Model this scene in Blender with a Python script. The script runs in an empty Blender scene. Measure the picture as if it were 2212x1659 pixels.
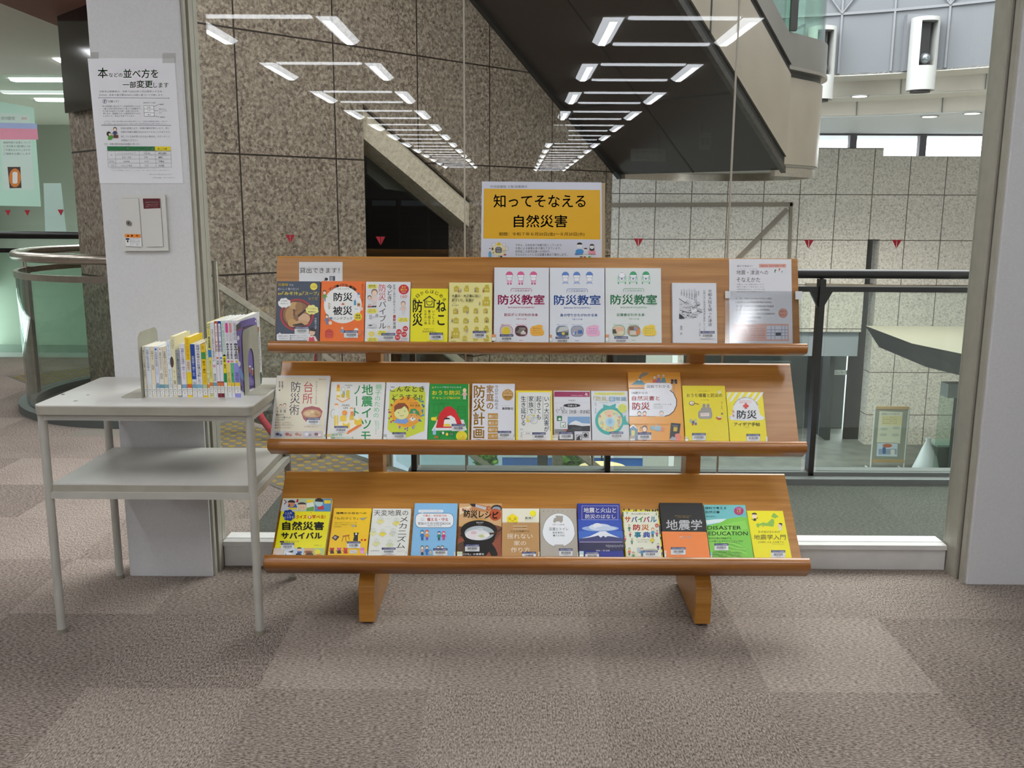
import bpy, math, random
from mathutils import Vector, Matrix
random.seed(7)
SC = bpy.context.scene
COL = SC.collection
# ------------------------------------------------------------ camera
H, F, TH, YAW, ROLL = 1.384, 2000.0, math.radians(10.76), 0.0034, 0.0045
CAMR = Matrix.Rotation(YAW, 3, 'Z') @ Matrix.Rotation(math.pi/2 - TH, 3, 'X') @ Matrix.Rotation(ROLL, 3, 'Z')
cd = bpy.data.cameras.new('camera'); cd.sensor_width = 36; cd.lens = F/2212*36; cd.clip_start = .05; cd.clip_end = 300
cam = bpy.data.objects.new('camera', cd); COL.objects.link(cam)
cam.matrix_world = Matrix.Translation((0, 0, H)) @ CAMR.to_4x4()
SC.camera = cam
# ------------------------------------------------------------ daylight, added atrium light and exposure
w = bpy.data.worlds.new('sky'); SC.world = w; w.use_nodes = True
w.node_tree.nodes['Background'].inputs[0].default_value = (.93, .965, 1, 1)
w.node_tree.nodes['Background'].inputs[1].default_value = 5.5
sk = bpy.data.lights.new('atrium_daylight_fill', 'AREA'); sk.shape = 'RECTANGLE'; sk.size = 11; sk.size_y = 9; sk.energy = 1500; sk.color = (1, .965, .91)
sko = bpy.data.objects.new('atrium_daylight_fill', sk); COL.objects.link(sko); sko.location = (3.6, 10.2, 8.95)  # unseen area light added overhead to brighten the atrium
SC.view_settings.view_transform = 'Standard'; SC.view_settings.look = 'None'
SC.view_settings.exposure = 0.14; SC.view_settings.gamma = 1; SC.view_settings.use_curve_mapping = False
cy = SC.cycles
cy.max_bounces = 10; cy.diffuse_bounces = 4; cy.glossy_bounces = 4; cy.transmission_bounces = 6; cy.transparent_max_bounces = 24
cy.caustics_reflective = False; cy.caustics_refractive = False; cy.use_denoising = True; cy.sample_clamp_indirect = 6
LAMP_SIDE, LAMP_TUBE = 8.0, 36.0
# ------------------------------------------------------------ measuring helpers: a point of the photograph seen on a plane of the place
def ray(x, y): return CAMR @ Vector(((x-1106)/F, -(y-829.5)/F, -1))
EYE = Vector((0, 0, H))
def onY(x, y, Y): d = ray(x, y); return EYE + d*(Y/d.y)
def onZ(x, y, Z): d = ray(x, y); return EYE + d*((Z-H)/d.z)
def onP(x, y, o, n): d = ray(x, y); return EYE + d*((Vector(o)-EYE).dot(n)/d.dot(n))
# ------------------------------------------------------------ materials
def lin(h):
    h = h.lstrip('#'); h = h if len(h) == 6 else ''.join(q*2 for q in h); c = [int(h[i:i+2], 16)/255 for i in (0, 2, 4)]
    return tuple(v/12.92 if v <= .04045 else ((v+.055)/1.055)**2.4 for v in c) + (1,)
_m = {}
def mat(col, rough=.5, metal=0, emit=0, spec=.5, name=None):
    k = (col, rough, metal, emit, spec)
    if k in _m: return _m[k]
    m = bpy.data.materials.new(name or 'paint_'+col.strip('#')); m.use_nodes = True
    b = m.node_tree.nodes['Principled BSDF']
    b.inputs['Base Color'].default_value = lin(col); b.inputs['Roughness'].default_value = rough
    b.inputs['Metallic'].default_value = metal; b.inputs['Specular IOR Level'].default_value = spec
    if emit: b.inputs['Emission Color'].default_value = lin(col); b.inputs['Emission Strength'].default_value = emit
    _m[k] = m; return m
def nodes(name):
    m = bpy.data.materials.new(name); m.use_nodes = True; nt = m.node_tree
    b = nt.nodes['Principled BSDF']
    def N(t, **kw):
        n = nt.nodes.new('ShaderNode'+t)
        for k, v in kw.items():
            if k[0] == '_': setattr(n, k[1:], v)
            else: n.inputs[k.replace('__', ' ')].default_value = v
        return n
    def L(a, ao, b_, bi): nt.links.new(a.outputs[ao], b_.inputs[bi])
    return m, nt, b, N, L
def ramp(N, stops):
    r = N('ValToRGB'); e = r.color_ramp.elements
    while len(e) < len(stops): e.new(.5)
    for i, (p, c) in enumerate(stops): e[i].position = p; e[i].color = lin(c)
    return r
def wood(name, a, b_, rough=.32):
    m, nt, b, N, L = nodes(name)
    tc = N('TexCoord'); mp = N('Mapping'); mp.inputs['Scale'].default_value = (1.2, 26, 26)
    L(tc, 'Object', mp, 'Vector')
    n = N('TexNoise', Scale=2.0, Detail=6.0, Roughness=.6); L(mp, 'Vector', n, 'Vector')
    n2 = N('TexNoise', Scale=1.3, Detail=2.0); L(tc, 'Object', n2, 'Vector')
    mx = N('Math', _operation='MULTIPLY_ADD'); L(n2, 'Fac', mx, 0); mx.inputs[1].default_value = .35; L(n, 'Fac', mx, 2)
    r = ramp(N, [(.45, a), (.95, b_)]); L(mx, 'Value', r, 'Fac'); L(r, 'Color', b, 'Base Color')
    b.inputs['Roughness'].default_value = rough; b.inputs['Coat Weight'].default_value = .15; b.inputs['Coat Roughness'].default_value = .2
    return m
WOOD = wood('beech_veneer', '#9c641f', '#c08a42')
WOOD_E = wood('beech_edge', '#8f561f', '#b47a3c', .28)
WOOD_D = wood('dark_brown_post', '#5a2a12', '#7a3e1c', .4)
WOOD_S = wood('shelf_brown', '#5e3a20', '#7e5230', .5)
def granite(name, stops, scale, bw=.88, bh=.9, off=(0, 0), joint='#2a2018', mort=.007, rough=.55, bump=.4):
    m, nt, b, N, L = nodes(name)
    tc = N('TexCoord')
    n = N('TexNoise', Scale=scale, Detail=4.0, Roughness=.72, Distortion=.6); L(tc, 'Object', n, 'Vector')
    v = N('TexVoronoi', Scale=scale*1.1); L(tc, 'Object', v, 'Vector')
    ma = N('Math', _operation='MULTIPLY_ADD'); L(v, 'Color', ma, 0); ma.inputs[1].default_value = .22; L(n, 'Fac', ma, 2)
    r = ramp(N, stops); L(ma, 'Value', r, 'Fac')
    sp = N('SeparateXYZ'); L(tc, 'Object', sp, 'Vector')
    cb = N('CombineXYZ'); L(sp, 'X', cb, 'X'); L(sp, 'Z', cb, 'Y')
    mp = N('Mapping'); mp.inputs['Location'].default_value = (off[0], off[1], 0); L(cb, 'Vector', mp, 'Vector')
    br = N('TexBrick', Scale=1.0); br.offset = 0; br.squash = 1
    br.inputs['Brick Width'].default_value = bw; br.inputs['Row Height'].default_value = bh
    br.inputs['Mortar Size'].default_value = mort; br.inputs['Mortar Smooth'].default_value = .05
    L(mp, 'Vector', br, 'Vector')
    mix = N('Mix', _data_type='RGBA'); L(br, 'Fac', mix, 0); L(r, 'Color', mix, 6); mix.inputs[7].default_value = lin(joint)
    L(mix, 2, b, 'Base Color'); b.inputs['Roughness'].default_value = rough; b.inputs['Specular IOR Level'].default_value = .3
    bp = N('Bump', Strength=bump, Distance=.004); L(ma, 'Value', bp, 'Height'); L(bp, 'Normal', b, 'Normal')
    return m
def carpet(name, c1, c2, tile=.5, off=(.25, .49), var=.16, hue=None, sc=210):
    m, nt, b, N, L = nodes(name)
    tc = N('TexCoord'); mp = N('Mapping'); mp.inputs['Scale'].default_value = (1, 1, 0); L(tc, 'Object', mp, 'Vector')
    mp2 = N('Mapping'); mp2.inputs['Location'].default_value = (-off[0], -off[1], .25); L(mp, 'Vector', mp2, 'Vector')
    sn = N('VectorMath', _operation='SNAP'); sn.inputs[1].default_value = (tile, tile, tile); L(mp2, 'Vector', sn, 0)
    wn = N('TexWhiteNoise', _noise_dimensions='3D'); L(sn, 'Vector', wn, 'Vector')
    sx = N('Mapping'); sx.inputs['Scale'].default_value = (.38, 1, 1); L(mp, 'Vector', sx, 'Vector')
    sy = N('Mapping'); sy.inputs['Scale'].default_value = (1, .38, 1); L(mp, 'Vector', sy, 'Vector')
    sw_ = N('Math', _operation='GREATER_THAN'); sp_ = N('SeparateColor'); L(wn, 'Color', sp_, 'Color'); L(sp_, 'Green', sw_, 0); sw_.inputs[1].default_value = .5
    vm = N('Mix', _data_type='VECTOR'); L(sw_, 'Value', vm, 0); L(sx, 'Vector', vm, 4); L(sy, 'Vector', vm, 5)
    n = N('TexNoise', Scale=sc, Detail=2.5, Roughness=.7); L(vm, 1, n, 'Vector')
    n3 = N('TexNoise', Scale=2.2, Detail=3.0); L(mp, 'Vector', n3, 'Vector')
    m1 = N('Math', _operation='MULTIPLY_ADD'); L(n, 'Fac', m1, 0); m1.inputs[1].default_value = 1.9; m1.inputs[2].default_value = -.82
    m2 = N('Math', _operation='MULTIPLY_ADD'); L(wn, 'Value', m2, 0); m2.inputs[1].default_value = var*2; L(m1, 'Value', m2, 2)
    m3 = N('Math', _operation='MULTIPLY_ADD'); L(n3, 'Fac', m3, 0); m3.inputs[1].default_value = .25; L(m2, 'Value', m3, 2)
    r = ramp(N, [(.0, c1), (.85, c2)]); L(m3, 'Value', r, 'Fac')
    if hue:
        gt = N('Math', _operation='GREATER_THAN'); L(wn, 'Color', gt, 0); gt.inputs[1].default_value = .86
        ml = N('Math', _operation='MULTIPLY'); L(gt, 'Value', ml, 0); ml.inputs[1].default_value = .6
        mix = N('Mix', _data_type='RGBA'); L(ml, 'Value', mix, 0); L(r, 'Color', mix, 6); mix.inputs[7].default_value = lin(hue)
        L(mix, 2, b, 'Base Color')
    else: L(r, 'Color', b, 'Base Color')
    b.inputs['Roughness'].default_value = .95; b.inputs['Specular IOR Level'].default_value = .1
    return m
def glass(name, tint='#f3f8f6', f0=.04, rough=0.0):
    m = bpy.data.materials.new(name); m.use_nodes = True; nt = m.node_tree; nt.nodes.clear()
    o = nt.nodes.new('ShaderNodeOutputMaterial'); mx = nt.nodes.new('ShaderNodeMixShader')
    t = nt.nodes.new('ShaderNodeBsdfTransparent'); t.inputs[0].default_value = lin(tint)
    g = nt.nodes.new('ShaderNodeBsdfGlossy'); g.inputs['Roughness'].default_value = rough
    lw = nt.nodes.new('ShaderNodeLayerWeight'); lw.inputs['Blend'].default_value = .5
    pw = nt.nodes.new('ShaderNodeMath'); pw.operation = 'POWER'; pw.inputs[1].default_value = 5
    ma = nt.nodes.new('ShaderNodeMath'); ma.operation = 'MULTIPLY_ADD'; ma.inputs[1].default_value = 1-f0; ma.inputs[2].default_value = f0
    k = nt.links.new
    k(lw.outputs['Facing'], pw.inputs[0]); k(pw.outputs[0], ma.inputs[0]); k(ma.outputs[0], mx.inputs[0])
    k(t.outputs[0], mx.inputs[1]); k(g.outputs[0], mx.inputs[2]); k(mx.outputs[0], o.inputs[0])
    return m
def speck(name, a, b_, sc=300, rough=.45, metal=0, bump=0):
    m, nt, b, N, L = nodes(name)
    tc = N('TexCoord'); n = N('TexNoise', Scale=sc, Detail=3.0); L(tc, 'Object', n, 'Vector')
    r = ramp(N, [(.3, a), (.7, b_)]); L(n, 'Fac', r, 'Fac'); L(r, 'Color', b, 'Base Color')
    b.inputs['Roughness'].default_value = rough; b.inputs['Metallic'].default_value = metal
    if bump: bp = N('Bump', Strength=bump, Distance=.002); L(n, 'Fac', bp, 'Height'); L(bp, 'Normal', b, 'Normal')
    return m
GLASS = glass('clear_pane', '#fafcfb', .04)
GLASS_G = glass('green_tinted_glass', '#e9f3ee', .04)
GLASS_B = glass('balustrade_glass', '#f3f8f5', .045)
WALLW = speck('white_wallpaper', '#cfcfd0', '#d5d5d6', 120, .75, bump=.03)
GRAYP = speck('grey_painted_steel', '#aeaca3', '#b7b5ac', 12, .4)
FRAME = speck('beige_frame_paint', '#a9a598', '#b1ada0', 20, .42)
FRAMED = mat('#6e6b64', .5)
STEEL = speck('brushed_stainless', '#b5aea4', '#c6beb2', 25, .28, 1)
STEELD = speck('dark_stainless', '#5c5955', '#6c6864', 25, .3, 1)
BLACK = mat('#141414', .5); DARK = mat('#25282a', .6)
WHITE = mat('#eceef0', .55); PAGE = mat('#efe9da', .8)
# ------------------------------------------------------------ mesh building
class MB:
    def __init__(s): s.v = []; s.f = []; s.m = []; s.sm = []; s.mats = []
    def mi(s, m):
        if m not in s.mats: s.mats.append(m)
        return s.mats.index(m)
    def add(s, vs, fs, m, smooth=False):
        o = len(s.v); s.v += [tuple(v) for v in vs]; k = s.mi(m)
        for f in fs: s.f.append(tuple(o+i for i in f)); s.m.append(k); s.sm.append(smooth)
        return s
    def box(s, x0, x1, y0, y1, z0, z1, m):
        vs = [(x, y, z) for x in (x0, x1) for y in (y0, y1) for z in (z0, z1)]
        return s.add(vs, [(0, 1, 3, 2), (4, 6, 7, 5), (0, 4, 5, 1), (2, 3, 7, 6), (0, 2, 6, 4), (1, 5, 7, 3)], m)
    def rbox(s, x0, x1, y0, y1, z0, z1, r, m, axis='z', n=4):
        rng = {'z': (x0, x1, y0, y1, z0, z1), 'y': (x0, x1, z0, z1, y0, y1), 'x': (y0, y1, z0, z1, x0, x1)}[axis]
        pl = rrect(rng[0], rng[1], rng[2], rng[3], r, n)
        put = {'z': lambda a, b, c: (a, b, c), 'y': lambda a, b, c: (a, c, b), 'x': lambda a, b, c: (c, a, b)}[axis]
        return s.prism([put(a, b, rng[4]) for a, b in pl], [put(a, b, rng[5]) for a, b in pl], m)
    def prism(s, A, B, m, smooth=False, caps=True):
        n = len(A); fs = [(i, (i+1) % n, n+(i+1) % n, n+i) for i in range(n)]
        s.add(list(A)+list(B), fs, m, smooth)
        if caps: s.add(A, [tuple(range(n))[::-1]], m); s.add(B, [tuple(range(n))], m)
        return s
    def poly(s, A, m): return s.add(A, [tuple(range(len(A)))], m)
    def ext(s, A, d, m): d = Vector(d); return s.prism([Vector(a) for a in A], [Vector(a)+d for a in A], m)
    def tube(s, path, r, m, n=12, closed=False, caps=True):
        P = [Vector(p) for p in path]; k = len(P); rings = []
        up0 = None
        for i in range(k):
            if closed: t = P[(i+1) % k]-P[i-1]
            else: t = P[min(i+1, k-1)]-P[max(i-1, 0)]
            t.normalize()
            if up0 is None: up0 = Vector((0, 0, 1)) if abs(t.z) < .9 else Vector((1, 0, 0))
            a = t.cross(up0); a.normalize(); b = t.cross(a); b.normalize(); up0 = -b if (-b).dot(up0) > 0 else b
            rr = r[i] if isinstance(r, (list, tuple)) else r
            rings.append([P[i]+a*(rr*math.cos(q*2*math.pi/n))+up0*(rr*math.sin(q*2*math.pi/n)) for q in range(n)])
        vs = [v for R in rings for v in R]; fs = []
        for i in range(k if closed else k-1):
            j = (i+1) % k
            for q in range(n): fs.append((i*n+q, i*n+(q+1) % n, j*n+(q+1) % n, j*n+q))
        s.add(vs, fs, m, True)
        if caps and not closed: s.add(rings[0], [tuple(range(n))[::-1]], m); s.add(rings[-1], [tuple(range(n))], m)
        return s
    def curved(s, P, Q, z0, z1, m, z2=None, z3=None):
        # one solid band along two plan curves
        n = len(P); z2 = z0 if z2 is None else z2; z3 = z1 if z3 is None else z3
        V = [(p[0], p[1], p[2]+z0) for p in P]+[(p[0], p[1], p[2]+z1) for p in P]+[(q[0], q[1], q[2]+z2) for q in Q]+[(q[0], q[1], q[2]+z3) for q in Q]
        fs = []
        for i in range(n-1): fs += [(i, i+1, n+i+1, n+i), (2*n+i, 3*n+i, 3*n+i+1, 2*n+i+1)]
        s.add(V, fs, m, True); fs = []
        for i in range(n-1): fs += [(n+i, n+i+1, 3*n+i+1, 3*n+i), (i, 2*n+i, 2*n+i+1, i+1)]
        fs += [(0, n, 3*n, 2*n), (n-1, 3*n-1, 4*n-1, 2*n-1)]
        return s.add(V, fs, m)
    def cyl(s, c, r, z0, z1, m, n=24, r2=None, caps=True):
        r2 = r if r2 is None else r2
        A = [(c[0]+r*math.cos(2*math.pi*i/n), c[1]+r*math.sin(2*math.pi*i/n), z0) for i in range(n)]
        B = [(c[0]+r2*math.cos(2*math.pi*i/n), c[1]+r2*math.sin(2*math.pi*i/n), z1) for i in range(n)]
        return s.prism(A, B, m, True, caps)
    def ball(s, c, r, m, n=10, sq=1):
        vs = []; fs = []
        for i in range(n+1):
            a = math.pi*i/n
            for j in range(2*n): b = math.pi*j/n; vs.append((c[0]+r*math.sin(a)*math.cos(b), c[1]+r*math.sin(a)*math.sin(b), c[2]+r*sq*math.cos(a)))
        for i in range(n):
            for j in range(2*n): fs.append((i*2*n+j, i*2*n+(j+1) % (2*n), (i+1)*2*n+(j+1) % (2*n), (i+1)*2*n+j))
        return s.add(vs, fs, m, True)
    def build(s, name, parent=None, loc=None, bevel=0, kind=None):
        me = bpy.data.meshes.new(name); me.from_pydata(s.v, [], s.f)
        for m in s.mats: me.materials.append(m)
        me.polygons.foreach_set('material_index', s.m); me.polygons.foreach_set('use_smooth', s.sm); me.update()
        o = bpy.data.objects.new(name, me); COL.objects.link(o)
        if parent: o.parent = parent
        if loc is not None: o.location = loc
        if bevel:
            b = o.modifiers.new('bevel', 'BEVEL'); b.width = bevel; b.segments = 2; b.limit_method = 'ANGLE'; b.angle_limit = .6
        if kind: o['kind'] = kind
        return o
def rrect(x0, x1, y0, y1, r, n=4):
    out = []
    for cx, cy, a0 in ((x1-r, y1-r, 0), (x0+r, y1-r, 90), (x0+r, y0+r, 180), (x1-r, y0+r, 270)):
        for i in range(n+1):
            a = math.radians(a0+90*i/n); out.append((cx+r*math.cos(a), cy+r*math.sin(a)))
    return out
def tag(o, label, cat, group=None, kind=None):
    o['label'] = label; o['category'] = cat
    if group: o['group'] = group
    if kind: o['kind'] = kind
    return o
def thing(name, label, cat, loc=(0, 0, 0), group=None, M=None):
    o = bpy.data.objects.new(name, None); o.empty_display_size = .05; COL.objects.link(o)
    if M is not None: o.matrix_world = M
    else: o.location = loc
    return tag(o, label, cat, group)
def copy_tree(o, parent=None):
    c = o.copy(); COL.objects.link(c)
    if parent: c.parent = parent
    for ch in list(o.children): copy_tree(ch, c)
    return c
# ------------------------------------------------------------ lettering
_tx = {}
def glyphs(s, b=0.0):
    b = max(b, 0); k = (s, b)
    if k not in _tx:
        c = bpy.data.curves.new('t', 'FONT'); c.body = s; c.resolution_u = 2; c.size = 1
        o = bpy.data.objects.new('t', c); me = o.to_mesh()
        v0 = [(v.co.x, v.co.y) for v in me.vertices]; f0 = [tuple(p.vertices) for p in me.polygons]; vs, fs = [], []
        for dx, dy in (((-b, 0), (b, 0), (0, b), (0, -b)) if b else ((0, 0),)):  # heavier strokes: the letter printed again a hair aside
            o_ = len(vs); vs += [(x+dx, y+dy) for x, y in v0]; fs += [tuple(i+o_ for i in f) for f in f0]
        _tx[k] = (vs, fs)
        o.to_mesh_clear(); bpy.data.objects.remove(o); bpy.data.curves.remove(c)
    return _tx[k]
# A printed face: shapes are given in pixels of a close-up of the photograph (region x, y, scale) and land on the real face.
class Art:
    LIFT = 3.2e-5
    def __init__(s, crop, M, lift0=2e-4, rough=.38):
        s.c = crop; s.M = M; s.Mi = M.inverted(); s.o = M.translation.copy(); s.n = M.to_3x3().col[2].copy()
        s.mb = MB(); s.z = lift0; s.rough = rough; s.hole = None
    def uv(s, x, y):
        q = s.Mi @ onP(s.c[0]+x*s.c[2], s.c[1]+y*s.c[2], s.o, s.n); return q.x, q.y
    def mt(s, c): return mat(c, s.rough)
    def p(s, pts, c):
        s.z += s.LIFT; s.mb.poly([(*s.uv(*q), s.z) for q in pts], s.mt(c)); return s
    def r(s, x0, y0, x1, y1, c): return s.p([(x0, y1), (x1, y1), (x1, y0), (x0, y0)], c)
    def rr(s, x0, y0, x1, y1, rad, c): return s.p(rrect(x0, x1, y0, y1, rad), c)
    def o_(s, cx, cy, rx, ry, c, n=22, a0=0, a1=360):
        return s.p([(cx+rx*math.cos(math.radians(a0+(a1-a0)*i/n)), cy+ry*math.sin(math.radians(a0+(a1-a0)*i/n))) for i in range(n+(a1-a0 < 360))], c)
    def l(s, pts, wd, c):
        s.z += s.LIFT
        for (x0, y0), (x1, y1) in zip(pts, pts[1:]):
            d = math.hypot(x1-x0, y1-y0) or 1; nx, ny = -(y1-y0)/d*wd/2, (x1-x0)/d*wd/2; ex, ey = (x1-x0)/d*wd*.3, (y1-y0)/d*wd*.3
            s.mb.poly([(*s.uv(a, b), s.z) for a, b in ((x0-ex+nx, y0-ey+ny), (x0-ex-nx, y0-ey-ny), (x1+ex-nx, y1+ey-ny), (x1+ex+nx, y1+ey+ny))], s.mt(c))
        return s
    def ring(s, cx, cy, rx, ry, wd, c, a0=0, a1=360, n=26):
        return s.l([(cx+rx*math.cos(math.radians(a0+(a1-a0)*i/n)), cy+ry*math.sin(math.radians(a0+(a1-a0)*i/n))) for i in range(n+1)], wd, c)
    def box(s, x0, y0, x1, y1, wd, c): return s.l([(x0, y0), (x1, y0), (x1, y1), (x0, y1), (x0, y0)], wd, c)
    def t(s, txt, x0, y0, x1, y1, c, b=0.0, rot=0):
        vs, fs = glyphs(txt, b)
        if not vs: return s
        ax, bx = min(v[0] for v in vs), max(v[0] for v in vs); ay, by = min(v[1] for v in vs), max(v[1] for v in vs)
        s.z += s.LIFT; out = []; cx, cy = (x0+x1)/2, (y0+y1)/2; cr, sr = math.cos(math.radians(rot)), math.sin(math.radians(rot))
        for a, d in vs:
            px = x0+(a-ax)/((bx-ax) or 1)*(x1-x0)-cx; py = y1-(d-ay)/((by-ay) or 1)*(y1-y0)-cy
            out.append((*s.uv(cx+px*cr-py*sr, cy+px*sr+py*cr), s.z))
        s.mb.add(out, fs, s.mt(c)); return s
    def v(s, txt, x0, y0, x1, y1, c, b=0.0, dx=0):
        n = len(txt); h = (y1-y0)/n; wd = x1-x0; s.z += s.LIFT
        for i, ch in enumerate(txt):
            if ch == ' ': continue
            vs, fs = glyphs(ch, b); cx = (x0+x1)/2+dx*(i/(max(n-1, 1))); cyy = y0+h*(i+.5); out = []
            turn = ch in 'ー（）()「」～〜【】-'; lat = ch.isascii()
            gx = (max(q[0] for q in vs)+min(q[0] for q in vs))/2 if (lat or ch == 'ー') else .5
            for a, d in vs:
                px, py = a-gx, -(d-.38)
                if turn: px, py = -py, px
                out.append((*s.uv(cx+px*wd, cyy+py*h), s.z))
            s.mb.add(out, fs, s.mt(c))
        return s
    def arc(s, txt, cx, cy, rx, ry, a0, a1, size, c, b=0.0):
        n = len(txt)
        for i, ch in enumerate(txt):
            a = math.radians(a0+(a1-a0)*(i/(n-1) if n > 1 else .5)); x, y = cx+rx*math.cos(a), cy+ry*math.sin(a)
            s.t(ch, x-size/2, y-size/2, x+size/2, y+size/2, c, b, rot=math.degrees(a)+90)
        return s
    def who(s, x, y, h, hair, top, legs, skin='#f3d6bd', hat=None):
        # a small printed figure: legs, body, arms, head, hair
        w_ = h*.2
        s.r(x-w_*.55, y-h*.32, x-w_*.08, y, legs).r(x+w_*.08, y-h*.32, x+w_*.55, y, legs)
        s.p([(x-w_*.7, y-h*.3), (x+w_*.7, y-h*.3), (x+w_*.5, y-h*.64), (x-w_*.5, y-h*.64)], top)
        s.l([(x-w_*.5, y-h*.6), (x-w_*1.1, y-h*.38)], w_*.34, top).l([(x+w_*.5, y-h*.6), (x+w_*1.1, y-h*.4)], w_*.34, top)
        s.o_(x, y-h*.81, h*.17, h*.19, hair, 14).o_(x, y-h*.77, h*.135, h*.145, skin, 14)
        if hat: s.o_(x, y-h*.83, h*.19, h*.18, hat, 12, 180, 360)
        return s
    def build(s, name, parent): return s.mb.build(name, parent)

class LArt(Art):
    # the same, authored on a face of its own: x and y run 0..1000 across and down the face
    def __init__(s, M, w, h, lift0=2e-4, rough=.4):
        Art.__init__(s, None, M, lift0, rough); s.w = w; s.h = h
    def uv(s, x, y): return ((x/1000-.5)*s.w, (1-y/1000)*s.h)
# ------------------------------------------------------------ the setting: library room
CARPET = carpet('carpet_tiles', '#4b423d', '#bdafa4', var=.085, hue='#74746a', sc=215)
CARPET_G = carpet('grey_carpet', '#41433d', '#6a6c64', tile=.5, var=.05, sc=160)
XC0, XC1, GY, XR = -1.462, -1.147, 3.46, 1.70      # left pillar edges, glass plane, right pillar edge
mb = MB(); mb.ext([(-9, -27, 0), (9, -27, 0), (9, 3.47, 0), (XC1, 3.47, 0), (XC1, 5.35, 0), (-2.58, 6.75, 0), (-3.0, 7.2, 0), (-3.2, 8.5, 0), (-9, 8.5, 0)], (0, 0, -.12), CARPET)
mb.build('floor', kind='structure')
mb = MB(); mb.ext([(XC1, 3.47, 0), (6.5, 3.47, 0), (6.5, 4.72, 0), (-.52, 4.72, 0), (XC1, 5.35, 0)], (0, 0, -.3), CARPET_G)
mb.build('floor_balcony', kind='structure')
CEIL = mat('#dcdad4', .9); BACKW = mat('#cfccc4', .9)
mb = MB(); mb.box(-9, 9, -27, 3.56, 2.70, 2.9, CEIL); mb.build('ceiling', kind='structure')
mb = MB(); mb.box(-9, 9, -27.2, -27, 0, 2.7, mat('#8f8a80', .9)); mb.build('wall_back', kind='structure')
mb = MB(); mb.box(8.9, 9.1, -27, 3.6, 0, 2.7, BACKW); mb.build('wall_right', kind='structure')
mb = MB(); mb.box(-9.2, -9, -27, 16, 0, 2.9, BACKW); mb.build('wall_left', kind='structure')
# pillars
mb = MB(); mb.box(XC0, XC1, 3.32, 3.466, 0, 2.7, WALLW); mb.build('wall_pillar_left', kind='structure', bevel=.003)
mb = MB(); mb.box(XR, 9, 3.286, 3.466, 0, 2.7, WALLW); mb.build('wall_pillar_right', kind='structure', bevel=.003)
mb = MB(); mb.box(XC1, 9.2, 3.44, 3.62, 2.62, 9, WALLW); mb.build('wall_above_glass', kind='structure')
# jambs with grooves either side of the glass front
mb = MB()
mb.box(XC1, XC1+.008, 3.335, 3.358, 0, 2.65, FRAME); mb.box(XC1, XC1+.002, 3.358, 3.376, 0, 2.65, FRAMED)
mb.box(XC1, XC1+.012, 3.376, 3.42, 0, 2.65, FRAME); mb.box(XC1, XC1+.003, 3.42, 3.43, 0, 2.65, FRAMED); mb.box(XC1, XC1+.010, 3.43, 3.47, 0, 2.65, FRAME)
mb.build('trim_1', kind='structure')
mb = MB()
mb.box(XR-.010, XR, 3.298, 3.328, 0, 2.65, FRAME); mb.box(XR-.002, XR, 3.328, 3.352, 0, 2.65, FRAMED)
mb.box(XR-.018, XR, 3.352, 3.42, 0, 2.65, FRAME); mb.box(XR-.003, XR, 3.42, 3.432, 0, 2.65, FRAMED); mb.box(XR-.012, XR, 3.432, 3.47, 0, 2.65, FRAME)
mb.build('trim_2', kind='structure')
SILL = speck('white_sill', '#cfcdca', '#d8d6d3', 15, .5)
mb = MB(); mb.box(XC1+.012, XR-.018, 3.43, 3.52, 0, .082, SILL); mb.box(XC1+.012, XR-.018, 3.42, 3.53, .084, .104, SILL); mb.build('baseboard_front', kind='structure', bevel=.002)
# glass front: three panes with sealant joints
J1, J2 = onY(1003, 280, GY).x, onY(1584, 280, GY).x
for i, (a, b_) in enumerate(((XC1+.010, J1-.002), (J1+.002, J2-.002), (J2+.002, XR-.012))):
    mb = MB(); mb.box(a, b_, GY-.005, GY+.005, .104, 2.64, GLASS); mb.build('window_%d' % (i+1), kind='structure')
JO = mat('#b9b2a4', .35)
for i, j in enumerate((J1, J2)):
    mb = MB(); mb.box(j-.0026, j+.0026, GY-.006, GY+.006, .104, 2.64, JO); mb.build('trim_%d' % (i+3), kind='structure')
# red split-triangle stickers on the glass
RED = mat('#a81c30', .5)
for i, (px, py) in enumerate(((627, 516), (822, 520), (1379, 524), (1747, 527), (1937, 527))):
    q = onY(px, py, GY-.0065); mb = MB(); s = .0175
    for sg in (-1, 1): mb.ext([(sg*.001, 0, .015), (sg*s, 0, .015), (sg*.001, 0, -.016)], (0, .0006, 0), RED)
    o = mb.build('glass_sticker', loc=q)
    tag(o, ('red split triangle sticker on the glass, left end of the row', 'red split triangle sticker on glass in front of the dark opening', 'red split triangle sticker on glass right of the yellow poster',
            'red split triangle sticker on glass just right of the bookstand', 'red split triangle sticker on glass beside the dark wall slot')[i], 'sticker', 'red triangle glass stickers')
# ------------------------------------------------------------ fluorescent lamps of the room (they also show mirrored in the glass)
SIDEM = mat('#f4f8ff', .5, emit=LAMP_SIDE); TUBEM = mat('#fbfdff', .5, emit=LAMP_TUBE)
def lamp_proto(L, name, label, a=.075, b_=.03, h=.028, tm=None):
    t = thing(name, label, 'ceiling light', group='fluorescent ceiling lights')
    mb = MB()
    A = [(-L/2, -a, 0), (-L/2, a, 0), (-L/2, b_, -h), (-L/2, -b_, -h)]; B = [(-x, y, z) for x, y, z in A]
    mb.prism(A, B, SIDEM); mb.build('diffuser', t)
    mb = MB(); mb.box(-L/2+.02, L/2-.02, -b_+.004, b_-.004, -h-.003, -h+.001, tm or TUBEM); mb.build('tube', t)
    return t
LAB_L = 'fluorescent ceiling light running towards the glass front, mirrored in the panes'
LAB_T = 'fluorescent ceiling light running parallel to the glass front, mirrored in the panes'
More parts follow.
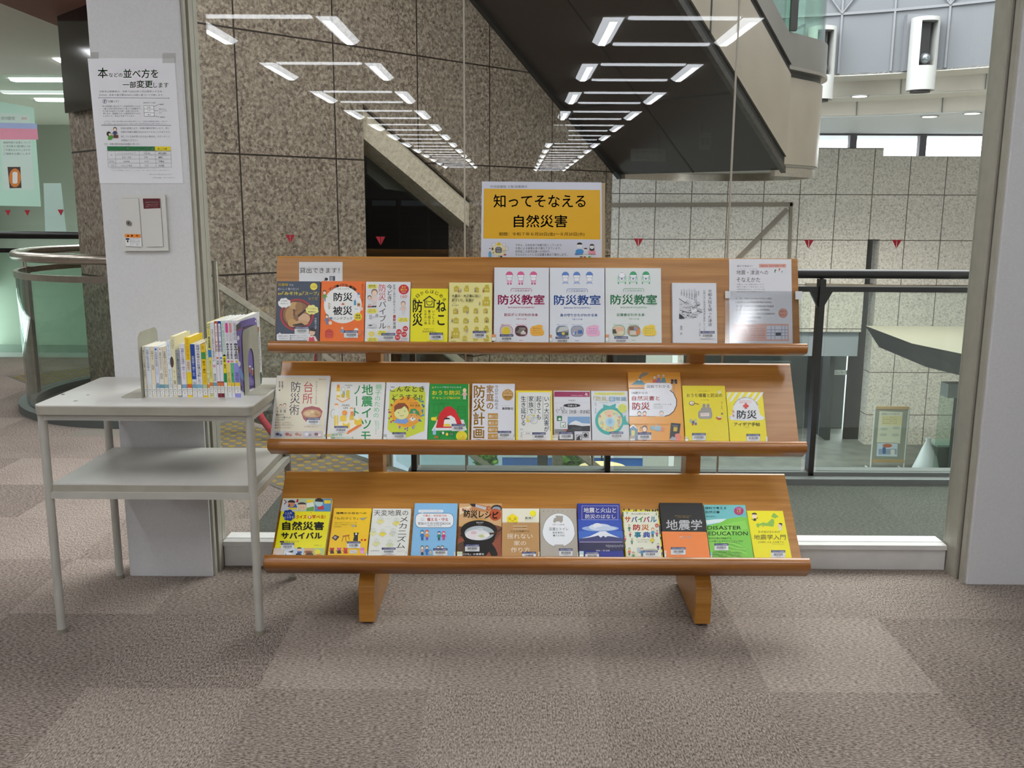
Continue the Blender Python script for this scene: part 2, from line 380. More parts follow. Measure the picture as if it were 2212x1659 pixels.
pl, pt = lamp_proto(.98, 'ceiling_light', LAB_L), lamp_proto(.78, 'ceiling_light', LAB_T, .042, .016, .014, SIDEM)
firstL, firstT = [pl], [pt]
def put(proto, first, x, y, z, rz, label=None):
    o = first.pop() if first else copy_tree(proto)
    o.location = (x, y, z); o.rotation_euler = (0, 0, rz)
    if label: o['label'] = label
for cx, n0 in ((-1.83, 13), (1.17, 14), (-4.83, 3)):
    for k in range(n0):
        y0 = 2.20-2.13*k
        for sg in (-1, 1): put(pl, firstL, cx+sg*.49, y0-.5, 2.70, math.pi/2)
        put(pt, firstT, cx, y0-.0, 2.70, 0)
        if not (cx == -1.83 and k in (1, 2)): put(pt, firstT, cx, y0-1.05, 2.70, 0)
# ------------------------------------------------------------ granite wall along the stairs
GR = granite('brown_granite', [(.30, '#261f1a'), (.46, '#5f5246'), (.60, '#837566'), (.78, '#a89b8a')], 36, .868, .905, (.358, .034))
GR_LIT = granite('daylit_granite_band', [(.25, '#8a7f6c'), (.5, '#bdb09a'), (.8, '#d8ccb6')], 34, 9, 9, (4, 4))  # paler stone: daylight on the band is put into its colour
GR_F = granite('grey_granite', [(.28, '#6b665f'), (.48, '#aba59c'), (.7, '#d0cac0')], 24, .80, 1.0, (.1, .29), '#4a4038', .009)
S2 = math.sqrt(.5)
WO, WN = Vector((0, 9.3, 0)), Vector((-S2, S2, 0)); WM = Matrix.Translation(WO) @ Matrix.Rotation(math.pi/4, 4, 'Z'); WMI = WM.inverted()
def onW(x, y, dp=0): q = WMI @ onP(x, y, WO+WN*dp, WN); return q.x, q.z
hl, hr = onW(785, 290)[0], onW(1021, 460)[0]; zt0, zt1 = onW(784, 224)[1], onW(1021, 436)[1]; zb0, zb1 = onW(785, 292)[1], onW(1020, 491)[1]
def wpr(mb, pts, y0, y1, m): mb.prism([(s, y0, z) for s, z in pts], [(s, y1, z) for s, z in pts], m)
mb = MB()
wpr(mb, [(-3.88, -.65), (hl, -.65), (hl, 9), (-3.88, 9)], 0, .35, GR); mb.box(-3.9, -3.4, 0, .8, -.65, 9, GR); wpr(mb, [(hr, -.65), (1.485, -.65), (1.485, 9), (hr, 9)], 0, .35, GR)
wpr(mb, [(hl, zt0), (hr, zt1), (hr, 9), (hl, 9)], 0, .35, GR)
o = mb.build('wall_granite', kind='structure'); o.matrix_world = WM
mb = MB(); wpr(mb, [(hl, zb0), (hr, zb1), (hr, zt1), (hl, zt0)], .05, .30, GR_LIT)
wpr(mb, [(hl, zt0-.012), (hr, zt1-.012), (hr, zt1), (hl, zt0)], .044, .05, mat('#1d1713'))
o = mb.build('trim_5', kind='structure'); o.matrix_world = WM
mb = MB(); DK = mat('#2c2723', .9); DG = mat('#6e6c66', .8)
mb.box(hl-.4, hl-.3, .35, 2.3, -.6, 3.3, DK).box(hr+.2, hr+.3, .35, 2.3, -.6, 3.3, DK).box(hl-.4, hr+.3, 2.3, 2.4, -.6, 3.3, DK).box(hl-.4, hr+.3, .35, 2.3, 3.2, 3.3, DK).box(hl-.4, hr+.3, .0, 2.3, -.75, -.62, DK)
o = mb.build('wall_recess', kind='structure'); o.matrix_world = WM  # dark-painted box room added behind the opening to keep it dark
mb = MB(); A = [onW(793, 300, .5), onW(793, 375, .5), onW(832, 408, .5), onW(880, 414, .5), onW(960, 470, .5)]
wpr(mb, A, .5, .56, DG); o = mb.build('wall_stair_soffit', kind='structure'); o.matrix_world = WM
q = WM @ Vector((hl+.5, 1.5, 3.2)); put(pl, [], q.x, q.y, q.z, math.pi/4, 'fluorescent ceiling light added unseen in the stair recess to brighten its soffit')  # lamp added out of view to light the recess soffit
# dark polished cladding above the wall's free end
mb = MB(); mb.box(-3.96, -3.4, -.04, .70, 2.05, 2.95, mat('#241a17', .1, spec=.5)); o = mb.build('trim_6', kind='structure'); o.matrix_world = WM
# ------------------------------------------------------------ stairs going down along the granite wall
D3 = Vector((S2, S2, 0)); NP = Vector((S2, -S2, 0))
ST = speck('grey_stair_stone', '#5e5d59', '#7a7973', 60, .6)
mb = MB(); st0 = Vector((-1.15, 5.35, 0))   # top edge, perp position about halfway
def sw(a, perp, z): p = WO+D3*a+NP*perp; return (p.x, p.y, z)
a0 = (4.2-9.3)*S2
for k in range(22):
    z = -.17*(k+1); mb.prism([sw(a0+.243*k, .74, z-.22), sw(a0+.243*k, .74, z), sw(a0+.243*(k+1), .74, z), sw(a0+.243*(k+1), .74, z-.22)],
                            [sw(a0+.243*k, 2.64, z-.22), sw(a0+.243*k, 2.64, z), sw(a0+.243*(k+1), 2.64, z), sw(a0+.243*(k+1), 2.64, z-.22)], ST)
mb.build('floor_stairs', kind='structure')
def handrail(perp, label, posts, e0=0):
    t = thing('stair_handrail', label, 'handrail', sw(a0, perp, 0)); o = Vector(t.location)
    def q(a, z): return Vector(sw(a0+a, perp, z-.7*max(a, 0)))-o
    mb = MB(); mb.tube([q(e0, 1.04), q(0, 1.04), q(5.2, 1.04)], .028, STEEL); mb.build('top_rail', t)
    mb = MB(); mb.prism([q(0, .90)-NP*.015, q(0, .90)+NP*.015, q(0, .85)+NP*.015, q(0, .85)-NP*.015], [q(5.2, .90)-NP*.015, q(5.2, .90)+NP*.015, q(5.2, .85)+NP*.015, q(5.2, .85)-NP*.015], STEEL); mb.build('lower_rail', t)
    mb = MB(); mb.prism([q(.05, .86)-NP*.005, q(.05, .86)+NP*.005, q(.05, .05)+NP*.005, q(.05, .05)-NP*.005], [q(5.2, .86)-NP*.005, q(5.2, .86)+NP*.005, q(5.2, .05)+NP*.005, q(5.2, .05)-NP*.005], GLASS_B); mb.build('glass_panel', t)
    for a in posts: mb = MB(); mb.tube([q(a, -.05), q(a, 1.03)], .02, STEEL); mb.build('post', t)
    return t
handrail(.77, 'stainless stair handrail running down along the brown granite wall', (.0, 1.7, 3.4))
handrail(2.64, 'stainless stair handrail on the open side, seen under the bookstand shelves', (.0, 1.7, 3.4))
# yellow tactile paving at the stair head
YEL = mat('#8c7530', .7); TILE = speck('paving_slab', '#5b5650', '#68635c', 60, .7)
def tactile(a_list, p_list, label, z=0):
    mb = MB(); c = [sw(a0-a, p, 0) for a, p in ((a_list[0]-.04, p_list[0]-.05), (a_list[-1]+.04, p_list[0]-.05), (a_list[-1]+.04, p_list[-1]+.09), (a_list[0]-.04, p_list[-1]+.09))]
    mb.ext([(q[0], q[1], z+.0005) for q in c], (0, 0, .002), TILE)
    for i, a in enumerate(a_list):
        for p in p_list:
            q = sw(a0-a, p+(i % 2)*.0375, 0); mb.cyl((q[0], q[1]), .024, z, z+.006, YEL, 12, .02)
    o = mb.build('tactile_paving'); tag(o, label, 'tactile paving')
tactile([.10+.065*i for i in range(9)], [1.12+.075*i for i in range(23)], 'yellow dotted tactile paving across the head of the stairs behind the glass')
tactile([.0+.065*i for i in range(10)], [-1.65+.075*i for i in range(11)], 'yellow dotted tactile paving seen through the curved glass balustrade')
# ------------------------------------------------------------ balcony railing to the right
t = thing('balcony_railing', 'dark metal balcony railing with glass panels behind the bookstand', 'railing', (1.5, 4.65, 0))
RM = mat('#1b1a19', .3, .2); YB = 4.65-4.65
zr, zl = onY(1900, 592, 4.65).z, onY(1900, 625, 4.65).z
mb = MB(); mb.tube([(-2.1, 0, zr), (4.5, 0, zr)], .0235, RM); mb.build('top_rail', t)
mb = MB(); mb.box(-2.1, 4.5, -.015, .015, zl-.013, zl+.013, RM); mb.build('lower_rail', t)
xp = onY(1762, 800, 4.65).x-1.5
for x in (xp, xp-1.05, xp-2.05, xp+1.5):
    mb = MB(); mb.box(x-.014, x+.014, -.03, .03, 0, zl+.05, RM); mb.ext([(x-.055, -.012, zl-.013), (x+.055, -.012, zl-.013), (x+.012, -.012, zl-.095), (x-.012, -.012, zl-.095)], (0, .024, 0), RM)
    mb.tube([(x, 0, zl), (x, 0, zr)], .01, RM); mb.build('post', t)
    mb = MB(); mb.box(x+.035, x+.035+.97, -.005, .005, .05, zl-.012, GLASS_B); mb.build('glass_panel', t)
mb = MB(); CU = mat('#6a6d6b', .6); mb.box(-.55, 6.5, 4.56, 4.62, 0, .03, CU).box(-.55, 6.5, 4.62, 4.72, 0, .05, CU); mb.build('trim_7', kind='structure')
# ------------------------------------------------------------ curved glass balustrade around the wall's end, left
t = thing('curved_balustrade', 'curved glass balustrade with polished steel rail left of the white pillar', 'balustrade', (-2.5, 6.75, 0))
arcp = [math.radians(-62-i*5) for i in range(34)]
def ring_at(r, z): return [(r*math.cos(a), r*math.sin(a), z) for a in arcp]
mb = MB(); mb.tube(ring_at(1.0, 1.06), .032, STEEL); mb.build('top_rail', t)
def strip(mb, r0, r1, z0, z1, m):
    mb.curved(ring_at(r1, 0), ring_at(r0, 0), z0, z1, m)
mb = MB(); strip(mb, .985, 1.015, .915, .955, STEEL); mb.build('lower_rail', t)
mb = MB(); strip(mb, .995, 1.005, .05, .915, GLASS_B); mb.build('glass_panel', t)
mb = MB(); strip(mb, .95, 1.06, 0, .05, mat('#565b58', .5)); mb.build('base_kerb', t)
for dg in (-172,):
    a = math.radians(dg); mb = MB(); mb.box(-.02, .02, -.035, .035, 0, .96, STEEL); mb.tube([(0, 0, .93), (0, 0, 1.05)], .012, STEEL)
    o = mb.build('post', t, loc=(math.cos(a), math.sin(a), 0)); o.rotation_euler = (0, 0, a)
mb = MB(); mb.cyl((-2.5, 6.75), .95, .001, .004, mat('#55534e', .8), 40); mb.build('floor_ring_recess', kind='structure')
# ------------------------------------------------------------ left passage beyond the pillar
mb = MB(); mb.box(-9, -3.47, 3.5, 16, 2.72, 2.9, mat('#e6dfd2', .9)); mb.build('ceiling_passage', kind='structure')
mb = MB(); mb.box(-3.47, -2.45, 3.5, 8.2, 2.72, 3.1, mat('#8e5d50', .8)); mb.build('ceiling_soffit', kind='structure')
mb = MB(); mb.box(-9.2, -3.2, 16, 16.2, -1, 2.9, mat('#b4b5aa', .8)); mb.build('wall_passage_end', kind='structure')
mb = MB(); mb.box(-9, -3.2, 8.5, 16, -1.1, -1.0, mat('#8f958f', .8)); mb.build('floor_passage', kind='structure')
for x, y, rz in ((-5.2, 7.4, 0), (-5.6, 8.6, 0), (-4.9, 10.3, 0), (-5.6, 12.2, 0), (-4.2, 9.4, math.pi/2), (-6.2, 10.8, math.pi/2), (-4.9, 13.8, 0), (-4.5, 4.6, 0), (-5.6, 5.6, 0), (-7.2, 7.0, 0), (-6.9, 9.4, 0), (-4.5, 6.0, 0)):  # the later lamps are unseen, added to brighten the passage ceiling
    put(pl, [], x, y, 2.72, rz, 'fluorescent ceiling light over the passage left of the white pillar, some added unseen')
t = thing('passage_railing', 'dark tubular railing with green glass across the passage at far left', 'railing', (-5.5, 8.6, 0))
mb = MB(); mb.tube([(-3, 0, 1.12), (1.9, 0, 1.12)], .035, RM); mb.build('top_rail', t)
mb = MB(); mb.box(-3, 1.9, -.012, .012, .96, 1.0, RM); mb.build('lower_rail', t)
for i in range(4): mb = MB(); mb.box(-3+1.2*i, -3+1.2*i+1.17, -.006, .006, .03, .96, GLASS_G); mb.build('glass_panel', t)
for i in range(5): mb = MB(); mb.box(-3.02+1.2*i, -2.99+1.2*i, -.03, .03, 0, 1.1, RM); mb.build('post', t)
for i in range(4):
    mb = MB(); mb.box(-8.2+1.25*i, -8.2+1.25*i+1.24, 10.0, 10.012, -1, 2.72, GLASS_G); mb.build('window_%d' % (i+4), kind='structure')
# ------------------------------------------------------------ stair flight and landing overhead
UP = Vector((0, 0, 1)); PL = WO+D3*1.568+UP*1.75; PR = PL+NP*1.98; DS = D3-UP*.7
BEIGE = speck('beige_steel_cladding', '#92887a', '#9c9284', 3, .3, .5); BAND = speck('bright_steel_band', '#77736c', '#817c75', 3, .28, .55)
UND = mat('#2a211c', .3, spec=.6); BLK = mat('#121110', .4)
mb = MB()
def slab(mb, p0, p1, a, b_, za, zb, m):  # a sloped strip between two horizontal offsets
    A = [p0+DS*a+UP*za, p1+DS*a+UP*za, p1+DS*a+UP*zb, p0+DS*a+UP*zb]; B = [p0+DS*b_+UP*za, p1+DS*b_+UP*za, p1+DS*b_+UP*zb, p0+DS*b_+UP*zb]
    mb.prism(A, B, m)
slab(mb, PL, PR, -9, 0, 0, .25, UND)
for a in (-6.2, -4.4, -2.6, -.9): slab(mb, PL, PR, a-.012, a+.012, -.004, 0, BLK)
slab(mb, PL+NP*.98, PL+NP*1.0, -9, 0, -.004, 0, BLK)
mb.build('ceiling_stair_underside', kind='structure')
mb = MB(); slab(mb, PL, PL+NP*.06, -9, 0, -.05, .02, BLK); mb.build('trim_8', kind='structure')
mb = MB(); e = NP*.05
slab(mb, PR, PR+e, -9, 0, -.03, .03, STEELD); slab(mb, PR, PR+e*.6, -9, 0, .03, .12, BLK); slab(mb, PR, PR+e, -9, 0, .12, .86, BEIGE); slab(mb, PR, PR+e*.6, -9, 0, .86, .95, BLK); slab(mb, PR, PR+e, -9, 0, .95, 1.17, BAND)
for a in (-1.35, -4.2): slab(mb, PR, PR+e*1.02, a-.012, a+.012, .12, .86, BLK)
mb.build('wall_stair_stringer', kind='structure')
mb = MB(); slab(mb, PR+e*.2, PR+e*.4, -9, 0, 1.17, 2.1, GLASS_G); mb.build('window_8', kind='structure')
CEN = (PL+PR)/2+D3*.55; RL = .99
def path(r): return [PR+NP*(r-RL)+D3*.3*i for i in range(2)]+[CEN+(NP*math.cos(a)+D3*math.sin(a))*r for a in [math.pi*i/28 for i in range(29)]]+[PL-NP*(r-RL)+D3*.3, PL-NP*(r-RL)]
def vwall(mb, r, th, z0, z1, m):
    mb.curved(path(r), path(r-th), z0, z1, m)
mb = MB(); mb.ext([q+UP*.03 for q in path(.93)], (0, 0, .2), mat('#a09a8e', .4, .2)); mb.build('ceiling_landing_underside', kind='structure')
mb = MB(); vwall(mb, .93, .05, -.05, .04, STEEL); vwall(mb, .955, .05, .06, .86, BEIGE); vwall(mb, .93, .04, .86, .92, BLK); vwall(mb, .995, .08, .92, .95, STEEL); vwall(mb, .98, .05, .95, 1.25, BAND)
mb.build('wall_landing_parapet', kind='structure')
mb = MB(); vwall(mb, .945, .012, 1.25, 2.3, GLASS_G); mb.build('window_9', kind='structure')
mb = MB(); p = PR+D3*.02+NP*.03; mb.box(p.x-.03, p.x+.03, p.y-.03, p.y+.03, p.z+1.25, p.z+2.3, BLK); mb.build('trim_9', kind='structure')
# ------------------------------------------------------------ round atrium: rings of bulkheads
DC = Vector((2.78, 9.06, 0))
def ringwall(r, z0, z1, m, name, a0=-25, a1=112, th=.1, r2=None):
    mb = MB(); n = 44; r2 = r if r2 is None else r2
    A = [math.radians(a0+(a1-a0)*i/n) for i in range(n+1)]; R = lambda q: [DC+Vector((math.cos(a), math.sin(a), 0))*q for a in A]
    mb.curved(R(r), R(r+th), z0, z1, m)
    return mb.build(name, kind='structure')
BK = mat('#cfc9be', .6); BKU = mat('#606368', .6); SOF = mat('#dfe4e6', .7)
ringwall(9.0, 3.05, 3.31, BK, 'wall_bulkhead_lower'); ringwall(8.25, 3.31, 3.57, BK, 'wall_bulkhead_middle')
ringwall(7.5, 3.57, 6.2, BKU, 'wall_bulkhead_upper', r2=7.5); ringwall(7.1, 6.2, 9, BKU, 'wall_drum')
ringwall(8.25, 3.30, 3.32, mat('#e0dcd2', .7), 'ceiling_ring_lower', th=.8); ringwall(7.5, 3.56, 3.60, mat('#e0dcd2', .7), 'ceiling_ring_upper', th=.8)
ringwall(9.0, 3.04, 3.06, SOF, 'ceiling_window_soffit', th=6)
# panel joints on the upper bulkhead
mb = MB(); JG = mat('#6f7176', .6)
for i in range(24):
    a = math.radians(8+i*6.2); ca = Vector((math.cos(a), math.sin(a), 0)); tn = Vector((-ca.y, ca.x, 0))
    p = DC+ca*7.47; mb.prism([p-tn*.016+UP*3.6, p+tn*.016+UP*3.6, p+tn*.016+ca*.02+UP*3.6, p-tn*.016+ca*.02+UP*3.6], [p-tn*.016+UP*6.2, p+tn*.016+UP*6.2, p+tn*.016+ca*.02+UP*6.2, p-tn*.016+ca*.02+UP*6.2], JG)
    b_ = math.radians(8+(i+1)*6.2); cb = Vector((math.cos(b_), math.sin(b_), 0)); p2 = DC+cb*7.47
    mb.prism([p+UP*4.52, p+UP*4.56, p+ca*.02+UP*4.56, p+ca*.02+UP*4.52], [p2+UP*4.52, p2+UP*4.56, p2+cb*.02+UP*4.56, p2+cb*.02+UP*4.52], JG)
    if i % 2 == 0: mb.tube([p+UP*4.54, p2+UP*5.6], .015, JG, 6)
    else: mb.tube([p+UP*5.6, p2+UP*4.54], .015, JG, 6)
mb.build('trim_10', kind='structure')
mb = MB()
for r, z0, z1 in ((8.98, 3.06, 3.31), (8.23, 3.32, 3.57)):
    for i in range(12):
        a = math.radians(14+i*9+(4 if r < 8.5 else 0)); ca = Vector((math.cos(a), math.sin(a), 0)); tn = Vector((-ca.y, ca.x, 0)); p = DC+ca*r
        mb.prism([p-tn*.006+UP*z0, p+tn*.006+UP*z0, p+tn*.006+ca*.01+UP*z0, p-tn*.006+ca*.01+UP*z0], [p-tn*.006+UP*z1, p+tn*.006+UP*z1, p+tn*.006+ca*.01+UP*z1, p-tn*.006+ca*.01+UP*z1], JG)
mb.build('trim_11', kind='structure')
# projector lamps hung on the bulkhead
PW = mat('#a9a9a7', .5)
def spot(px, py, label):
    d = ray(px, py); hx, hy = d.x/d.y, 1
    # where the sight line meets a circle just inside the upper bulkhead
    A = hx*hx+1; B = -2*(hx*DC.x+DC.y); Cc = DC.x**2+DC.y**2-7.3**2; Y = (-B+math.sqrt(B*B-4*A*Cc))/(2*A)
    q = onY(px, py, Y); t = thing('projector_lamp', label, 'lamp', q, 'cylindrical projector lamps on the atrium bulkhead')
    s = Y/2000
    mb = MB(); r = 28*s; n = 20
    A1 = [(r*math.cos(2*math.pi*i/n), r*math.sin(2*math.pi*i/n)) for i in range(n)]
    mb.prism([(x, y, -62*s) for x, y in A1], [(x, y, -15*s) for x, y in A1], PW, True)
    back = [p for p in A1 if p[1] > -.3*r]
    for sg in (-1, 1):
        side = sorted([p for p in A1 if p[0]*sg > .33*r], key=lambda p: math.atan2(p[1]*sg, p[0]*sg))
        mb.prism([(x, y, -15*s) for x, y in side], [(x, y, 72*s) for x, y in side], PW)
    mb.prism([(x, y, 72*s) for x, y in A1], [(x, y, 80*s) for x, y in A1], PW, True); mb.build('housing', t)
    mb = MB(); mb.box(-.33*r, .33*r, -.2*r, .4*r, -14*s, 71*s, BLK); mb.build('slot', t)
    mb = MB(); mb.ball((0, -.35*r, 0), 11*s, mat('#7f8688', .15, .6), 8); mb.build('lens', t)
    mb = MB(); mb.cyl((0, 0), .7*r, -66*s, -62*s, mat('#3a3a3a', .5), 20); mb.build('rim', t)
    mb = MB(); mb.box(-1.05*r, 1.05*r, .75*r, 1.3*r, -20*s, 92*s, JG); mb.build('mount_plate', t)
spot(1993, 128, 'white cylindrical projector lamp on the bulkhead, whole one near the right pillar')
spot(1772, 148, 'white cylindrical projector lamp half hidden behind the curved stair landing')
DLM = mat('#fffaf0', .5, emit=4.0)
for px, py, z, lab in ((1857, 206, 3.30, 'round recessed downlight in the stepped bulkhead left of the projector lamp'), (2008, 250, 3.04, 'round recessed downlight in the soffit above the strip windows'), (2100, 243, 3.04, 'round recessed downlight in the window soffit beside the right pillar')):
    q = onZ(px, py, z); t = thing('downlight', lab, 'downlight', q, 'recessed downlights of the atrium')
    mb = MB(); mb.cyl((0, 0), .16, -.02, 0, PW, 20); mb.build('rim', t); mb = MB(); mb.cyl((0, 0), .12, -.024, -.02, DLM, 20); mb.build('bulb', t)
    ld = bpy.data.lights.new('downlight_glow', 'SPOT'); ld.energy = 650; ld.spot_size = 2.4; ld.spot_blend = .8; ld.shadow_soft_size = .12; ld.color = (1, .93, .82)
    lo = bpy.data.objects.new('downlight_glow', ld); COL.objects.link(lo); lo.parent = t; lo.location = (0, 0, -.05)
# ------------------------------------------------------------ far granite wall, windows over it
FY = 21.0
mb = MB(); zt = onY(2000, 337, FY).z; z2 = onY(1800, 319, FY).z; xs = onY(1909, 327, FY).x; xo0, xo1 = onY(1478, 740, FY).x, onY(1862, 740, FY).x; zlin = onY(1800, 717, FY).z; zdoor = onY(1800, 771, FY).z
xd0, xd1 = onY(1300, 770, FY).x, onY(1406, 770, FY).x; zd = onY(1350, 700, FY).z; xk0, xk1 = onY(1867, 620, FY).x, onY(1893, 620, FY).x; zk = onY(1880, 517, FY).z
mb.box(1.72, xd0, 0, .4, -4, zt, GR_F); mb.box(xd0, xd1, 0, .4, zd, zt, GR_F); mb.box(xd1, xo0, 0, .4, -4, zt, GR_F)
mb.box(xo0, xk0, 0, .4, zlin, zt, GR_F); mb.box(xk0, xk1, 0, .4, zk, zt, GR_F); mb.box(xk1, 14, 0, .4, -4, zt, GR_F)
mb.box(1.72, xs, .0, .5, zt, z2, GR_F)
o = mb.build('wall_far', kind='structure', loc=(0, FY, 0))
mb = MB(); mb.box(xo0-.1, xk0, .12, .4, zdoor, zlin, mat('#8d949b', .5)); mb.box(xk0-.05, xk1+.05, .5, .55, -4, zk+.1, mat('#15130f', .6))
mb.box(xd0-.1, xd1+.1, 1.2, 1.3, -4, zd+.1, mat('#20211f', .7)); mb.box(xo0-.1, xk0+.3, 1.6, 1.7, -4, zdoor+.1, mat('#3f4745', .6)); mb.box(xo0+1.9, xo0+2.9, 1.4, 1.6, -4, zdoor-.35, mat('#59615f', .6)); mb.box(xo0+3.5, xo0+3.62, .4, 1.6, -4, zdoor, mat('#2c3231', .6))
mb.build('wall_locker_alcove', kind='structure', loc=(0, FY, 0))
mb = MB(); TR = mat('#776e62', .6); q = lambda x, y: onY(x, y, FY)
def tr(mb, x0, y0, x1, y1, wpx):
    d = math.hypot(x1-x0, y1-y0); nx, ny = -(y1-y0)/d*wpx/2, (x1-x0)/d*wpx/2
    mb.ext([q(x0+nx, y0+ny), q(x0-nx, y0-ny), q(x1-nx, y1-ny), q(x1+nx, y1+ny)], (0, -.05, 0), TR)
tr(mb, 1300, 443, 1712, 441, 9); tr(mb, 1708, 438, 1700, 700, 6); tr(mb, 1700, 452, 1500, 652, 9); tr(mb, 1740, 618, 2110, 625, 13)
mb.build('trim_12', kind='structure')
mb = MB(); AL = mat('#5d5a60', .5)
for px in (1700, 1840, 1990, 2132): c = onY(px, 310, FY+.3).x; mb.box(c-.075, c+.075, .2, .35, 2.3, 3.1, AL)
mb.box(2, 14, .22, .33, 3.0, 3.08, AL); mb.build('window_10', kind='structure', loc=(0, FY, 0))
mb = MB(); mb.box(12.5, 12.7, 2, 21, -4, 9, GR_F); mb.build('wall_atrium_right', kind='structure')
mb = MB(); mb.box(-9, 14, 4.4, 22.8, -4.2, -4.0, speck('ground_floor_stone', '#5a5d5b', '#74776f', 3, .5)); mb.build('floor_ground', kind='structure')
mb = MB(); mb.box(-1.2, 9, 3.5, 4.6, -4.2, -.3, mat('#777', .8)) if False else mb.box(-9, 12.7, 4.3, 4.4, -4.2, -.3, mat('#6f6f6c', .8)); mb.build('wall_below_balcony', kind='structure')
# ------------------------------------------------------------ the tiered bookstand
CA, CB, CC = (570, 540, .18535), (950, 540, .18535), (1340, 540, .18987)
CD, CE, CF = (570, 790, .18535), (960, 790, .18535), (1340, 780, .18987)
CG, CH, CI = (560, 1050, .18083), (940, 1060, .18535), (1330, 1060, .19439)
CJ, CK, CL = (180, 110, .18086), (1020, 380, .14014), (290, 660, .14014)
CX, CY, CZ, CQ = (0, 0, .33756), (1680, 500, .3495), (0, 0, 1.0), (400, 0, .33756)
SX0, SX1 = -.810, .955
class Tier:
    def __init__(s, b, t, L=None):
        s.b = Vector((0, *b)); d = Vector((0, t[0]-b[0], t[1]-b[1])); s.len = d.length; s.u = d.normalized(); s.n = Vector((0, -s.u.z, s.u.y))
        s.M = Matrix(((1, 0, 0, 0), (0, s.u.y, s.n.y, s.b.y), (0, s.u.z, s.n.z, s.b.z), (0, 0, 0, 1)))
TIER = [Tier((3.08, .937), (3.166, 1.220)), Tier((3.02, .608), (3.178, .858)), Tier((2.91, .233), (3.165, .465))]
stand = thing('tiered_bookstand', 'long beech bookstand with three sloping tiers of face-out books', 'bookstand', (.07, 3.08, 0))
so = stand.location
for i, T in enumerate(TIER):
    def W(x, y, z): return T.M @ Vector((x, y, z)) - so
    mb = MB(); pr = [(-.02, -.018), (T.len-.010, -.018), (T.len, -.014), (T.len+.001, -.004), (T.len-.006, 0), (-.02, 0)]
    mb.prism([W(SX0, a, b_) for a, b_ in pr], [W(SX1, a, b_) for a, b_ in pr], WOOD)
    o = mb.build('back_panel', stand)
    mb = MB(); k = (.9, 1.0, 1.12)[i]; h = .026*k
    pr = [(-.011, 0), (-.011, .021), (-.004, .023), (0, .027), (-.001, .037), (-.006, .043), (-.011-h*.35, .046), (-.011-h*.8, .041), (-.011-h, .032), (-.011-h, -.018), (-.011, -.018)]
    mb.prism([W(SX0-.010, a, b_) for a, b_ in pr], [W(SX1+.012, a, b_) for a, b_ in pr], WOOD_E, True)
    o = mb.build('ledge', stand)
for sx in (-.495, .635):
    mb = MB(); pr = [(2.915, .010), (2.915, .138), (2.985, .200), (3.187, .378), (3.187, 1.10), (3.245, 1.10), (3.285, .30), (3.285, .010)]
    mb.prism([Vector((sx-.026, y, z))-so for y, z in pr], [Vector((sx+.026, y, z))-so for y, z in pr], WOOD); mb.build('upright', stand, bevel=.002)
    for y in (2.95, 3.25): mb = MB(); mb.cyl((sx-so.x, y-so.y), .016, 0, .012, DARK, 14); mb.build('glide', stand)
# ------------------------------------------------------------ the grey two-shelf table
tb = thing('metal_table', 'grey steel two-shelf table holding the row of upright books', 'table', (-1.16, 3.07, 0)); to = tb.location
TT = speck('grey_tabletop', '#cac8c2', '#d2d0ca', 9, .3); TE = speck('tabletop_edge_band', '#9b968a', '#a6a194', 14, .45)
TY0, TY1, TZ = 2.825, 3.325, .771
mb = MB(); mb.rbox(-1.509-to.x, -.822-to.x, TY0-to.y, TY1-to.y, TZ-.004, TZ, .022, TT, 'z', 6); mb.rbox(-1.509-to.x, -.822-to.x, TY0-to.y, TY1-to.y, TZ-.03, TZ-.004, .022, TE, 'z', 6); mb.build('tabletop', tb)
mb = MB(); mb.box(-1.481-to.x, -.850-to.x, TY0+.02-to.y, TY1-.02-to.y, .507, .511, TT).box(-1.481-to.x, -.850-to.x, TY0+.02-to.y, TY1-.02-to.y, .485, .507, TE); mb.build('lower_shelf', tb)
LX = (-1.493, -.838); LY = (TY0+.022, TY1-.022)
for z0, z1, nm in ((TZ-.05, TZ-.03, 'upper_frame'), (.463, .485, 'lower_frame')):
    mb = MB()
    for y in LY: mb.box(LX[0]-to.x, LX[1]-to.x, y-.010-to.y, y+.010-to.y, z0, z1, GRAYP)
    for x in LX: mb.box(x-.010-to.x, x+.010-to.x, LY[0]-to.y, LY[1]-to.y, z0, z1, GRAYP)
    mb.build(nm, tb)
for x in LX:
    for y in LY:
        mb = MB(); mb.cyl((x-to.x, y-to.y), .0138, .012, TZ-.03, GRAYP, 18); lg = mb.build('leg', tb)
        mb = MB(); mb.cyl((x-to.x, y-to.y), .0155, 0, .014, mat('#8b8778', .6), 18); mb.build('foot_cap', lg)
mb = MB()
for px, py, r in ((136, 852, .006), (190, 853, .005), (163, 866, .007)):
    q = onZ(px, py, TZ+.0003)-to; mb.cyl((q.x, q.y), r, TZ+.0002, TZ+.0006, mat('#4a4844' if px == 136 else '#8d8a82', .6), 10)
mb.build('scuff_mark', tb)
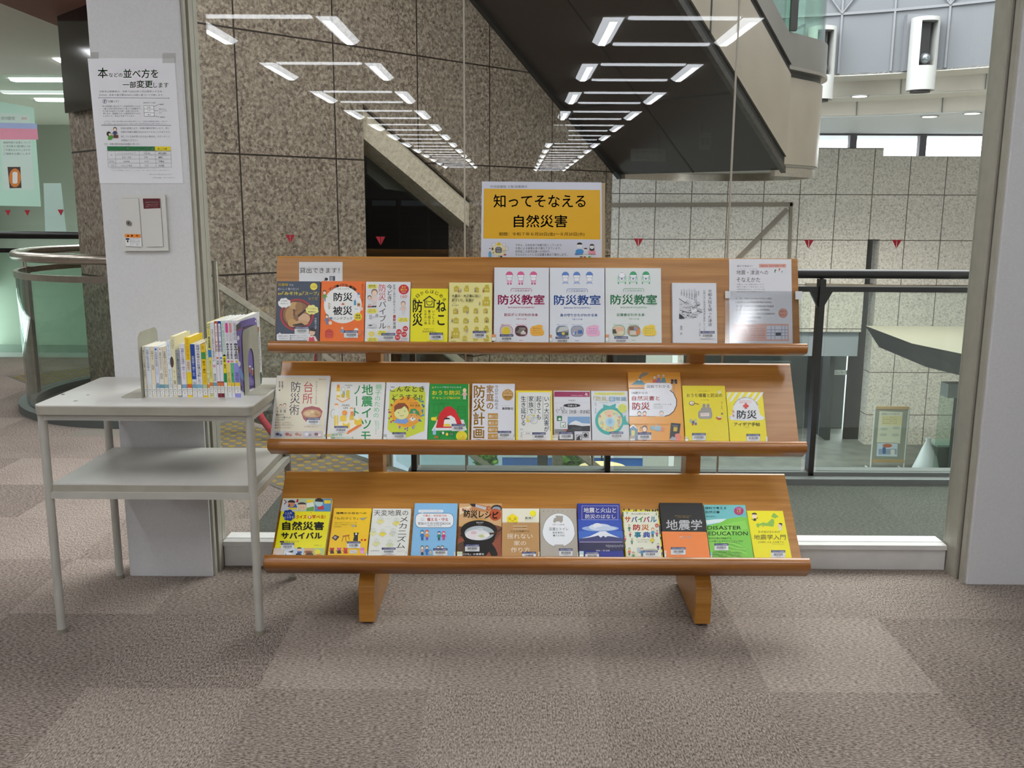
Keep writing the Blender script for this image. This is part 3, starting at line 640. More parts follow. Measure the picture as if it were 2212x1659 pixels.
# ------------------------------------------------------------ books
LIBN = '大阪市立中央図書館'
class Book(Art):
    pass
def face_book(tier, crop, quad, base, label, t=.014, spine='l', name='book', cat='book', group=None, edge=None, rough=.38):
    T = TIER[tier]; M0 = T.M @ Matrix.Translation((0, 0, t+.001)); a = Art(crop, M0, rough=rough)
    BL, BR, TL, TR = [a.uv(*q) for q in quad]
    x0, x1, y1 = (BL[0]+TL[0])/2, (BR[0]+TR[0])/2, (TL[1]+TR[1])/2; y0 = -.0095
    M = M0 @ Matrix.Translation(((x0+x1)/2, y0, 0)); root = thing(name, label, cat, group=group, M=M)
    a = Art(crop, M, rough=rough); hw, h = (x1-x0)/2-.0008, y1-y0; c = a.mt(base); e = a.mt(edge or base)
    a.mb.box(-hw, hw, 0, h, -.0012, 0, c).box(-hw, hw, 0, h, -t, -t+.0012, c)
    sx = -hw if spine == 'l' else hw-.0012
    a.mb.box(sx, sx+.0012, 0, h, -t, 0, e)
    mb = MB(); mb.box(-hw+.0015, hw-.0015, .002, h-.002, -t+.0013, -.0013, PAGE); mb.build('page_block', root)
    a.root = root; a.hw = hw; a.h = h; a.x0, a.y0, a.x1, a.y1 = quad[2][0], quad[2][1], quad[1][0], quad[1][1]
    return a
def done(a, lab=None, call=None):
    if a.mb.f: a.build('cover', a.root)
    if lab:
        x0, y0, x1, y1 = lab; b = Art(a.c, a.M, .0028, .3); hh = y1-y0; b.r(x0, y0, x1, y1, '#dfe2e4').r(x0, y0, x1, y0+hh*.31, '#22306b')
        b.t(LIBN, x0+8, y0+hh*.07, x1-8, y0+hh*.25, '#e9ecf4', .01)
        rnd = random.Random(int(x0+y0)); x = x0+(x1-x0)*.17
        while x < x1-(x1-x0)*.17: wd = rnd.choice((1.8, 2.6, 4.2)); b.r(x, y0+hh*.42, x+wd, y0+hh*.76, '#3b3d42'); x += wd+rnd.choice((1.8, 2.6, 3.4))
        b.r(x0+(x1-x0)*.3, y0+hh*.84, x1-(x1-x0)*.3, y0+hh*.89, '#8d8f94'); b.build('barcode_label', a.root)
    if call:
        x0, y0, x1, y1, c = call; b = Art(a.c, a.M, .0027, .3); b.r(x0, y0, x1, y1, '#eef0ea').r(x0, y0, x1, y0+(y1-y0)*.42, c).box(x0, y0+(y1-y0)*.45, x1, y1, 3, '#9a9a94'); b.build('call_number_label', a.root)
def lines(a, x0, y0, x1, n, dy, h, c, txts=None):
    # small print; wording follows the photograph where it can be read
    for i in range(n): a.t((txts[i % len(txts)] if txts else 'ことばのならびをみる'), x0, y0+i*dy, x1, y0+i*dy+h, c)
K, Wt = '#1d1c20', '#f4f5f6'
# ---- top tier
a = face_book(0, CA, [(132, 1080), (650, 1080), (145, 365), (655, 365)], '#3b475a', 'dark blue-grey soup recipe book with a red bowl, left end of the top tier')
a.o_(385, 755, 198, 188, '#b2343c').o_(385, 755, 178, 170, '#6d2a26').o_(382, 750, 160, 150, '#8a6242')
for x, y, w_, h_, c in ((350, 650, 60, 45, '#c9a06a'), (300, 760, 50, 90, '#b98f5a'), (430, 740, 70, 40, '#a87848'), (470, 800, 70, 60, '#d8b08a'), (330, 850, 50, 50, '#c89c62'), (410, 660, 45, 50, '#9c7446'), (440, 850, 80, 30, '#caa274')): a.o_(x, y, w_, h_, c, 14)
a.p([(390, 760), (480, 690), (495, 705), (405, 785)], '#3a2a20').p([(335, 870), (440, 850), (480, 880), (345, 885)], '#33251c').r(345, 690, 358, 770, '#4c3525')
a.t('災害時', 165, 388, 282, 420, '#f0d64a', .02).t('でも', 292, 398, 345, 420, '#dfe3ea').t('おいしく食べたい!', 163, 440, 405, 470, '#dfe3ea').t('簡単', 163, 500, 210, 525, '#f0d64a', .02).t('「みそ汁」', 215, 485, 425, 528, '#f6e25a', .03).t('&', 428, 503, 450, 526, '#f0d64a').t('「スープ」', 455, 485, 640, 528, '#f6e25a', .03).t('レシピ', 528, 548, 630, 580, '#f0d64a', .01)
a.o_(582, 427, 42, 42, '#f3e04a').t('もしもごはん2', 555, 412, 608, 440, '#3b3b32')
for cx, cy, c in ((238, 615, '#f2f3f0'), (560, 695, '#f1ec8e')):
    for dx, dy in ((-45, 0), (-22, -28), (12, -32), (45, -10), (50, 18), (18, 34), (-20, 34), (-40, 20)): a.o_(cx+dx, cy+dy, 28, 24, c, 12)
    a.o_(cx, cy, 55, 38, c)
a.t('防災備蓄', 208, 588, 272, 602, '#444').t('乾物缶詰使いこなし', 196, 620, 288, 632, '#444').t('ホッとなる温まる', 505, 678, 610, 692, '#444').t('簡単調理方法', 515, 715, 600, 728, '#333', .02)
a.rr(150, 978, 545, 1055, 14, '#e9ecf0').p([(160, 985), (190, 962), (205, 985)], '#e9ecf0').t('災害時にも役立つ', 170, 995, 290, 1012, '#333').t('3つのポイント', 180, 1022, 280, 1040, '#333')
lines(a, 305, 993, 510, 3, 20, 13, '#333', ['■備蓄食材がおいしいごはんに', '■体がほっと温まるやさしい汁', '■洗いものも少なくて楽ちん'])
a.p([(500, 1080), (515, 1010), (560, 1000), (600, 1005), (635, 1080)], '#f0dcd0').p([(520, 1080), (530, 1015), (555, 1025), (580, 1010), (600, 1080)], '#d2405e').o_(565, 960, 34, 38, '#e9c3a4').o_(563, 940, 40, 34, '#2e2422', 18, 180, 380)
a.v('今泉マユ子', 588, 790, 620, 925, '#dfe3ea'); done(a, (360, 895, 528, 978))
a = face_book(0, CA, [(652, 1085), (1172, 1085), (663, 362), (1178, 365)], '#f4731a', 'orange handbook cover with a big white circle, on the top tier')
a.o_(920, 640, 220, 215, '#f1f2ee', 40).arc('マンガ・イラスト・図解', 920, 640, 232, 228, -128, -52, 34, K, .02).t('でまるっとわかる!', 850, 445, 998, 462, K)
a.t('防災', 812, 498, 1035, 598, K, .02).t('被災', 805, 655, 1032, 760, K, .02).o_(922, 640, 17, 22, '#ea5a1e', 12, 180, 360).t('ハンドブック', 812, 780, 1030, 815, K, .005)
a.o_(1098, 778, 48, 48, '#f2dd35').t('増補', 1072, 752, 1122, 772, K, .02).t('改訂版', 1068, 780, 1128, 802, K, .02)
a.who(708, 600, 130, '#1f1a1a', '#6aa04e', '#8aa0b4').who(735, 870, 120, '#1f1a1a', '#7a86ad', '#7a86ad').o_(775, 850, 20, 22, '#f0d8c0').who(762, 690, 70, '#9a7a58', '#d8cbb8', '#bfae98')
a.rr(1088, 515, 1122, 562, 8, '#dfe4ee').r(1092, 500, 1118, 522, '#5a78b4').rr(1050, 590, 1076, 645, 6, '#4f9ec4').r(1058, 575, 1069, 592, '#aac').rr(1090, 620, 1122, 660, 5, '#c78c4a').r(1090, 632, 1122, 645, '#7a3f2a').rr(1120, 670, 1155, 706, 4, '#e8d6cc').l([(1065, 685), (1095, 692)], 6, '#8fb2c8').rr(765, 785, 800, 808, 3, '#5f8fae')
a.rr(715, 935, 805, 1025, 22, '#c93a2e').rr(728, 965, 795, 1020, 10, '#d9503e').l([(735, 940), (760, 922), (785, 940)], 7, '#a82c22').r(730, 985, 795, 990, '#a82c22')
a.who(915, 975, 80, '#d9c29a', '#eae6dc', '#cfcabc').o_(915, 945, 20, 22, '#7f9cc0').o_(1078, 935, 26, 24, '#efeae0').ring(1115, 965, 30, 28, 8, '#f2e2c2', -60, 100).v('草野かおる 今日から役立つ', 1140, 395, 1162, 620, '#7a2c08'); a.t('あさ出版', 888, 1040, 942, 1050, '#b84c10'); done(a, (935, 940, 1098, 1025))
a = face_book(0, CA, [(1172, 1088), (1698, 1088), (1183, 367), (1708, 375)], '#e6e8ea', 'white preparedness book with red and black vertical title, on the top tier')
a.v('防災', 1335, 395, 1425, 590, '#d23a3e', .0).v('バイブル', 1335, 590, 1430, 925, K).v('今どき', 1432, 398, 1498, 600, K, .005).v('家族と自分の命をつなぐ', 1505, 400, 1535, 745, K).v('最新', 1503, 755, 1540, 835, '#d23a3e', .02).v('常識', 1503, 838, 1540, 920, K)
a.o_(1630, 460, 60, 58, '#cf2a30').t('生き', 1604, 420, 1654, 444, '#f3d44a', .03).t('延びる', 1592, 450, 1666, 476, '#f3d44a', .03).t('ための', 1606, 482, 1654, 498, Wt).t('160', 1594, 526, 1668, 558, '#d23a3e').t('のアイデア', 1598, 562, 1662, 574, '#777')
for x0, y0, x1, y1 in ((1208, 400, 1322, 450), (1203, 685, 1320, 738), (1562, 790, 1685, 838), (1322, 940, 1428, 995), (1205, 1020, 1325, 1072)): a.rr(x0, y0, x1, y1, 22, '#f2ea5c').t('地震 台風', x0+22, y0+10, x1-22, y0+22, '#444').t('停電に強い知恵', x0+14, y0+28, x1-14, y0+40, '#444')
a.who(1290, 668, 215, '#8c6a5c', '#f0dcd6', '#e9d6d0').who(1232, 668, 140, '#6a5148', '#e6e6ea', '#d9c4c0').who(1625, 760, 165, '#a08a80', '#e6d2c8', '#ddd').r(1208, 655, 1252, 668, '#b8353a').r(1255, 652, 1312, 668, '#33343a')
a.rr(1228, 755, 1262, 810, 6, '#b9bcc2').l([(1262, 790), (1310, 770)], 12, '#c9ccd2').o_(1318, 765, 18, 20, '#a8abb2').p([(1205, 905), (1210, 870), (1280, 855), (1320, 875), (1315, 910)], '#d5d8dc').o_(1242, 880, 22, 8, '#55575c').o_(1255, 980, 36, 32, '#f0e47a').who(1455, 970, 85, '#a58a80', '#efe6e2', '#ddd').p([(1335, 1060), (1345, 1015), (1430, 1020), (1440, 1062)], '#dfe1e4')
for x, y, s_ in ((1575, 955, '台風'), (1650, 918, '地震'), (1635, 985, '火事'), (1560, 1020, '豪雨')): a.o_(x, y, 31, 31, '#cf2a30').t(s_, x-20, y-11, x+20, y+11, '#f7e3e2')
a.t('さまざまな', 1605, 1025, 1675, 1045, '#333').t('災害対策に役立つ', 1545, 1055, 1680, 1072, '#c8343a').t('最新知識', 1225, 412, 1300, 425, '#444'); done(a, (1370, 970, 1530, 1060))
a = face_book(0, CA, [(1698, 1090), (2145, 1093), (1713, 448), (2148, 450)], '#f5ec0c', 'bright yellow book with a cat face inside a house outline, on the top tier')
a.arc('今日からはじめる', 1930, 660, 195, 175, -152, -28, 40, K, .01)
a.v('防災', 1728, 575, 1852, 890, K, .02).v('ねこ', 2005, 575, 2125, 890, K, .02)
a.l([(1858, 592), (1930, 540), (2002, 592)], 13, K).l([(1876, 590), (1876, 665), (1984, 665), (1984, 590)], 11, K).p([(1895, 580), (1905, 600), (1950, 600), (1962, 578), (1968, 610), (1955, 640), (1930, 648), (1903, 640), (1892, 612)], K).p([(1901, 592), (1908, 606), (1950, 606), (1957, 590), (1961, 612), (1950, 634), (1930, 641), (1908, 634), (1899, 612)], '#f5ec0c')
a.v('いっしょに', 1958, 698, 1992, 870, K).v('乗り越える', 1912, 698, 1945, 870, K).v('ための一冊', 1868, 698, 1900, 870, K).t('猫と家族アドバイザー', 1865, 915, 1988, 928, K).t('かばきみなこ', 1848, 938, 2002, 962, K).t('KADOKAWA', 1898, 1062, 1952, 1070, K); done(a, (1930, 965, 2088, 1050))
a = face_book(0, CB, [(97, 1095), (612, 1095), (105, 378), (612, 382)], '#efe79a', 'pale yellow book with rows of mustard houses, on the top tier')
rnd = random.Random(3)
for cx, cy, s_ in ((195, 450, 1), (312, 450, 1), (430, 462, .9), (545, 450, 1.2), (540, 600, 1.5), (185, 712, 1), (305, 690, 1.2), (420, 710, .9), (535, 708, .9), (190, 820, 1), (300, 825, .9), (425, 812, .9), (545, 815, .9), (182, 965, 1.6), (305, 915, .9), (430, 920, .8), (540, 920, 1), (290, 1028, .8), (415, 1030, .8), (542, 1025, 1)):
    c = '#cfbb3a'; w_ = 36*s_; hh = 36*s_; k = rnd.random()
    a.r(cx-w_*.8, cy-hh*.3, cx+w_*.8, cy+hh, c)
    if k < .4: a.p([(cx-w_, cy-hh*.3), (cx, cy-hh), (cx+w_, cy-hh*.3)], c)
    elif k < .7: a.r(cx-w_*.4, cy-hh, cx+w_*.6, cy, c)
    else: a.o_(cx, cy-hh*.3, w_*.75, hh*.7, c, 14)
    a.r(cx-w_*.35, cy+hh*.1, cx-w_*.05, cy+hh*.4, '#efe79a').r(cx+w_*.2, cy+hh*.1, cx+w_*.45, cy+hh*.4, '#efe79a')
for x, y, c in ((220, 498, '#c46a5a'), (245, 500, '#8a9a8a'), (415, 495, '#7a8a9a'), (508, 500, '#8a3a2a'), (465, 650, '#9a9a90'), (205, 738, '#b08a7a'), (322, 750, '#8a8a9a'), (438, 745, '#b09a8a'), (545, 745, '#9a8a8a'), (145, 850, '#5a8a6a'), (332, 855, '#8a9ab0'), (545, 850, '#6a5a4a'), (318, 970, '#b08a9a'), (140, 1040, '#8a4a2a')): a.who(x, y, 44, '#5a4a3a', c, c)
a.t('大震災・大災害に強い', 142, 522, 475, 556, '#26241c', .01).t('家づくり、家選び', 142, 570, 398, 606, '#26241c', .01).t('一級建築士', 150, 626, 186, 633, '#444').t('井上恵子', 142, 640, 222, 658, '#333').t('朝日新聞出版', 135, 1060, 192, 1070, '#333'); done(a, (385, 945, 540, 1030), None)
def kids(a, x, c, c2, sub, auth, pics, kind, blob, bt, label_box, y0=0):
    # three small drawn children above the title
    for i, dx in enumerate((180, 312, 460)):
        cx = x+dx
        if kind == 2:
            a.rr(cx-52, 300+y0, cx+52, 380+y0, 14, '#a9d8bd').rr(cx-46, 345+y0, cx+46, 372+y0, 8, '#d5ecdd').r(cx-46, 375+y0, cx-34, 398+y0, c).r(cx+34, 375+y0, cx+46, 398+y0, c)
        a.o_(cx, 296+y0, 40, 36, '#8b93a8', 18).o_(cx, 296+y0, 36, 32, '#f4f5f8', 18)
        if not (kind == 2 and i == 0): a.o_(cx, 288+y0, 40, 38, c2, 18, 180, 360).r(cx-44, 286+y0, cx+44, 292+y0, c2)
        else: a.o_(cx-28, 268+y0, 10, 10, '#e6ece8').o_(cx+28, 268+y0, 10, 10, '#e6ece8')
        a.rr(cx-30, 318+y0, cx+30, 362+y0, 12, '#f1f2f6').box(cx-29, 320+y0, cx+29, 360+y0, 3, '#8b93a8')
        if kind == 0: a.r(cx-27, 352+y0, cx-4, 392+y0, '#eba9c6').r(cx+4, 352+y0, cx+27, 392+y0, '#eba9c6').r(cx-26, 390+y0, cx-6, 402+y0, c).r(cx+6, 390+y0, cx+26, 402+y0, c)
        elif kind == 1: a.p([(cx-40, 395+y0), (cx-25, 368+y0), (cx+25, 368+y0), (cx+40, 395+y0), (cx+10, 385+y0), (cx-10, 385+y0)], '#9fb6e2')
        else: a.rr(cx-20, 325+y0, cx+20, 348+y0, 4, '#dfe6ea').r(cx-10, 328+y0, cx+8, 344+y0, '#5a6d8c')
    a.l([(x+195, 488+y0), (x+197, 460+y0), (x+210, 450+y0), (x+420, 450+y0), (x+435, 460+y0), (x+437, 488+y0)], 4, c)
    a.t('こどものための', x+218, 464+y0, x+415, 486+y0, c, .005).t('防災教室', x+46, 520+y0, x+590, 638+y0, c, .02).t('BOUSAI KYOUSHITSU', x+165, 662+y0, x+470, 680+y0, c).t(sub, x+(118 if kind else 120), 738+y0, x+(512 if kind == 0 else 555 if kind == 1 else 445), 774+y0, c, .01).t(auth, x+258, 796+y0, x+378, 814+y0, c)
    for (cx, c1, cc) in zip((x+143, x+318), pics, ('#c9508a', '#6a5a50')):
        a.rr(cx-74, 880+y0, cx+74, 1005+y0, 50, c).rr(cx-70, 884+y0, cx+70, 1001+y0, 48, c1)
    for cx in (x+143, x+318): a.t('中はこんなふう', cx-62, 862+y0, cx+58, 876+y0, c)
    cx = x+500
    a.rr(cx-78, 884+y0, cx+70, 1002+y0, 48, blob).o_(cx+50, 965+y0, 34, 36, blob).o_(cx+25, 892+y0, 44, 20, blob)
    for i in range(3): a.t(bt[i], cx-50, 908+y0+i*26, cx+46, 922+y0+i*26, c if kind else '#a8603a')
    a.t('理論社', x+292, 1048+y0, x+342, 1060+y0, c)
a = face_book(0, CB, [(622, 1100), (1273, 1100), (630, 205), (1275, 205)], '#e3e7ec', 'white large-format book with crimson title and three children in pink helmets, on the top tier', spine='l', edge='#a8285a')
kids(a, 632, '#c22f6e', '#dd5f93', '防災グッズがわかる本', '今泉マユ子 著', ('#cfc8c0', '#3c2d2a'), 0, '#f2b63c', ('最新防災用に', '必要なものも', 'わかる!'), None)
a.o_(770, 942, 45, 44, '#f0d93a').p([(725, 975), (760, 900), (800, 905), (822, 960), (790, 985)], '#ead02c').r(925, 905, 1000, 935, '#8a8078').p([(885, 960), (950, 900), (960, 990)], '#76706a').r(945, 955, 1002, 985, '#d9cfc4').r(960, 940, 985, 960, '#e8e2da'); done(a, (700, 985, 857, 1070), (603, 985, 655, 1060, '#e9a06a'))
a = face_book(0, CB, [(1275, 1100), (1922, 1100), (1280, 208), (1925, 208)], '#e3e8ee', 'white large-format book with blue title and three children in blue caps, on the top tier')
kids(a, 1284, '#2f68b8', '#5b83cf', '身の守りかたがわかる本', '今泉マユ子 著', ('#8c8f8c', '#a7a9b4'), 1, '#f2b8d8', ('みんなで', 'いまやの', '力かがせる!'), None, 4)
a.p([(1365, 960), (1400, 900), (1490, 890), (1500, 935), (1420, 950)], '#c9cdc9').r(1360, 960, 1500, 998, '#4a4f4a').r(1375, 970, 1420, 1000, '#2d5ea8').o_(1440, 975, 20, 16, '#d8c85a').p([(1545, 985), (1575, 940), (1600, 985)], '#d8dae0').r(1610, 935, 1660, 975, '#3f68b0').r(1570, 950, 1590, 985, '#4a78c0'); done(a, (1348, 1012, 1505, 1095), (1278, 990, 1306, 1066, '#e9a06a'))
a = face_book(0, CC, [(-175, 1075), (470, 1075), (-172, 205), (468, 205)], '#e3e9e7', 'white large-format book with green title and three children in armchairs, on the top tier')
a.c = (950, 540, .18535); kids(a, 1942, '#3fa06c', '#37a36c', '災害食がわかる本', '今泉マユ子 著', ('#d8c8a8', '#b58a68'), 2, '#f2d03c', ('みんなで', 'たのしく', '食べてよう!'), None)
a.r(2015, 925, 2060, 975, '#4a4238').r(2050, 905, 2130, 950, '#e8b89a').o_(2110, 965, 34, 24, '#e2d8b8').r(2205, 895, 2260, 935, '#7a5a48').r(2215, 940, 2290, 990, '#d8d2c8').o_(2310, 950, 26, 40, '#e08a3a').r(2265, 900, 2300, 945, '#8a98b8'); done(a, (2033, 1010, 2190, 1095), (1930, 985, 1968, 1066, '#e9a06a'))
a = face_book(0, CC, [(588, 1075), (1100, 1075), (590, 372), (1100, 378)], '#e2e5ea', 'plain white book with a brush-drawn picture and vertical title, alone before the flyers', t=.019)
a.v('水都大阪を襲った津波', 995, 445, 1045, 870, '#26242a').v('石碑は次の南海地震津波を警告している', 942, 455, 970, 920, '#6a6a72').v('二〇一一年改訂版', 893, 825, 915, 980, '#777').v('長尾 武', 678, 860, 708, 965, '#333')
a.p([(668, 555), (730, 600), (760, 560), (800, 585), (805, 610), (930, 690), (930, 715), (800, 785), (668, 785)], '#d5d8dd')
rnd = random.Random(5)
for i in range(70):
    x, y = rnd.uniform(672, 900), rnd.uniform(600, 775)
    if y < 560+abs(x-760)*.3 or y > 800-(x-790)*.5: continue
    an = rnd.uniform(-.9, .5); ln = rnd.uniform(12, 45); a.l([(x, y), (x+ln*math.cos(an), y+ln*math.sin(an))], rnd.uniform(2, 5), rnd.choice(('#2a2a2e', '#4a4a50', '#6a6c72')))
a.p([(668, 725), (700, 745), (735, 780), (668, 783)], '#202024').l([(668, 555), (735, 602)], 6, '#303034').l([(690, 690), (780, 720), (850, 690), (930, 712)], 6, '#26262a').p([(800, 640), (830, 690), (860, 660), (870, 700), (810, 720)], '#eceef2')
for i, n in enumerate((9, 8, 9, 10, 10, 9)): a.v('これより津波来り申候'[:n], 684+i*30-(i > 3)*2, 450-(i % 2)*8, 704+i*30, 520+i*12, '#3c3c42')
for x in (852, 878): a.v('大地震両川口津浪', x, 468, x+18, 610 if x < 870 else 520, '#4a4a50')
done(a, (912, 925, 1070, 1010))
# loan notice taped behind the first books
Mn = TIER[0].M @ Matrix.Translation((0, .2, .0012)); root = thing('paper_notice', 'small white taped notice with one line of writing, top left of the bookstand', 'notice', M=Mn)
a = Art(CA, Mn, 2e-4, .6); a.r(410, 140, 917, 470, '#dfe0e2').t('貸出できます！', 418, 205, 880, 270, '#222', .004).o_(728, 340, 20, 18, '#2a2a2c').r(765, 305, 830, 360, '#4a4f58').r(772, 312, 806, 360, '#9aa0a8').l([(700, 350), (728, 370)], 6, '#222').l([(690, 320), (705, 328)], 3, '#999'); a.build('sheet', root)
b = Art(CA, Mn, .0012, .25); b.r(398, 188, 940, 275, '#f2f3f4'); b.mb.mats[0] = glass('clear_tape', '#fbfaf8', .015, .3); b.build('tape_strip', root)
# flyers in a clear pocket at the right end
Mf = TIER[0].M @ Matrix.Translation((.86, -.0095, .006)); root = thing('event_flyer', 'stack of white and pink event flyers in the clear pocket, top right of the stand', 'flyer', M=Mf)
a = Art(CC, Mf, 2e-4, .45); c0, c1, c2, c3 = a.uv(1243, 1078), a.uv(1962, 1080), a.uv(1945, 105), a.uv(1238, 100)
a.mb.prism([(*c0, -.005), (*c1, -.005), (*c2, -.005), (*c3, -.005)], [(*c0, 0), (*c1, 0), (*c2, 0), (*c3, 0)], mat('#e7e8ec', .5))
a.t('親子で学ぼう！', 1328, 172, 1502, 195, '#444').t('地震・津波への', 1322, 230, 1682, 282, '#26262a', .0).t('そなえかた', 1322, 312, 1590, 365, '#26262a', .0).t('じ しん   つ なみ', 1335, 210, 1560, 222, '#888').r(1578, 158, 1885, 200, '#e4a89c').t('大阪管区気象台・大阪市立中央図書館 コラボ講座', 1592, 172, 1870, 190, '#6a3a34')
a.t('?', 1750, 222, 1775, 258, '#3f8f5a', .03).t('?', 1798, 208, 1820, 242, '#d2604a', .03).t('?', 1832, 238, 1848, 260, '#4a9ab8', .03)
lines(a, 1325, 385, 1640, 4, 28, 14, '#666', ['地震のしくみと津波の高さについて', '親子で楽しく学びましょう。', '大阪管区気象台の方から、わかりやすくお話', '気になることを聞いてみよう'])
for i, s_ in enumerate(('日　時： 令和７(2025)年 7月 5日 土曜日', '　　　　　　10時～12時(開場10時)', '会　場： 大阪市立中央図書館 5階 中会議室', '定　員： 60名(当日先着順・参加費無料)', '対　象： 小学生以上（小学生の方は保護者同伴）', '講　師： 大阪管区気象台職員', '共　催： 大阪管区気象台')): a.t(s_, 1315, 543+i*43, (1725, 1720, 1745, 1700, 1760, 1600, 1540)[i], 566+i*43, '#454a58')
a.o_(1850, 720, 52, 54, '#e0a08c').t('参加者には', 1815, 690, 1885, 704, '#5a2a24').t('もれなく!', 1815, 732, 1890, 748, '#5a2a24')
a.p([(1285, 838), (1912, 842), (1918, 1036), (1285, 1034)], '#e9b4a4').t('大阪市立中央図書館', 1325, 852, 1545, 876, '#3a3a40'); lines(a, 1312, 890, 1640, 5, 25, 12, '#6a5a58', ['〒550-0014 大阪市西区北堀江4-3-2', '地下鉄千日前線・長堀鶴見緑地線 西長堀駅', '電話 06-6539-3326', '開館時間', '月曜から金曜 午前9時15分から'])
a.r(1662, 862, 1902, 1018, '#dfe2ea')
for y in (905, 940, 972): a.r(1662, y, 1902, y+6, '#8c94b4')
for x in (1712, 1755, 1832, 1870): a.r(x, 862, x+5, 1018, '#8c94b4')
a.rr(1765, 940, 1825, 975, 8, '#3c3f4a'); a.build('printed_sheet', root)
Mp = TIER[0].M @ Matrix.Translation((.86, -.0095, .012)); root = thing('clear_pocket', 'clear plastic flyer pocket taped to the right end of the top tier', 'flyer holder', M=Mp)
a = Art(CC, Mp, 0, .1); c = [a.uv(*q) for q in ((1190, 1078), (2065, 1082), (2055, 470), (1192, 466))]; PK = glass('clear_plastic_film', '#f4f5f6', .035, .09)
a.mb.prism([(*q, 0) for q in c], [(*q, .0008) for q in c], PK); a.mb.prism([(*q, -.0105) for q in c[:2]]+[(*q, 0) for q in c[1::-1]], [(q[0], q[1]+.001, -.0105) for q in c[:2]]+[(q[0], q[1]+.001, 0) for q in c[1::-1]], PK); a.build('sleeve', root)
for x0, y0, x1, y1 in ((1192, 468, 1255, 548), (1990, 470, 2068, 562)):
    b = Art(CC, Mp, .0012, .4); b.r(x0, y0, x1, y1, '#d9dadb'); b.build('tape', root)
# ---- middle tier
a = face_book(1, CD, [(75, 890), (722, 893), (140, 112), (765, 117)], '#dedfe0', 'large cream kitchen book with a red bowl, left end of the middle tier', t=.012)
a.p([(112, 858), (690, 860), (735, 137), (160, 132)], '#e6dfc8').v('防災術', 310, 180, 435, 580, '#2a2c3c', .0, dx=-18).v('台所', 455, 180, 580, 450, '#b8323c', .0, dx=-8).v('がんばらなくても大丈夫', 603, 180, 625, 450, '#4a4660', dx=-6)
a.v('坂本廣子', 205, 180, 227, 270, K, .02).v('坂本佳奈 著', 172, 180, 194, 295, K, .02).t('奥田 なか先', 640, 152, 722, 166, '#333')
a.p([(435, 545), (470, 490), (560, 470), (650, 490), (685, 530), (665, 600), (600, 680), (520, 680), (460, 620)], '#a8585a').o_(560, 560, 108, 52, '#c89a70').o_(555, 555, 92, 40, '#d8b083').o_(510, 560, 34, 22, '#e2c69a').o_(600, 550, 30, 20, '#caa06a').o_(565, 540, 24, 16, '#e6d0a4').o_(620, 570, 26, 14, '#b78a58')
for x, y, h in ((160, 545, 60), (198, 545, 95), (245, 548, 110)): a.who(x, y, h, '#4a4640', '#d8d0bc', '#8a8478')
a.t('震災から', 142, 562, 235, 585, K, .01).t('ふつうの暮らしに', 140, 592, 315, 615, K, .005).t('もどるまで', 136, 622, 245, 642, K, .01)
lines(a, 134, 655, 320, 2, 20, 13, '#8a3a32', ['■発酵 そのとき何が役立つ', '親しい人と温かいごはんを']); a.t('■役立つこれだけはそろえ', 130, 690, 350, 704, '#555').t('■図解ですぐにわかる手作り', 130, 718, 318, 732, '#8a3a32').t('使わず手間なくできるレシピ', 470, 705, 630, 718, '#8a3a32')
for i, c in enumerate(('#c2c6d2', '#cdc6c0', '#d6ccc2', '#c6c4cc', '#c8c2c4')):
    x = 120+i*113; a.r(x, 765, x+110, 838, c)
    a.o_(x+40, 800, 24, 18, ('#50546a', '#9a5048', '#b88a72', '#e6e6ea', '#8a5a62')[i], 12).o_(x+78, 810, 18, 15, ('#70748a', '#c07a6a', '#c99a80', '#9a8a9a', '#e6dede')[i], 12)
a.t('柴田書店', 372, 862, 418, 872, '#555'); done(a, (500, 610, 655, 690), (706, 800, 722, 868, '#9ab0a0'))
a = face_book(1, CD, [(730, 895), (1382, 895), (778, 190), (1410, 190)], '#e6e8e3', 'white notebook-style book with mint green vertical title and isometric yellow rooms', t=.016)
G_ = '#56c47e'; a.v('地震イツモ', 1140, 215, 1275, 880, G_, .02, dx=-20).v('ノート', 1040, 215, 1140, 610, G_, .02, dx=-20).v('親子のための', 1300, 215, 1375, 610, G_, .0, dx=-30).v('防災マニュアル', 1292, 640, 1318, 800, G_).v('キモチの', 1322, 640, 1344, 740, G_)
a.t('MOSHIMO', 945, 222, 1030, 238, '#333').t('LIFE', 968, 246, 1006, 262, '#333').t('ITSUMO', 912, 452, 1000, 474, '#333', .01).t('LIFE', 928, 484, 980, 502, '#333', .01)
O, Y_ = '#f29a3a', '#f3cf3c'
a.p([(845, 375), (925, 325), (1002, 375), (912, 425)], '#f0e6cc').p([(845, 375), (912, 420), (1005, 372), (1005, 384), (912, 430), (845, 386)], O).rr(848, 245, 888, 370, 10, Y_).rr(852, 220, 885, 262, 12, O).r(848, 300, 888, 345, '#f6ecc8').o_(925, 275, 24, 22, '#e8ebe8').ring(925, 275, 24, 22, 3, '#999').r(918, 300, 945, 345, '#9fb08a').rr(960, 285, 1000, 375, 12, '#d8c84a').r(905, 330, 940, 370, '#c9b43a')
a.p([(785, 715), (985, 600), (1140, 690), (960, 810)], '#f3ead0').p([(960, 790), (1140, 680), (1140, 700), (975, 800)], O).p([(960, 775), (1140, 665), (1140, 690), (972, 790)], '#ee7f4a')
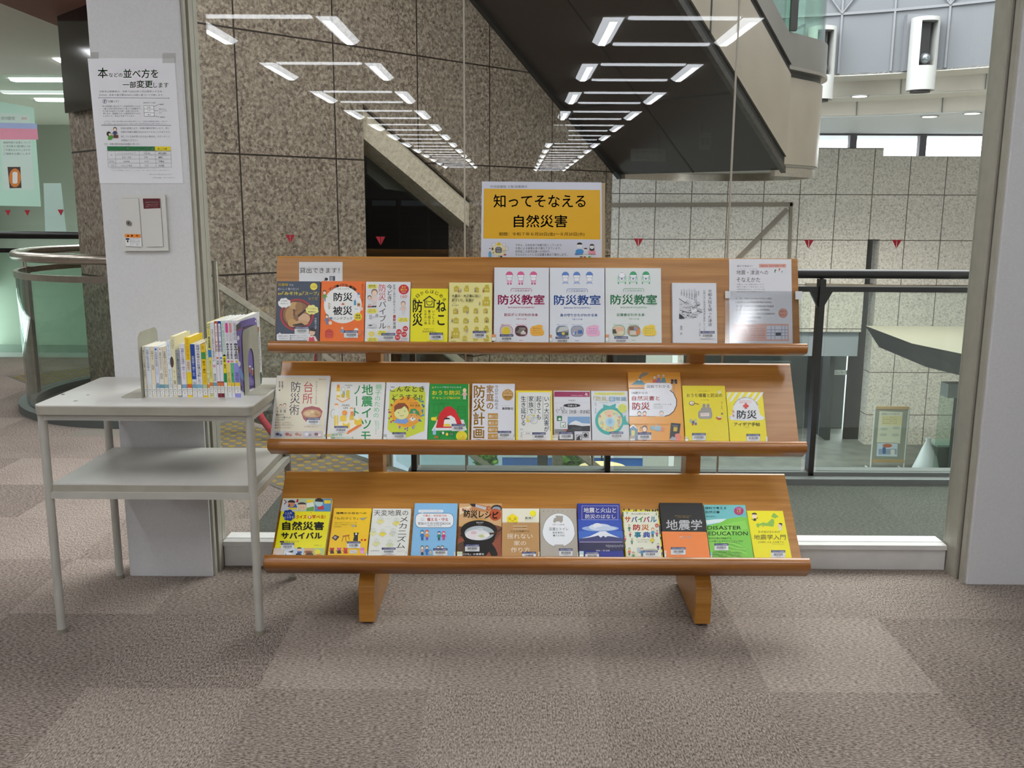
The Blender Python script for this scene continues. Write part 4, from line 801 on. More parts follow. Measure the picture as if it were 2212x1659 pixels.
a.rr(820, 560, 838, 700, 5, Y_).rr(848, 560, 866, 700, 5, Y_).p([(820, 580), (825, 490), (865, 490), (868, 580)], '#e9ece8').o_(848, 470, 22, 24, '#f4e6d4').o_(845, 458, 24, 16, O, 14, 180, 360).ring(815, 560, 34, 50, 4, '#8a8f8a', 90, 290).l([(865, 510), (915, 545)], 12, '#e9ece8').o_(942, 550, 30, 30, O).p([(890, 595), (925, 575), (960, 590), (960, 640), (920, 655), (890, 635)], Y_)
a.r(1010, 535, 1045, 590, '#f08a3a').o_(1022, 515, 20, 20, '#f6e2cc').o_(1022, 502, 22, 14, O, 14, 180, 360).r(1000, 580, 1050, 630, '#e6c43a').p([(1055, 620), (1100, 595), (1140, 615), (1140, 680), (1090, 700), (1055, 680)], Y_).p([(1055, 620), (1100, 597), (1138, 615), (1092, 640)], '#f6ecc8').o_(1075, 600, 28, 16, '#e9ece8').p([(920, 665), (965, 645), (1000, 665), (1000, 725), (960, 745), (920, 720)], Y_).p([(920, 665), (965, 645), (1000, 665), (958, 688)], '#f6ecc8')
a.t('渥美公秀：監修', 790, 795, 912, 818, G_, .01).t('地震イツモプロジェクト：編', 790, 828, 1042, 852, G_, .01).t('木楽舎', 795, 862, 826, 874, G_); done(a, (822, 705, 978, 785), (738, 800, 782, 868, '#d8c06a'))
a = face_book(1, CD, [(1388, 893), (1905, 893), (1420, 195), (1930, 195)], '#e4e7ec', 'white picture book with a child and dog in an orange circle, middle tier', t=.01)
a.p([(1465, 300), (1560, 250), (1700, 235), (1860, 260), (1885, 320), (1880, 640), (1870, 760), (1650, 845), (1500, 800), (1440, 740), (1455, 540)], '#cfdc3e').o_(1662, 540, 182, 180, '#f0b030', 36).o_(1662, 540, 170, 168, '#eda428', 36)
a.p([(1510, 665), (1545, 620), (1600, 605), (1660, 610), (1690, 650), (1650, 680)], '#7fa2dc').o_(1603, 545, 85, 82, '#e8e69e').p([(1518, 545), (1520, 470), (1570, 435), (1640, 435), (1685, 480), (1688, 545), (1670, 500), (1640, 470), (1600, 500), (1550, 510)], '#8a4a24').o_(1568, 548, 5, 6, K, 8).o_(1642, 530, 5, 6, K, 8).ring(1606, 570, 22, 16, 4, '#7a5a3a', 20, 160)
a.o_(1745, 610, 66, 55, '#e8a85a').p([(1690, 560), (1715, 505), (1765, 500), (1810, 540), (1818, 585), (1760, 555)], '#3f9a5a').p([(1695, 620), (1730, 595), (1775, 620), (1730, 650)], '#f1efe6').o_(1735, 612, 8, 7, K, 8).o_(1718, 580, 5, 5, K, 8).o_(1780, 578, 5, 5, K, 8).o_(1752, 537, 13, 13, '#e8e4dc').l([(1744, 537), (1760, 537)], 5, '#c04a3a').l([(1752, 529), (1752, 545)], 5, '#c04a3a')
rnd = random.Random(9)
for x, y, c in ((1855, 420, '#3f86b8'), (1858, 470, '#2f6aa8'), (1858, 530, '#3a8ac0'), (1850, 590, '#4a9ac8'), (1830, 650, '#3f6ab8'), (1750, 715, '#8f9ac8'), (1665, 740, '#8a6ab0'), (1580, 725, '#b06ab8'), (1500, 650, '#c0406a'), (1470, 600, '#b83a5a'), (1475, 530, '#a84a4a'), (1480, 470, '#b0503a'), (1810, 400, '#3a9a9a'), (1520, 400, '#9a6a3a')):
    for k in range(3): a.o_(x+rnd.uniform(-18, 18), y+rnd.uniform(-16, 16), rnd.uniform(6, 15), rnd.uniform(6, 14), c, 9)
a.t('こんなとき', 1472, 240, 1872, 305, K, .0).t('どうする!?', 1500, 335, 1850, 402, K, .0).t('ぼくらの防災', 1705, 430, 1795, 444, '#444').t('坂本 真理', 1702, 455, 1818, 478, '#3a3430').t('大阪 作', 1760, 482, 1805, 490, '#777').t('偕成社', 1630, 882, 1658, 889, '#555'); done(a, (1500, 778, 1655, 858), (1392, 800, 1432, 872, '#b8c8c0'))
a = face_book(1, CE, [(-196, 897), (277, 897), (-174, 212), (285, 212)], '#1f9a3e', 'green camping-style book with a red tent on the cover, on the middle tier', t=.012, spine='r', edge='#e8e48e')
a.c = CD
a.p([(1960, 262), (1970, 240), (1982, 262)], '#f2e43a').t('キャンプ気分ではじめる', 1988, 240, 2300, 262, Wt, .01)
a.c = CE; a.t('おうち防災', -145, 288, 190, 342, '#f6e83a', .03).t('チャレンジBOOK', -145, 360, 190, 392, '#f6e83a', .03).l([(-145, 410), (260, 410)], 3, '#147030').t('鈴木みき 漫画と文 危機管理教育研究所 監修', -145, 434, 55, 446, '#0e5224').who(235, 392, 130, '#e8d890', '#e9b8b0', '#d8d8d0')
a.box(-125, 458, -8, 552, 5, '#137a30').l([(-66, 460), (-66, 552)], 5, '#137a30').box(155, 478, 245, 600, 5, '#137a30').l([(155, 512), (245, 512)], 4, '#137a30').l([(155, 545), (245, 545)], 4, '#137a30')
a.p([(-150, 758), (-80, 630), (225, 630), (262, 752)], '#e9ecea').p([(-100, 725), (-60, 560), (20, 478), (70, 472), (130, 520), (190, 640), (215, 725)], '#d8242c').p([(-10, 710), (-5, 650), (40, 590), (75, 580), (120, 610), (150, 690), (150, 710)], '#eceeee').o_(35, 650, 38, 38, '#f4f3ee').o_(30, 628, 40, 22, K, 16, 180, 350).p([(-15, 706), (0, 680), (60, 680), (78, 706)], '#f2d83a').rr(-155, 600, -90, 640, 16, '#f2dc3a').r(-100, 590, -88, 648, '#d8c22a')
a.rr(-135, 755, -98, 805, 5, '#9fc8e8').r(-125, 738, -108, 758, '#9fc8e8').p([(-60, 800), (-40, 780), (112, 780), (118, 800)], '#147030').l([(-45, 800), (-55, 850)], 5, '#147030').l([(105, 800), (112, 850)], 5, '#147030').o_(-15, 785, 14, 16, '#e9ecea').o_(30, 800, 16, 18, '#f2dc3a').rr(-115, 820, -70, 845, 8, '#b8683a').r(60, 785, 105, 812, '#5a8a6a')
a.o_(200, 822, 64, 62, '#f4ea3a', 26); lines(a, 152, 778, 250, 5, 20, 12, '#d8502a', ['アウトドアの', 'スキルとグッズで', 'たのしく備える', '在宅避難の', '工夫が満載!'])
a.r(280, 212, 290, 897, '#efe9a0'); a.t('エクスナレッジ', -170, 885, -100, 893, '#0e5224'); done(a, (85, 682, 238, 765))
a = face_book(1, CE, [(308, 900), (820, 900), (325, 207), (828, 212)], '#e3e5ec', 'white household planning book with ochre vertical title, on the middle tier', t=.02, spine='r')
OC = '#c8973a'; a.v('防災計画', 332, 222, 480, 855, OC, .02, dx=-6).v('家庭の', 486, 225, 578, 515, OC, .02).v('今日から始める', 584, 225, 630, 510, '#3c3a44').o_(738, 340, 66, 66, '#c08f3e', 28)
lines(a, 690, 288, 788, 2, 20, 14, '#f3e6c4', ['災害で', '死なない環境を']); a.t('作るための', 685, 332, 792, 350, '#f6ecd0', .02).t('事前対策', 700, 358, 780, 372, K, .01).t('メソッド', 706, 380, 772, 392, K, .01).t('備え・防災アドバイザー', 672, 464, 760, 472, '#666').t('高荷智也', 672, 485, 802, 515, K, .015)
for i, s_ in enumerate(('避ける', '耐える', '逃げる', 'しのぐ')): a.r(506, 556+i*78, 624, 622+i*78, OC).t(s_, 514, 572+i*78, 616, 608+i*78, Wt, .02)
a.t('徳間書店', 372, 856, 426, 868, K); done(a, (622, 763, 778, 845), (803, 800, 822, 870, '#c8c8c4'))
a = face_book(1, CE, [(820, 902), (1262, 905), (832, 290), (1260, 290)], '#f2de1e', 'small cream book framed in yellow with teal vertical title columns, on the middle tier', t=.018)
a.rr(858, 310, 1240, 888, 8, '#e9ebe6')
TL = '#1c4a58'
for i, s_ in enumerate(('いつ大災害が', '起きても', '家族で', '生き延びる')):
    x = (1158, 1068, 978, 888)[i]; n = len(s_); a.v(s_, x, 352, x+64, 352+70*n, TL, .01)
for x, y in ((1234, 765), (1148, 625), (1056, 560), (966, 560)): a.l([(x, 358), (x, y)], 4, TL)
a.o_(1010, 620, 60, 52, '#dfe3e2').ring(1000, 610, 40, 40, 4, '#9aa4a8').ring(1045, 640, 40, 36, 4, '#9aa4a8').p([(955, 655), (970, 610), (995, 655)], '#f2d21e').p([(1030, 590), (1045, 560), (1058, 590)], '#f2d21e').o_(975, 600, 16, 12, '#f2e27e').ring(898, 755, 16, 18, 3, TL, 180, 360).v('小川光一', 886, 770, 910, 855, '#444').rr(918, 772, 1022, 805, 8, '#eef0ec').box(918, 774, 1022, 803, 2, '#aaa').t('増補版', 945, 782, 1000, 796, '#666'); done(a, (1025, 780, 1180, 862))
a = face_book(1, CE, [(1270, 908), (1708, 908), (1272, 290), (1705, 295)], '#dfe1e8', 'pale grey booklet with a crimson header band and a wave photograph, middle tier', t=.01)
a.p([(1280, 362), (1692, 364), (1692, 304), (1282, 302)], '#a02458').t('SHINSEISHA LIBRARY', 1478, 343, 1616, 352, '#e8c8d4').l([(1645, 318), (1670, 352)], 5, '#f0dbe4').l([(1635, 340), (1668, 325)], 5, '#f0dbe4').l([(1652, 318), (1650, 352)], 4, '#f0dbe4')
a.t('村本清介', 1446, 396, 1530, 416, '#333').l([(1282, 432), (1696, 432)], 2, '#bbb').o_(1486, 464, 100, 22, K).t('災害と法', 1438, 454, 1542, 476, Wt).t('ビーする', 1300, 485, 1402, 535, '#333', rot=-22).t('防災【地震・津波編】', 1370, 515, 1690, 560, '#2a2a34').l([(1282, 575), (1696, 575)], 2, '#bbb')
a.p([(1436, 765), (1698, 765), (1696, 594), (1436, 594)], '#7fa6d0').p([(1436, 765), (1698, 765), (1698, 685), (1436, 680)], '#2c2e34').p([(1440, 690), (1490, 655), (1530, 640), (1575, 655), (1600, 670), (1696, 676), (1698, 700), (1600, 705), (1520, 690)], '#e3e8ee').r(1480, 720, 1600, 750, '#43464e')
a.rr(1310, 586, 1370, 645, 5, '#1f7a4a').rr(1352, 660, 1412, 720, 5, '#e9efea').box(1354, 662, 1410, 718, 5, '#1f7a4a').p([(1320, 625), (1345, 605), (1360, 620), (1350, 640)], '#e9efea').p([(1362, 685), (1380, 700), (1405, 680), (1385, 712)], '#1f7a4a')
a.p([(1283, 903), (1520, 903), (1515, 740), (1285, 740)], '#3a3c3c').p([(1285, 740), (1430, 740), (1400, 800), (1285, 840)], '#8a8c8e').r(1290, 790, 1330, 860, '#b8a8a4').p([(1380, 740), (1425, 740), (1425, 770)], '#c85a4a')
a.box(1538, 808, 1600, 866, 5, K).p([(1540, 864), (1550, 830), (1575, 815), (1592, 830), (1575, 835), (1585, 862)], K).box(1612, 778, 1676, 838, 5, K).o_(1645, 815, 24, 18, K).p([(1618, 800), (1645, 785), (1668, 800), (1650, 805)], K).o_(1626, 880, 9, 9, K, 10).t('信山社', 1642, 870, 1690, 886, '#333'); done(a, (1340, 775, 1497, 860), (1254, 808, 1325, 880, '#d8d4cc'))
a = face_book(1, CE, [(1712, 910), (2160, 912), (1710, 293), (2142, 295)], '#dfe6ea', 'pale booklet with a turquoise round fish wreath on the cover, on the middle tier', t=.008)
a.rr(1750, 312, 2105, 342, 14, '#e6e26a').t('子どものいのちを守るための', 1790, 318, 2070, 336, '#5a9a9a').t('「防災」', 1735, 358, 1915, 412, '#d8c87a', .015).r(1922, 360, 1985, 416, '#6ab0d8').t('新', 1928, 362, 1980, 412, '#f0f6fa', .02).t('常識', 1992, 362, 2118, 412, '#7ab4d4', .01).t('小児科医が教える 暮らしの備え', 1795, 424, 2045, 434, '#8aa').v('奥村 奈津美', 1752, 430, 1772, 560, '#8a9aaa')
a.o_(1925, 640, 168, 168, '#45b5ae', 36).p([(1850, 510), (1850, 450), (1925, 470), (2000, 440), (1990, 510)], '#45b5ae').p([(2060, 640), (2110, 570), (2120, 640), (2158, 690), (2080, 690)], '#45b5ae').o_(1930, 640, 140, 130, '#e6e6b4', 32).o_(1930, 640, 62, 80, '#dfeae4', 26)
rnd = random.Random(4)
for i in range(34):
    an = rnd.uniform(0, 6.28); r_ = rnd.uniform(85, 128); a.o_(1930+r_*math.cos(an), 640+r_*.95*math.sin(an), rnd.uniform(9, 20), rnd.uniform(8, 17), rnd.choice(('#e6a89a', '#b8d49a', '#e8d27a', '#d8ccb8', '#c8dce0', '#d89a8a', '#a8c8a0')), 10)
a.o_(1922, 560, 46, 44, '#f0cfae').o_(1922, 585, 20, 9, '#d89a7a', 12).o_(1930, 660, 50, 52, '#b4dcec').o_(1930, 655, 24, 30, '#8ec0dc', 12).o_(2075, 498, 52, 52, '#dfe86a', 24); lines(a, 2040, 470, 2112, 4, 18, 10, '#8a9a5a', ['大切な命を', '守るために', '知っておきたい', '備えの知恵']); a.t('小学館新書', 1912, 880, 1965, 888, '#888'); done(a, (1925, 773, 2083, 855))
a = face_book(1, CF, [(108, 940), (728, 947), (88, 127), (690, 127)], '#eba847', 'tall orange illustrated book with a volcano and a white speech panel, on the middle tier', t=.014, rough=.22)
a.p([(120, 270), (215, 205), (300, 270)], '#3f8a9c').p([(190, 222), (215, 203), (240, 222), (222, 218), (215, 228), (205, 217)], '#e9eef0').p([(210, 200), (215, 165), (255, 130), (330, 130), (300, 160), (250, 180), (230, 205)], '#9a948c').l([(100, 307), (430, 307)], 9, '#2a2a34')
a.p([(100, 625), (100, 320), (560, 320), (600, 350), (635, 420), (640, 490), (615, 570), (560, 615), (500, 628)], '#e6e8ee').l([(560, 330), (605, 365), (640, 440), (640, 500), (610, 570), (560, 612), (500, 630)], 9, '#23242c').l([(110, 630), (395, 632)], 9, '#23242c')
for x, h, c in ((390, 70, '#d8684a'), (435, 95, '#8a7ab0'), (490, 95, '#5a9aa0')): a.p([(x-30, 245), (x-12, 245-h*.6), (x+15, 245-h*.6), (x+32, 245)], c).o_(x, 245-h*.72, 14, 16, '#e8c6a4', 12).o_(x, 245-h*.82, 16, 13, '#e9ecee', 12, 180, 360)
a.l([(610, 370), (610, 210)], 6, '#8a8a86').o_(590, 222, 16, 16, '#33343a', 10).o_(630, 222, 16, 16, '#33343a', 10).o_(588, 248, 15, 13, '#33343a', 10).o_(634, 248, 15, 13, '#33343a', 10).l([(575, 210), (645, 255)], 5, '#33343a')
a.rr(272, 250, 588, 338, 40, '#e9ebf0').p([(480, 335), (520, 335), (480, 365)], '#e9ebf0').t('図解でわかる', 302, 272, 558, 308, '#3a4048', .0).t('14歳からの', 132, 348, 310, 378, '#34363c', .005).t('自然災害と', 132, 398, 448, 450, '#cc3a2c', .01).t('防災', 135, 470, 335, 555, '#cc3a2c', .02).t('社会応援ネットワーク 著', 378, 485, 580, 502, '#555'); lines(a, 378, 512, 480, 2, 18, 11, '#777', ['諸富祥彦・冨永良喜', '池田克彦 監修'])
a.who(215, 700, 130, '#23242c', '#27375e', '#27375e').who(275, 700, 130, '#4a3a32', '#e2603a', '#e2603a').who(468, 706, 140, '#8a9aaa', '#bcd2de', '#bcd2de').r(100, 632, 560, 720, '#eba847')
a.p([(108, 900), (108, 750), (140, 725), (195, 765), (195, 900)], '#3f7fa0').p([(105, 752), (145, 722), (200, 765), (195, 780), (145, 740), (108, 768)], '#e6e2d6').r(125, 790, 165, 850, '#d8cc6a').who(275, 925, 190, '#3a2c28', '#22242e', '#22242e').l([(222, 800), (225, 755), (245, 760)], 4, '#555').o_(365, 760, 24, 26, '#8ab4c4').o_(430, 770, 46, 30, '#9cc0cc').o_(480, 775, 22, 28, '#e08a5a').r(400, 715, 420, 750, '#d8b89a')
a.p([(560, 890), (575, 705), (685, 715), (660, 910)], '#2f3238').p([(600, 800), (605, 750), (650, 755), (645, 805)], '#c8a83a').p([(590, 730), (655, 735), (653, 748), (590, 742)], '#6a6e78').p([(600, 945), (625, 830), (665, 825), (690, 870), (660, 946)], '#e58a76').p([(555, 900), (590, 860), (640, 880), (620, 905)], '#a8aab0').t('太田出版', 396, 922, 450, 934, '#7a4a10'); done(a, (200, 815, 350, 900), (108, 850, 166, 920, '#b8b0a0'))
a = face_book(1, CF, [(733, 948), (1238, 952), (708, 280), (1200, 280)], '#ecdc1e', 'yellow book with a grey emergency backpack on the cover, on the middle tier', t=.012, rough=.24)
a.t('もしもに使える!', 885, 335, 1018, 348, '#7a6a10').t('おうち備蓄と防災の', 755, 368, 1160, 412, '#54502a', .01).t('アイデア帖', 912, 435, 1005, 450, '#6a6220').v('島本 美由紀', 1146, 460, 1164, 548, '#8a7c20')
GRY = '#a29d94'; a.rr(885, 560, 1045, 658, 30, GRY).p([(912, 570), (920, 530), (1030, 530), (1040, 570), (1042, 600), (900, 600)], GRY).rr(935, 485, 970, 560, 17, GRY).rr(980, 485, 1015, 560, 17, GRY).rr(900, 590, 1030, 655, 16, '#aea99f').p([(912, 592), (1010, 588), (1012, 625), (915, 628)], '#efe9e4').t('HIJOUYO', 920, 598, 1004, 618, '#d2603a')
a.o_(815, 480, 32, 26, '#3e3c3a').o_(815, 478, 26, 20, '#e8e2c8').o_(822, 482, 12, 9, '#e8b43a', 12).l([(845, 480), (892, 492)], 8, '#8a4a2a').o_(1128, 355, 20, 18, '#f0eec8').p([(1098, 635), (1150, 630), (1145, 668), (1108, 670)], '#c23a2e').o_(1125, 638, 27, 9, '#e8e2c8').ring(1098, 648, 10, 10, 4, '#c23a2e').rr(1145, 590, 1168, 610, 3, '#8a7a4a').rr(845, 660, 868, 728, 4, '#d8d2b8').rr(790, 660, 808, 705, 4, '#a8c4b0').r(815, 680, 842, 712, '#5a5a78').r(815, 712, 832, 732, '#c84a3a').r(845, 702, 870, 728, '#6a7ab0'); done(a, (815, 822, 970, 905), (735, 858, 775, 924, '#e2dc8a'))
a = face_book(1, CF, [(1240, 953), (1672, 956), (1208, 353), (1630, 353)], '#efe01c', 'yellow striped book with a white helmet and red cross, on the middle tier', t=.014, spine='r')
for x in (1235, 1310, 1385, 1460, 1535, 1600): a.p([(x, 355), (x+32, 355), (max(x-40, 1218), 460+min(0, x-1258)), (max(x-72, 1216), 460+min(0, x-1290))], '#eef0e6')
a.p([(1640, 640), (1620, 670), (1440, 682), (1260, 670), (1235, 640), (1270, 610), (1290, 500), (1340, 430), (1420, 405), (1500, 420), (1560, 480), (1590, 610)], '#eceff0').arc('ちょっとの備えが自宅、外出先で役立つ知恵', 1425, 580, 155, 165, -150, -30, 16, '#6a6420').t('もしものときから', 1355, 445, 1490, 460, '#d2402e').t('日常まで役立つまで', 1355, 465, 1495, 480, '#d2402e').r(1413, 482, 1441, 542, '#d8392e').r(1396, 500, 1458, 526, '#d8392e').t('一家に', 1262, 560, 1305, 585, '#d2402e', .02, 60).t('一冊', 1262, 605, 1300, 628, '#d2402e', .02, 60).t('防災', 1325, 560, 1552, 658, '#43464c', .02).t('アイデア手帖', 1292, 698, 1588, 742, '#43464c', .01).t('日本防災協会 監', 1418, 752, 1470, 762, '#777').o_(1250, 640, 16, 10, '#d8dce0'); done(a, (1433, 832, 1588, 912), (1655, 862, 1672, 930, '#d8d8d0'))
# ---- bottom tier
a = face_book(2, CG, [(160, 860), (778, 862), (285, 145), (870, 148)], '#f2ea0a', 'yellow quiz book with comic panels above and below, left end of the bottom tier', t=.018)
a.p([(252, 300), (460, 302), (475, 150), (285, 148)], '#d2d6d8').p([(463, 302), (655, 303), (668, 150), (478, 149)], '#bcd0b2').p([(658, 303), (855, 304), (868, 152), (671, 150)], '#5f92c8')
a.p([(340, 250), (350, 215), (440, 215), (455, 260), (400, 262)], '#3a68b0').o_(385, 215, 40, 36, '#d99a70').o_(385, 195, 46, 28, '#3c3430', 14, 180, 370).o_(362, 228, 10, 9, '#8a2a22', 10).l([(300, 165), (325, 190), (300, 215)], 9, '#8a2a3a').p([(440, 195), (452, 155), (470, 155), (466, 195)], '#c0283a').r(355, 258, 448, 280, '#f2dc2a').o_(515, 250, 46, 38, '#ecc8a8').o_(510, 220, 54, 26, '#4a4440', 14, 180, 360).l([(500, 250), (500, 265)], 4, '#555').l([(530, 250), (530, 265)], 4, '#555').r(565, 165, 645, 198, '#f2d422').p([(565, 210), (640, 190), (655, 240), (570, 260)], '#e8ebe4').p([(570, 262), (655, 245), (652, 300), (560, 300)], '#6aa048')
a.p([(690, 280), (710, 235), (770, 240), (775, 280)], '#c8303a').o_(715, 205, 46, 42, '#b8d8da').o_(715, 185, 50, 40, '#2c2522', 14, 180, 370).r(778, 170, 855, 210, '#f2d422').o_(800, 275, 26, 18, '#3aa0c8')
for dx, dy in ((-45, 0), (-30, -35), (10, -42), (42, -18), (46, 18), (12, 42), (-28, 36)): a.o_(355+dx, 350+dy, 30, 26, '#1f3f98', 12)
a.o_(355, 350, 52, 46, '#1f3f98').t('こんな', 310, 312, 392, 338, Wt, .02, -4).t('とき', 335, 342, 372, 356, '#f2e43a', .02).t('どうする?', 300, 362, 425, 390, Wt, .02, -4)
a.t('クイズ', 440, 345, 565, 392, '#e0301e', .03).rr(580, 355, 625, 392, 16, '#e2603a').o_(602, 372, 12, 14, '#f2e8d8', 10).t('学べる!', 632, 345, 790, 392, '#e0301e', .02).t('で', 610, 315, 632, 338, '#e0602a')
a.t('自然災害', 275, 425, 775, 530, '#141414', .035).t('サバイバル', 262, 552, 752, 635, '#141414', .045)
a.rr(246, 658, 300, 676, 8, '#24305a').t('木原 実', 308, 656, 368, 672, K).t('気象予報士防災士監修', 375, 658, 478, 670, '#555').t('日本図書センター', 655, 705, 755, 716, '#555')
for i, c in enumerate(('#e0d2c4', '#d6dfe8', '#bcd0e4', '#d9b07a', '#b8cc8a')):
    x = 175+i*121; a.p([(x-14, 860), (x+104, 860), (x+120, 742), (x+2, 742)], c)
a.p([(160, 860), (165, 825), (200, 815), (205, 860)], '#d86a4a').p([(300, 855), (330, 790), (405, 770), (385, 830), (345, 858)], '#e8ebee').p([(340, 790), (410, 768), (400, 800)], '#22283a').p([(290, 850), (320, 810), (345, 858)], '#3f86b8').o_(480, 760, 26, 22, '#e8c29a').o_(480, 750, 28, 16, '#2a2422', 12, 180, 360).r(455, 782, 510, 805, '#3a58a8').p([(428, 862), (440, 810), (480, 798), (520, 830), (510, 862)], '#241f1e').o_(478, 850, 26, 16, '#e8c29a').o_(590, 790, 50, 16, '#8a5a3a').o_(600, 825, 48, 28, '#5a3a26').o_(700, 790, 34, 32, '#e8dc3a').p([(655, 860), (690, 815), (740, 812), (720, 862)], '#e28a5a')
done(a, (262, 682, 420, 762), (162, 815, 200, 855, '#e6a878'))
a = face_book(2, CG, [(805, 865), (1282, 867), (892, 265), (1343, 265)], '#f6ca1e', 'golden yellow book with small toy bears, a stool and a bird, on the bottom tier', t=.012, edge='#c8402a')
a.t('復興から自立への', 918, 310, 1280, 336, '#33301e', .02).t('「ものづくり」', 905, 370, 1180, 402, '#4a431e', .005).p([(1195, 385), (1240, 382), (1295, 370), (1262, 392), (1240, 410), (1215, 400)], '#9a9c94'); lines(a, 902, 430, 1165, 2, 24, 13, '#8a7a2a', ['福島のおかあさんから始まった小さな種', 'ほかの地域へ広がる']); a.t('飛田恵美子', 898, 480, 985, 493, '#6a5c1e').o_(1125, 476, 24, 13, '#b8b09a').o_(1155, 478, 10, 7, '#777')
a.p([(865, 620), (905, 582), (958, 605), (915, 655)], '#3a2c34').p([(885, 615), (905, 596), (930, 608), (910, 635)], '#b8a0a8').p([(995, 595), (1080, 580), (1075, 598), (1000, 608)], '#b8642e').l([(1005, 605), (988, 662)], 6, '#8a4a22').l([(1065, 598), (1078, 640)], 6, '#8a4a22').l([(1030, 605), (1040, 668)], 6, '#8a4a22')
a.p([(1120, 655), (1135, 600), (1180, 600), (1178, 660)], '#242230').o_(1156, 585, 26, 24, '#242230').o_(1138, 566, 11, 11, '#242230', 10).o_(1178, 566, 11, 11, '#242230', 10).o_(1158, 575, 12, 10, '#e8e6e0', 10).o_(1225, 645, 12, 12, '#d8342e').o_(1265, 645, 13, 13, '#d8342e').ring(1245, 605, 22, 14, 3, '#e8b83a')
for x, c, c2 in ((870, '#b8342e', '#4a2a2a'), (955, '#d05a98', '#2a2238'), (1032, '#d84a3a', '#b83a2e'), (1232, '#d884c8', '#e0a8d8')): a.o_(x, 760, 24, 20, c, 12).o_(x-18, 745, 9, 9, c, 8).o_(x+18, 745, 9, 9, c, 8).p([(x-24, 808), (x-16, 770), (x+18, 770), (x+26, 808)], c2).l([(x-14, 790), (x-34, 770)], 7, c2)
a.rr(1080, 765, 1170, 808, 10, '#d8d4d0').l([(1090, 780), (1160, 795)], 4, '#999').t('学', 1038, 840, 1048, 854, '#8a6a10'); done(a, (1050, 665, 1210, 745), (1275, 780, 1292, 845, '#c8c8a0'))
a = face_book(2, CG, [(1290, 865), (1765, 865), (1352, 267), (1818, 270)], '#e3e6df', 'white science book with thin line title and pale yellow-green diagrams, on the bottom tier', t=.016)
a.t('天変地異の', 1370, 285, 1780, 355, '#3a343e', -.012).v('メカニズム', 1665, 358, 1790, 750, '#3a343e', -.012, dx=-40)
for x, y, c in ((1450, 390, '#e4dc8a'), (1640, 410, '#e6d86a'), (1365, 530, '#dfe0a0'), (1475, 540, '#ecd83a'), (1600, 530, '#cfd4ce'), (1400, 655, '#d8dc9a'), (1560, 670, '#cdd8b0')):
    a.p([(x-48, y+30), (x, y+5), (x+48, y+30), (x, y+62)], c).p([(x-48, y+30), (x, y+62), (x, y+76), (x-48, y+44)], '#dcd6a0').ring(x, y, 30, 26, 3, '#b4bcae').l([(x-20, y+20), (x, y-18), (x+20, y+18)], 3, '#b0b8a8')
for x, y in ((1530, 395), (1530, 490), (1635, 600), (1580, 600), (1635, 650), (1570, 290)): a.l([(x-25, y), (x+35, y-4)], 2.5, '#bcbfba')
a.t('大宮信光', 1328, 768, 1435, 782, '#555').t('プレートの働きから', 1640, 762, 1740, 772, '#888').t('地球がわかる本', 1648, 780, 1735, 790, '#888'); done(a, (1465, 740, 1628, 820), (1745, 775, 1765, 840, '#d8d8d0'))
a = face_book(2, CH, [(-291, 790), (240, 787), (-240, 148), (258, 145)], '#86bde6', 'light blue book with a white speech bubble and four tiny couples, on the bottom tier', t=.01)
a.rr(-195, 222, 95, 254, 14, '#e9eef4').t('ふたりんアンケートから考えた', -178, 230, 75, 245, '#4a6a9a').p([(-160, 252), (-135, 252), (-150, 275)], '#e9eef4')
a.rr(-232, 262, 216, 432, 60, '#2a3a58').rr(-228, 266, 212, 428, 57, '#eceff3').t('大震災・放射能汚染', -145, 278, 135, 304, '#e2784a', .01).t('今すぐ', -168, 316, -125, 330, '#4aa058').t('防災の', -168, 336, -125, 350, '#4aa058').t('備える・守る', -95, 316, 150, 356, '#d0342e', .02).t('家族のための防災BOOK', -200, 366, 186, 400, '#23242a', .0).t('編集部 備え隊 著', -90, 404, 75, 416, '#555')
for x, y, h, c, c2, ht in ((-150, 578, 120, '#2f78c0', '#22407a', '#3f8ab8'), (-95, 578, 120, '#e8983a', '#7a4aa0', '#e2603a'), (45, 578, 105, '#2a8a7a', '#24304a', '#3a6ab0'), (100, 578, 105, '#d83a7a', '#d83a7a', '#e05a8a'), (-150, 752, 110, '#c8a8a0', '#3a3a44', None), (-95, 752, 110, '#3a7ac8', '#3a7ac8', None), (-55, 752, 60, '#d8c890', '#c8a868', None), (38, 752, 105, '#d89a9a', '#889', None), (84, 752, 110, '#34495a', '#445', None)): a.who(x, y, h, '#2a2422', c, c2, hat=ht)
done(a, (-22, 675, 143, 760), (218, 715, 238, 785, '#d4dde4'))
a = face_book(2, CH, [(255, 787), (772, 787), (283, 148), (780, 150)], '#7a4a34', 'recipe book with a black pot of white stew on its cover, bottom tier', t=.012)
a.p([(283, 150), (778, 150), (775, 420), (700, 400), (500, 340), (275, 420)], '#d2a878').p([(480, 150), (640, 190), (780, 160), (780, 330), (700, 340), (620, 250), (470, 240)], '#c88a58').p([(283, 200), (420, 180), (400, 230), (285, 280)], '#e8d8b8').p([(285, 400), (480, 320), (640, 330), (300, 420)], '#d0a45e').o_(715, 205, 62, 40, '#2c2624').o_(715, 212, 50, 26, '#8a9aa8').o_(700, 280, 70, 70, '#b8542e', 24).p([(400, 152), (470, 152), (480, 190), (430, 185)], '#2c2624').p([(470, 160), (600, 195), (585, 225), (470, 190)], '#b8bcc4').ring(625, 205, 22, 22, 8, '#c85a3a')
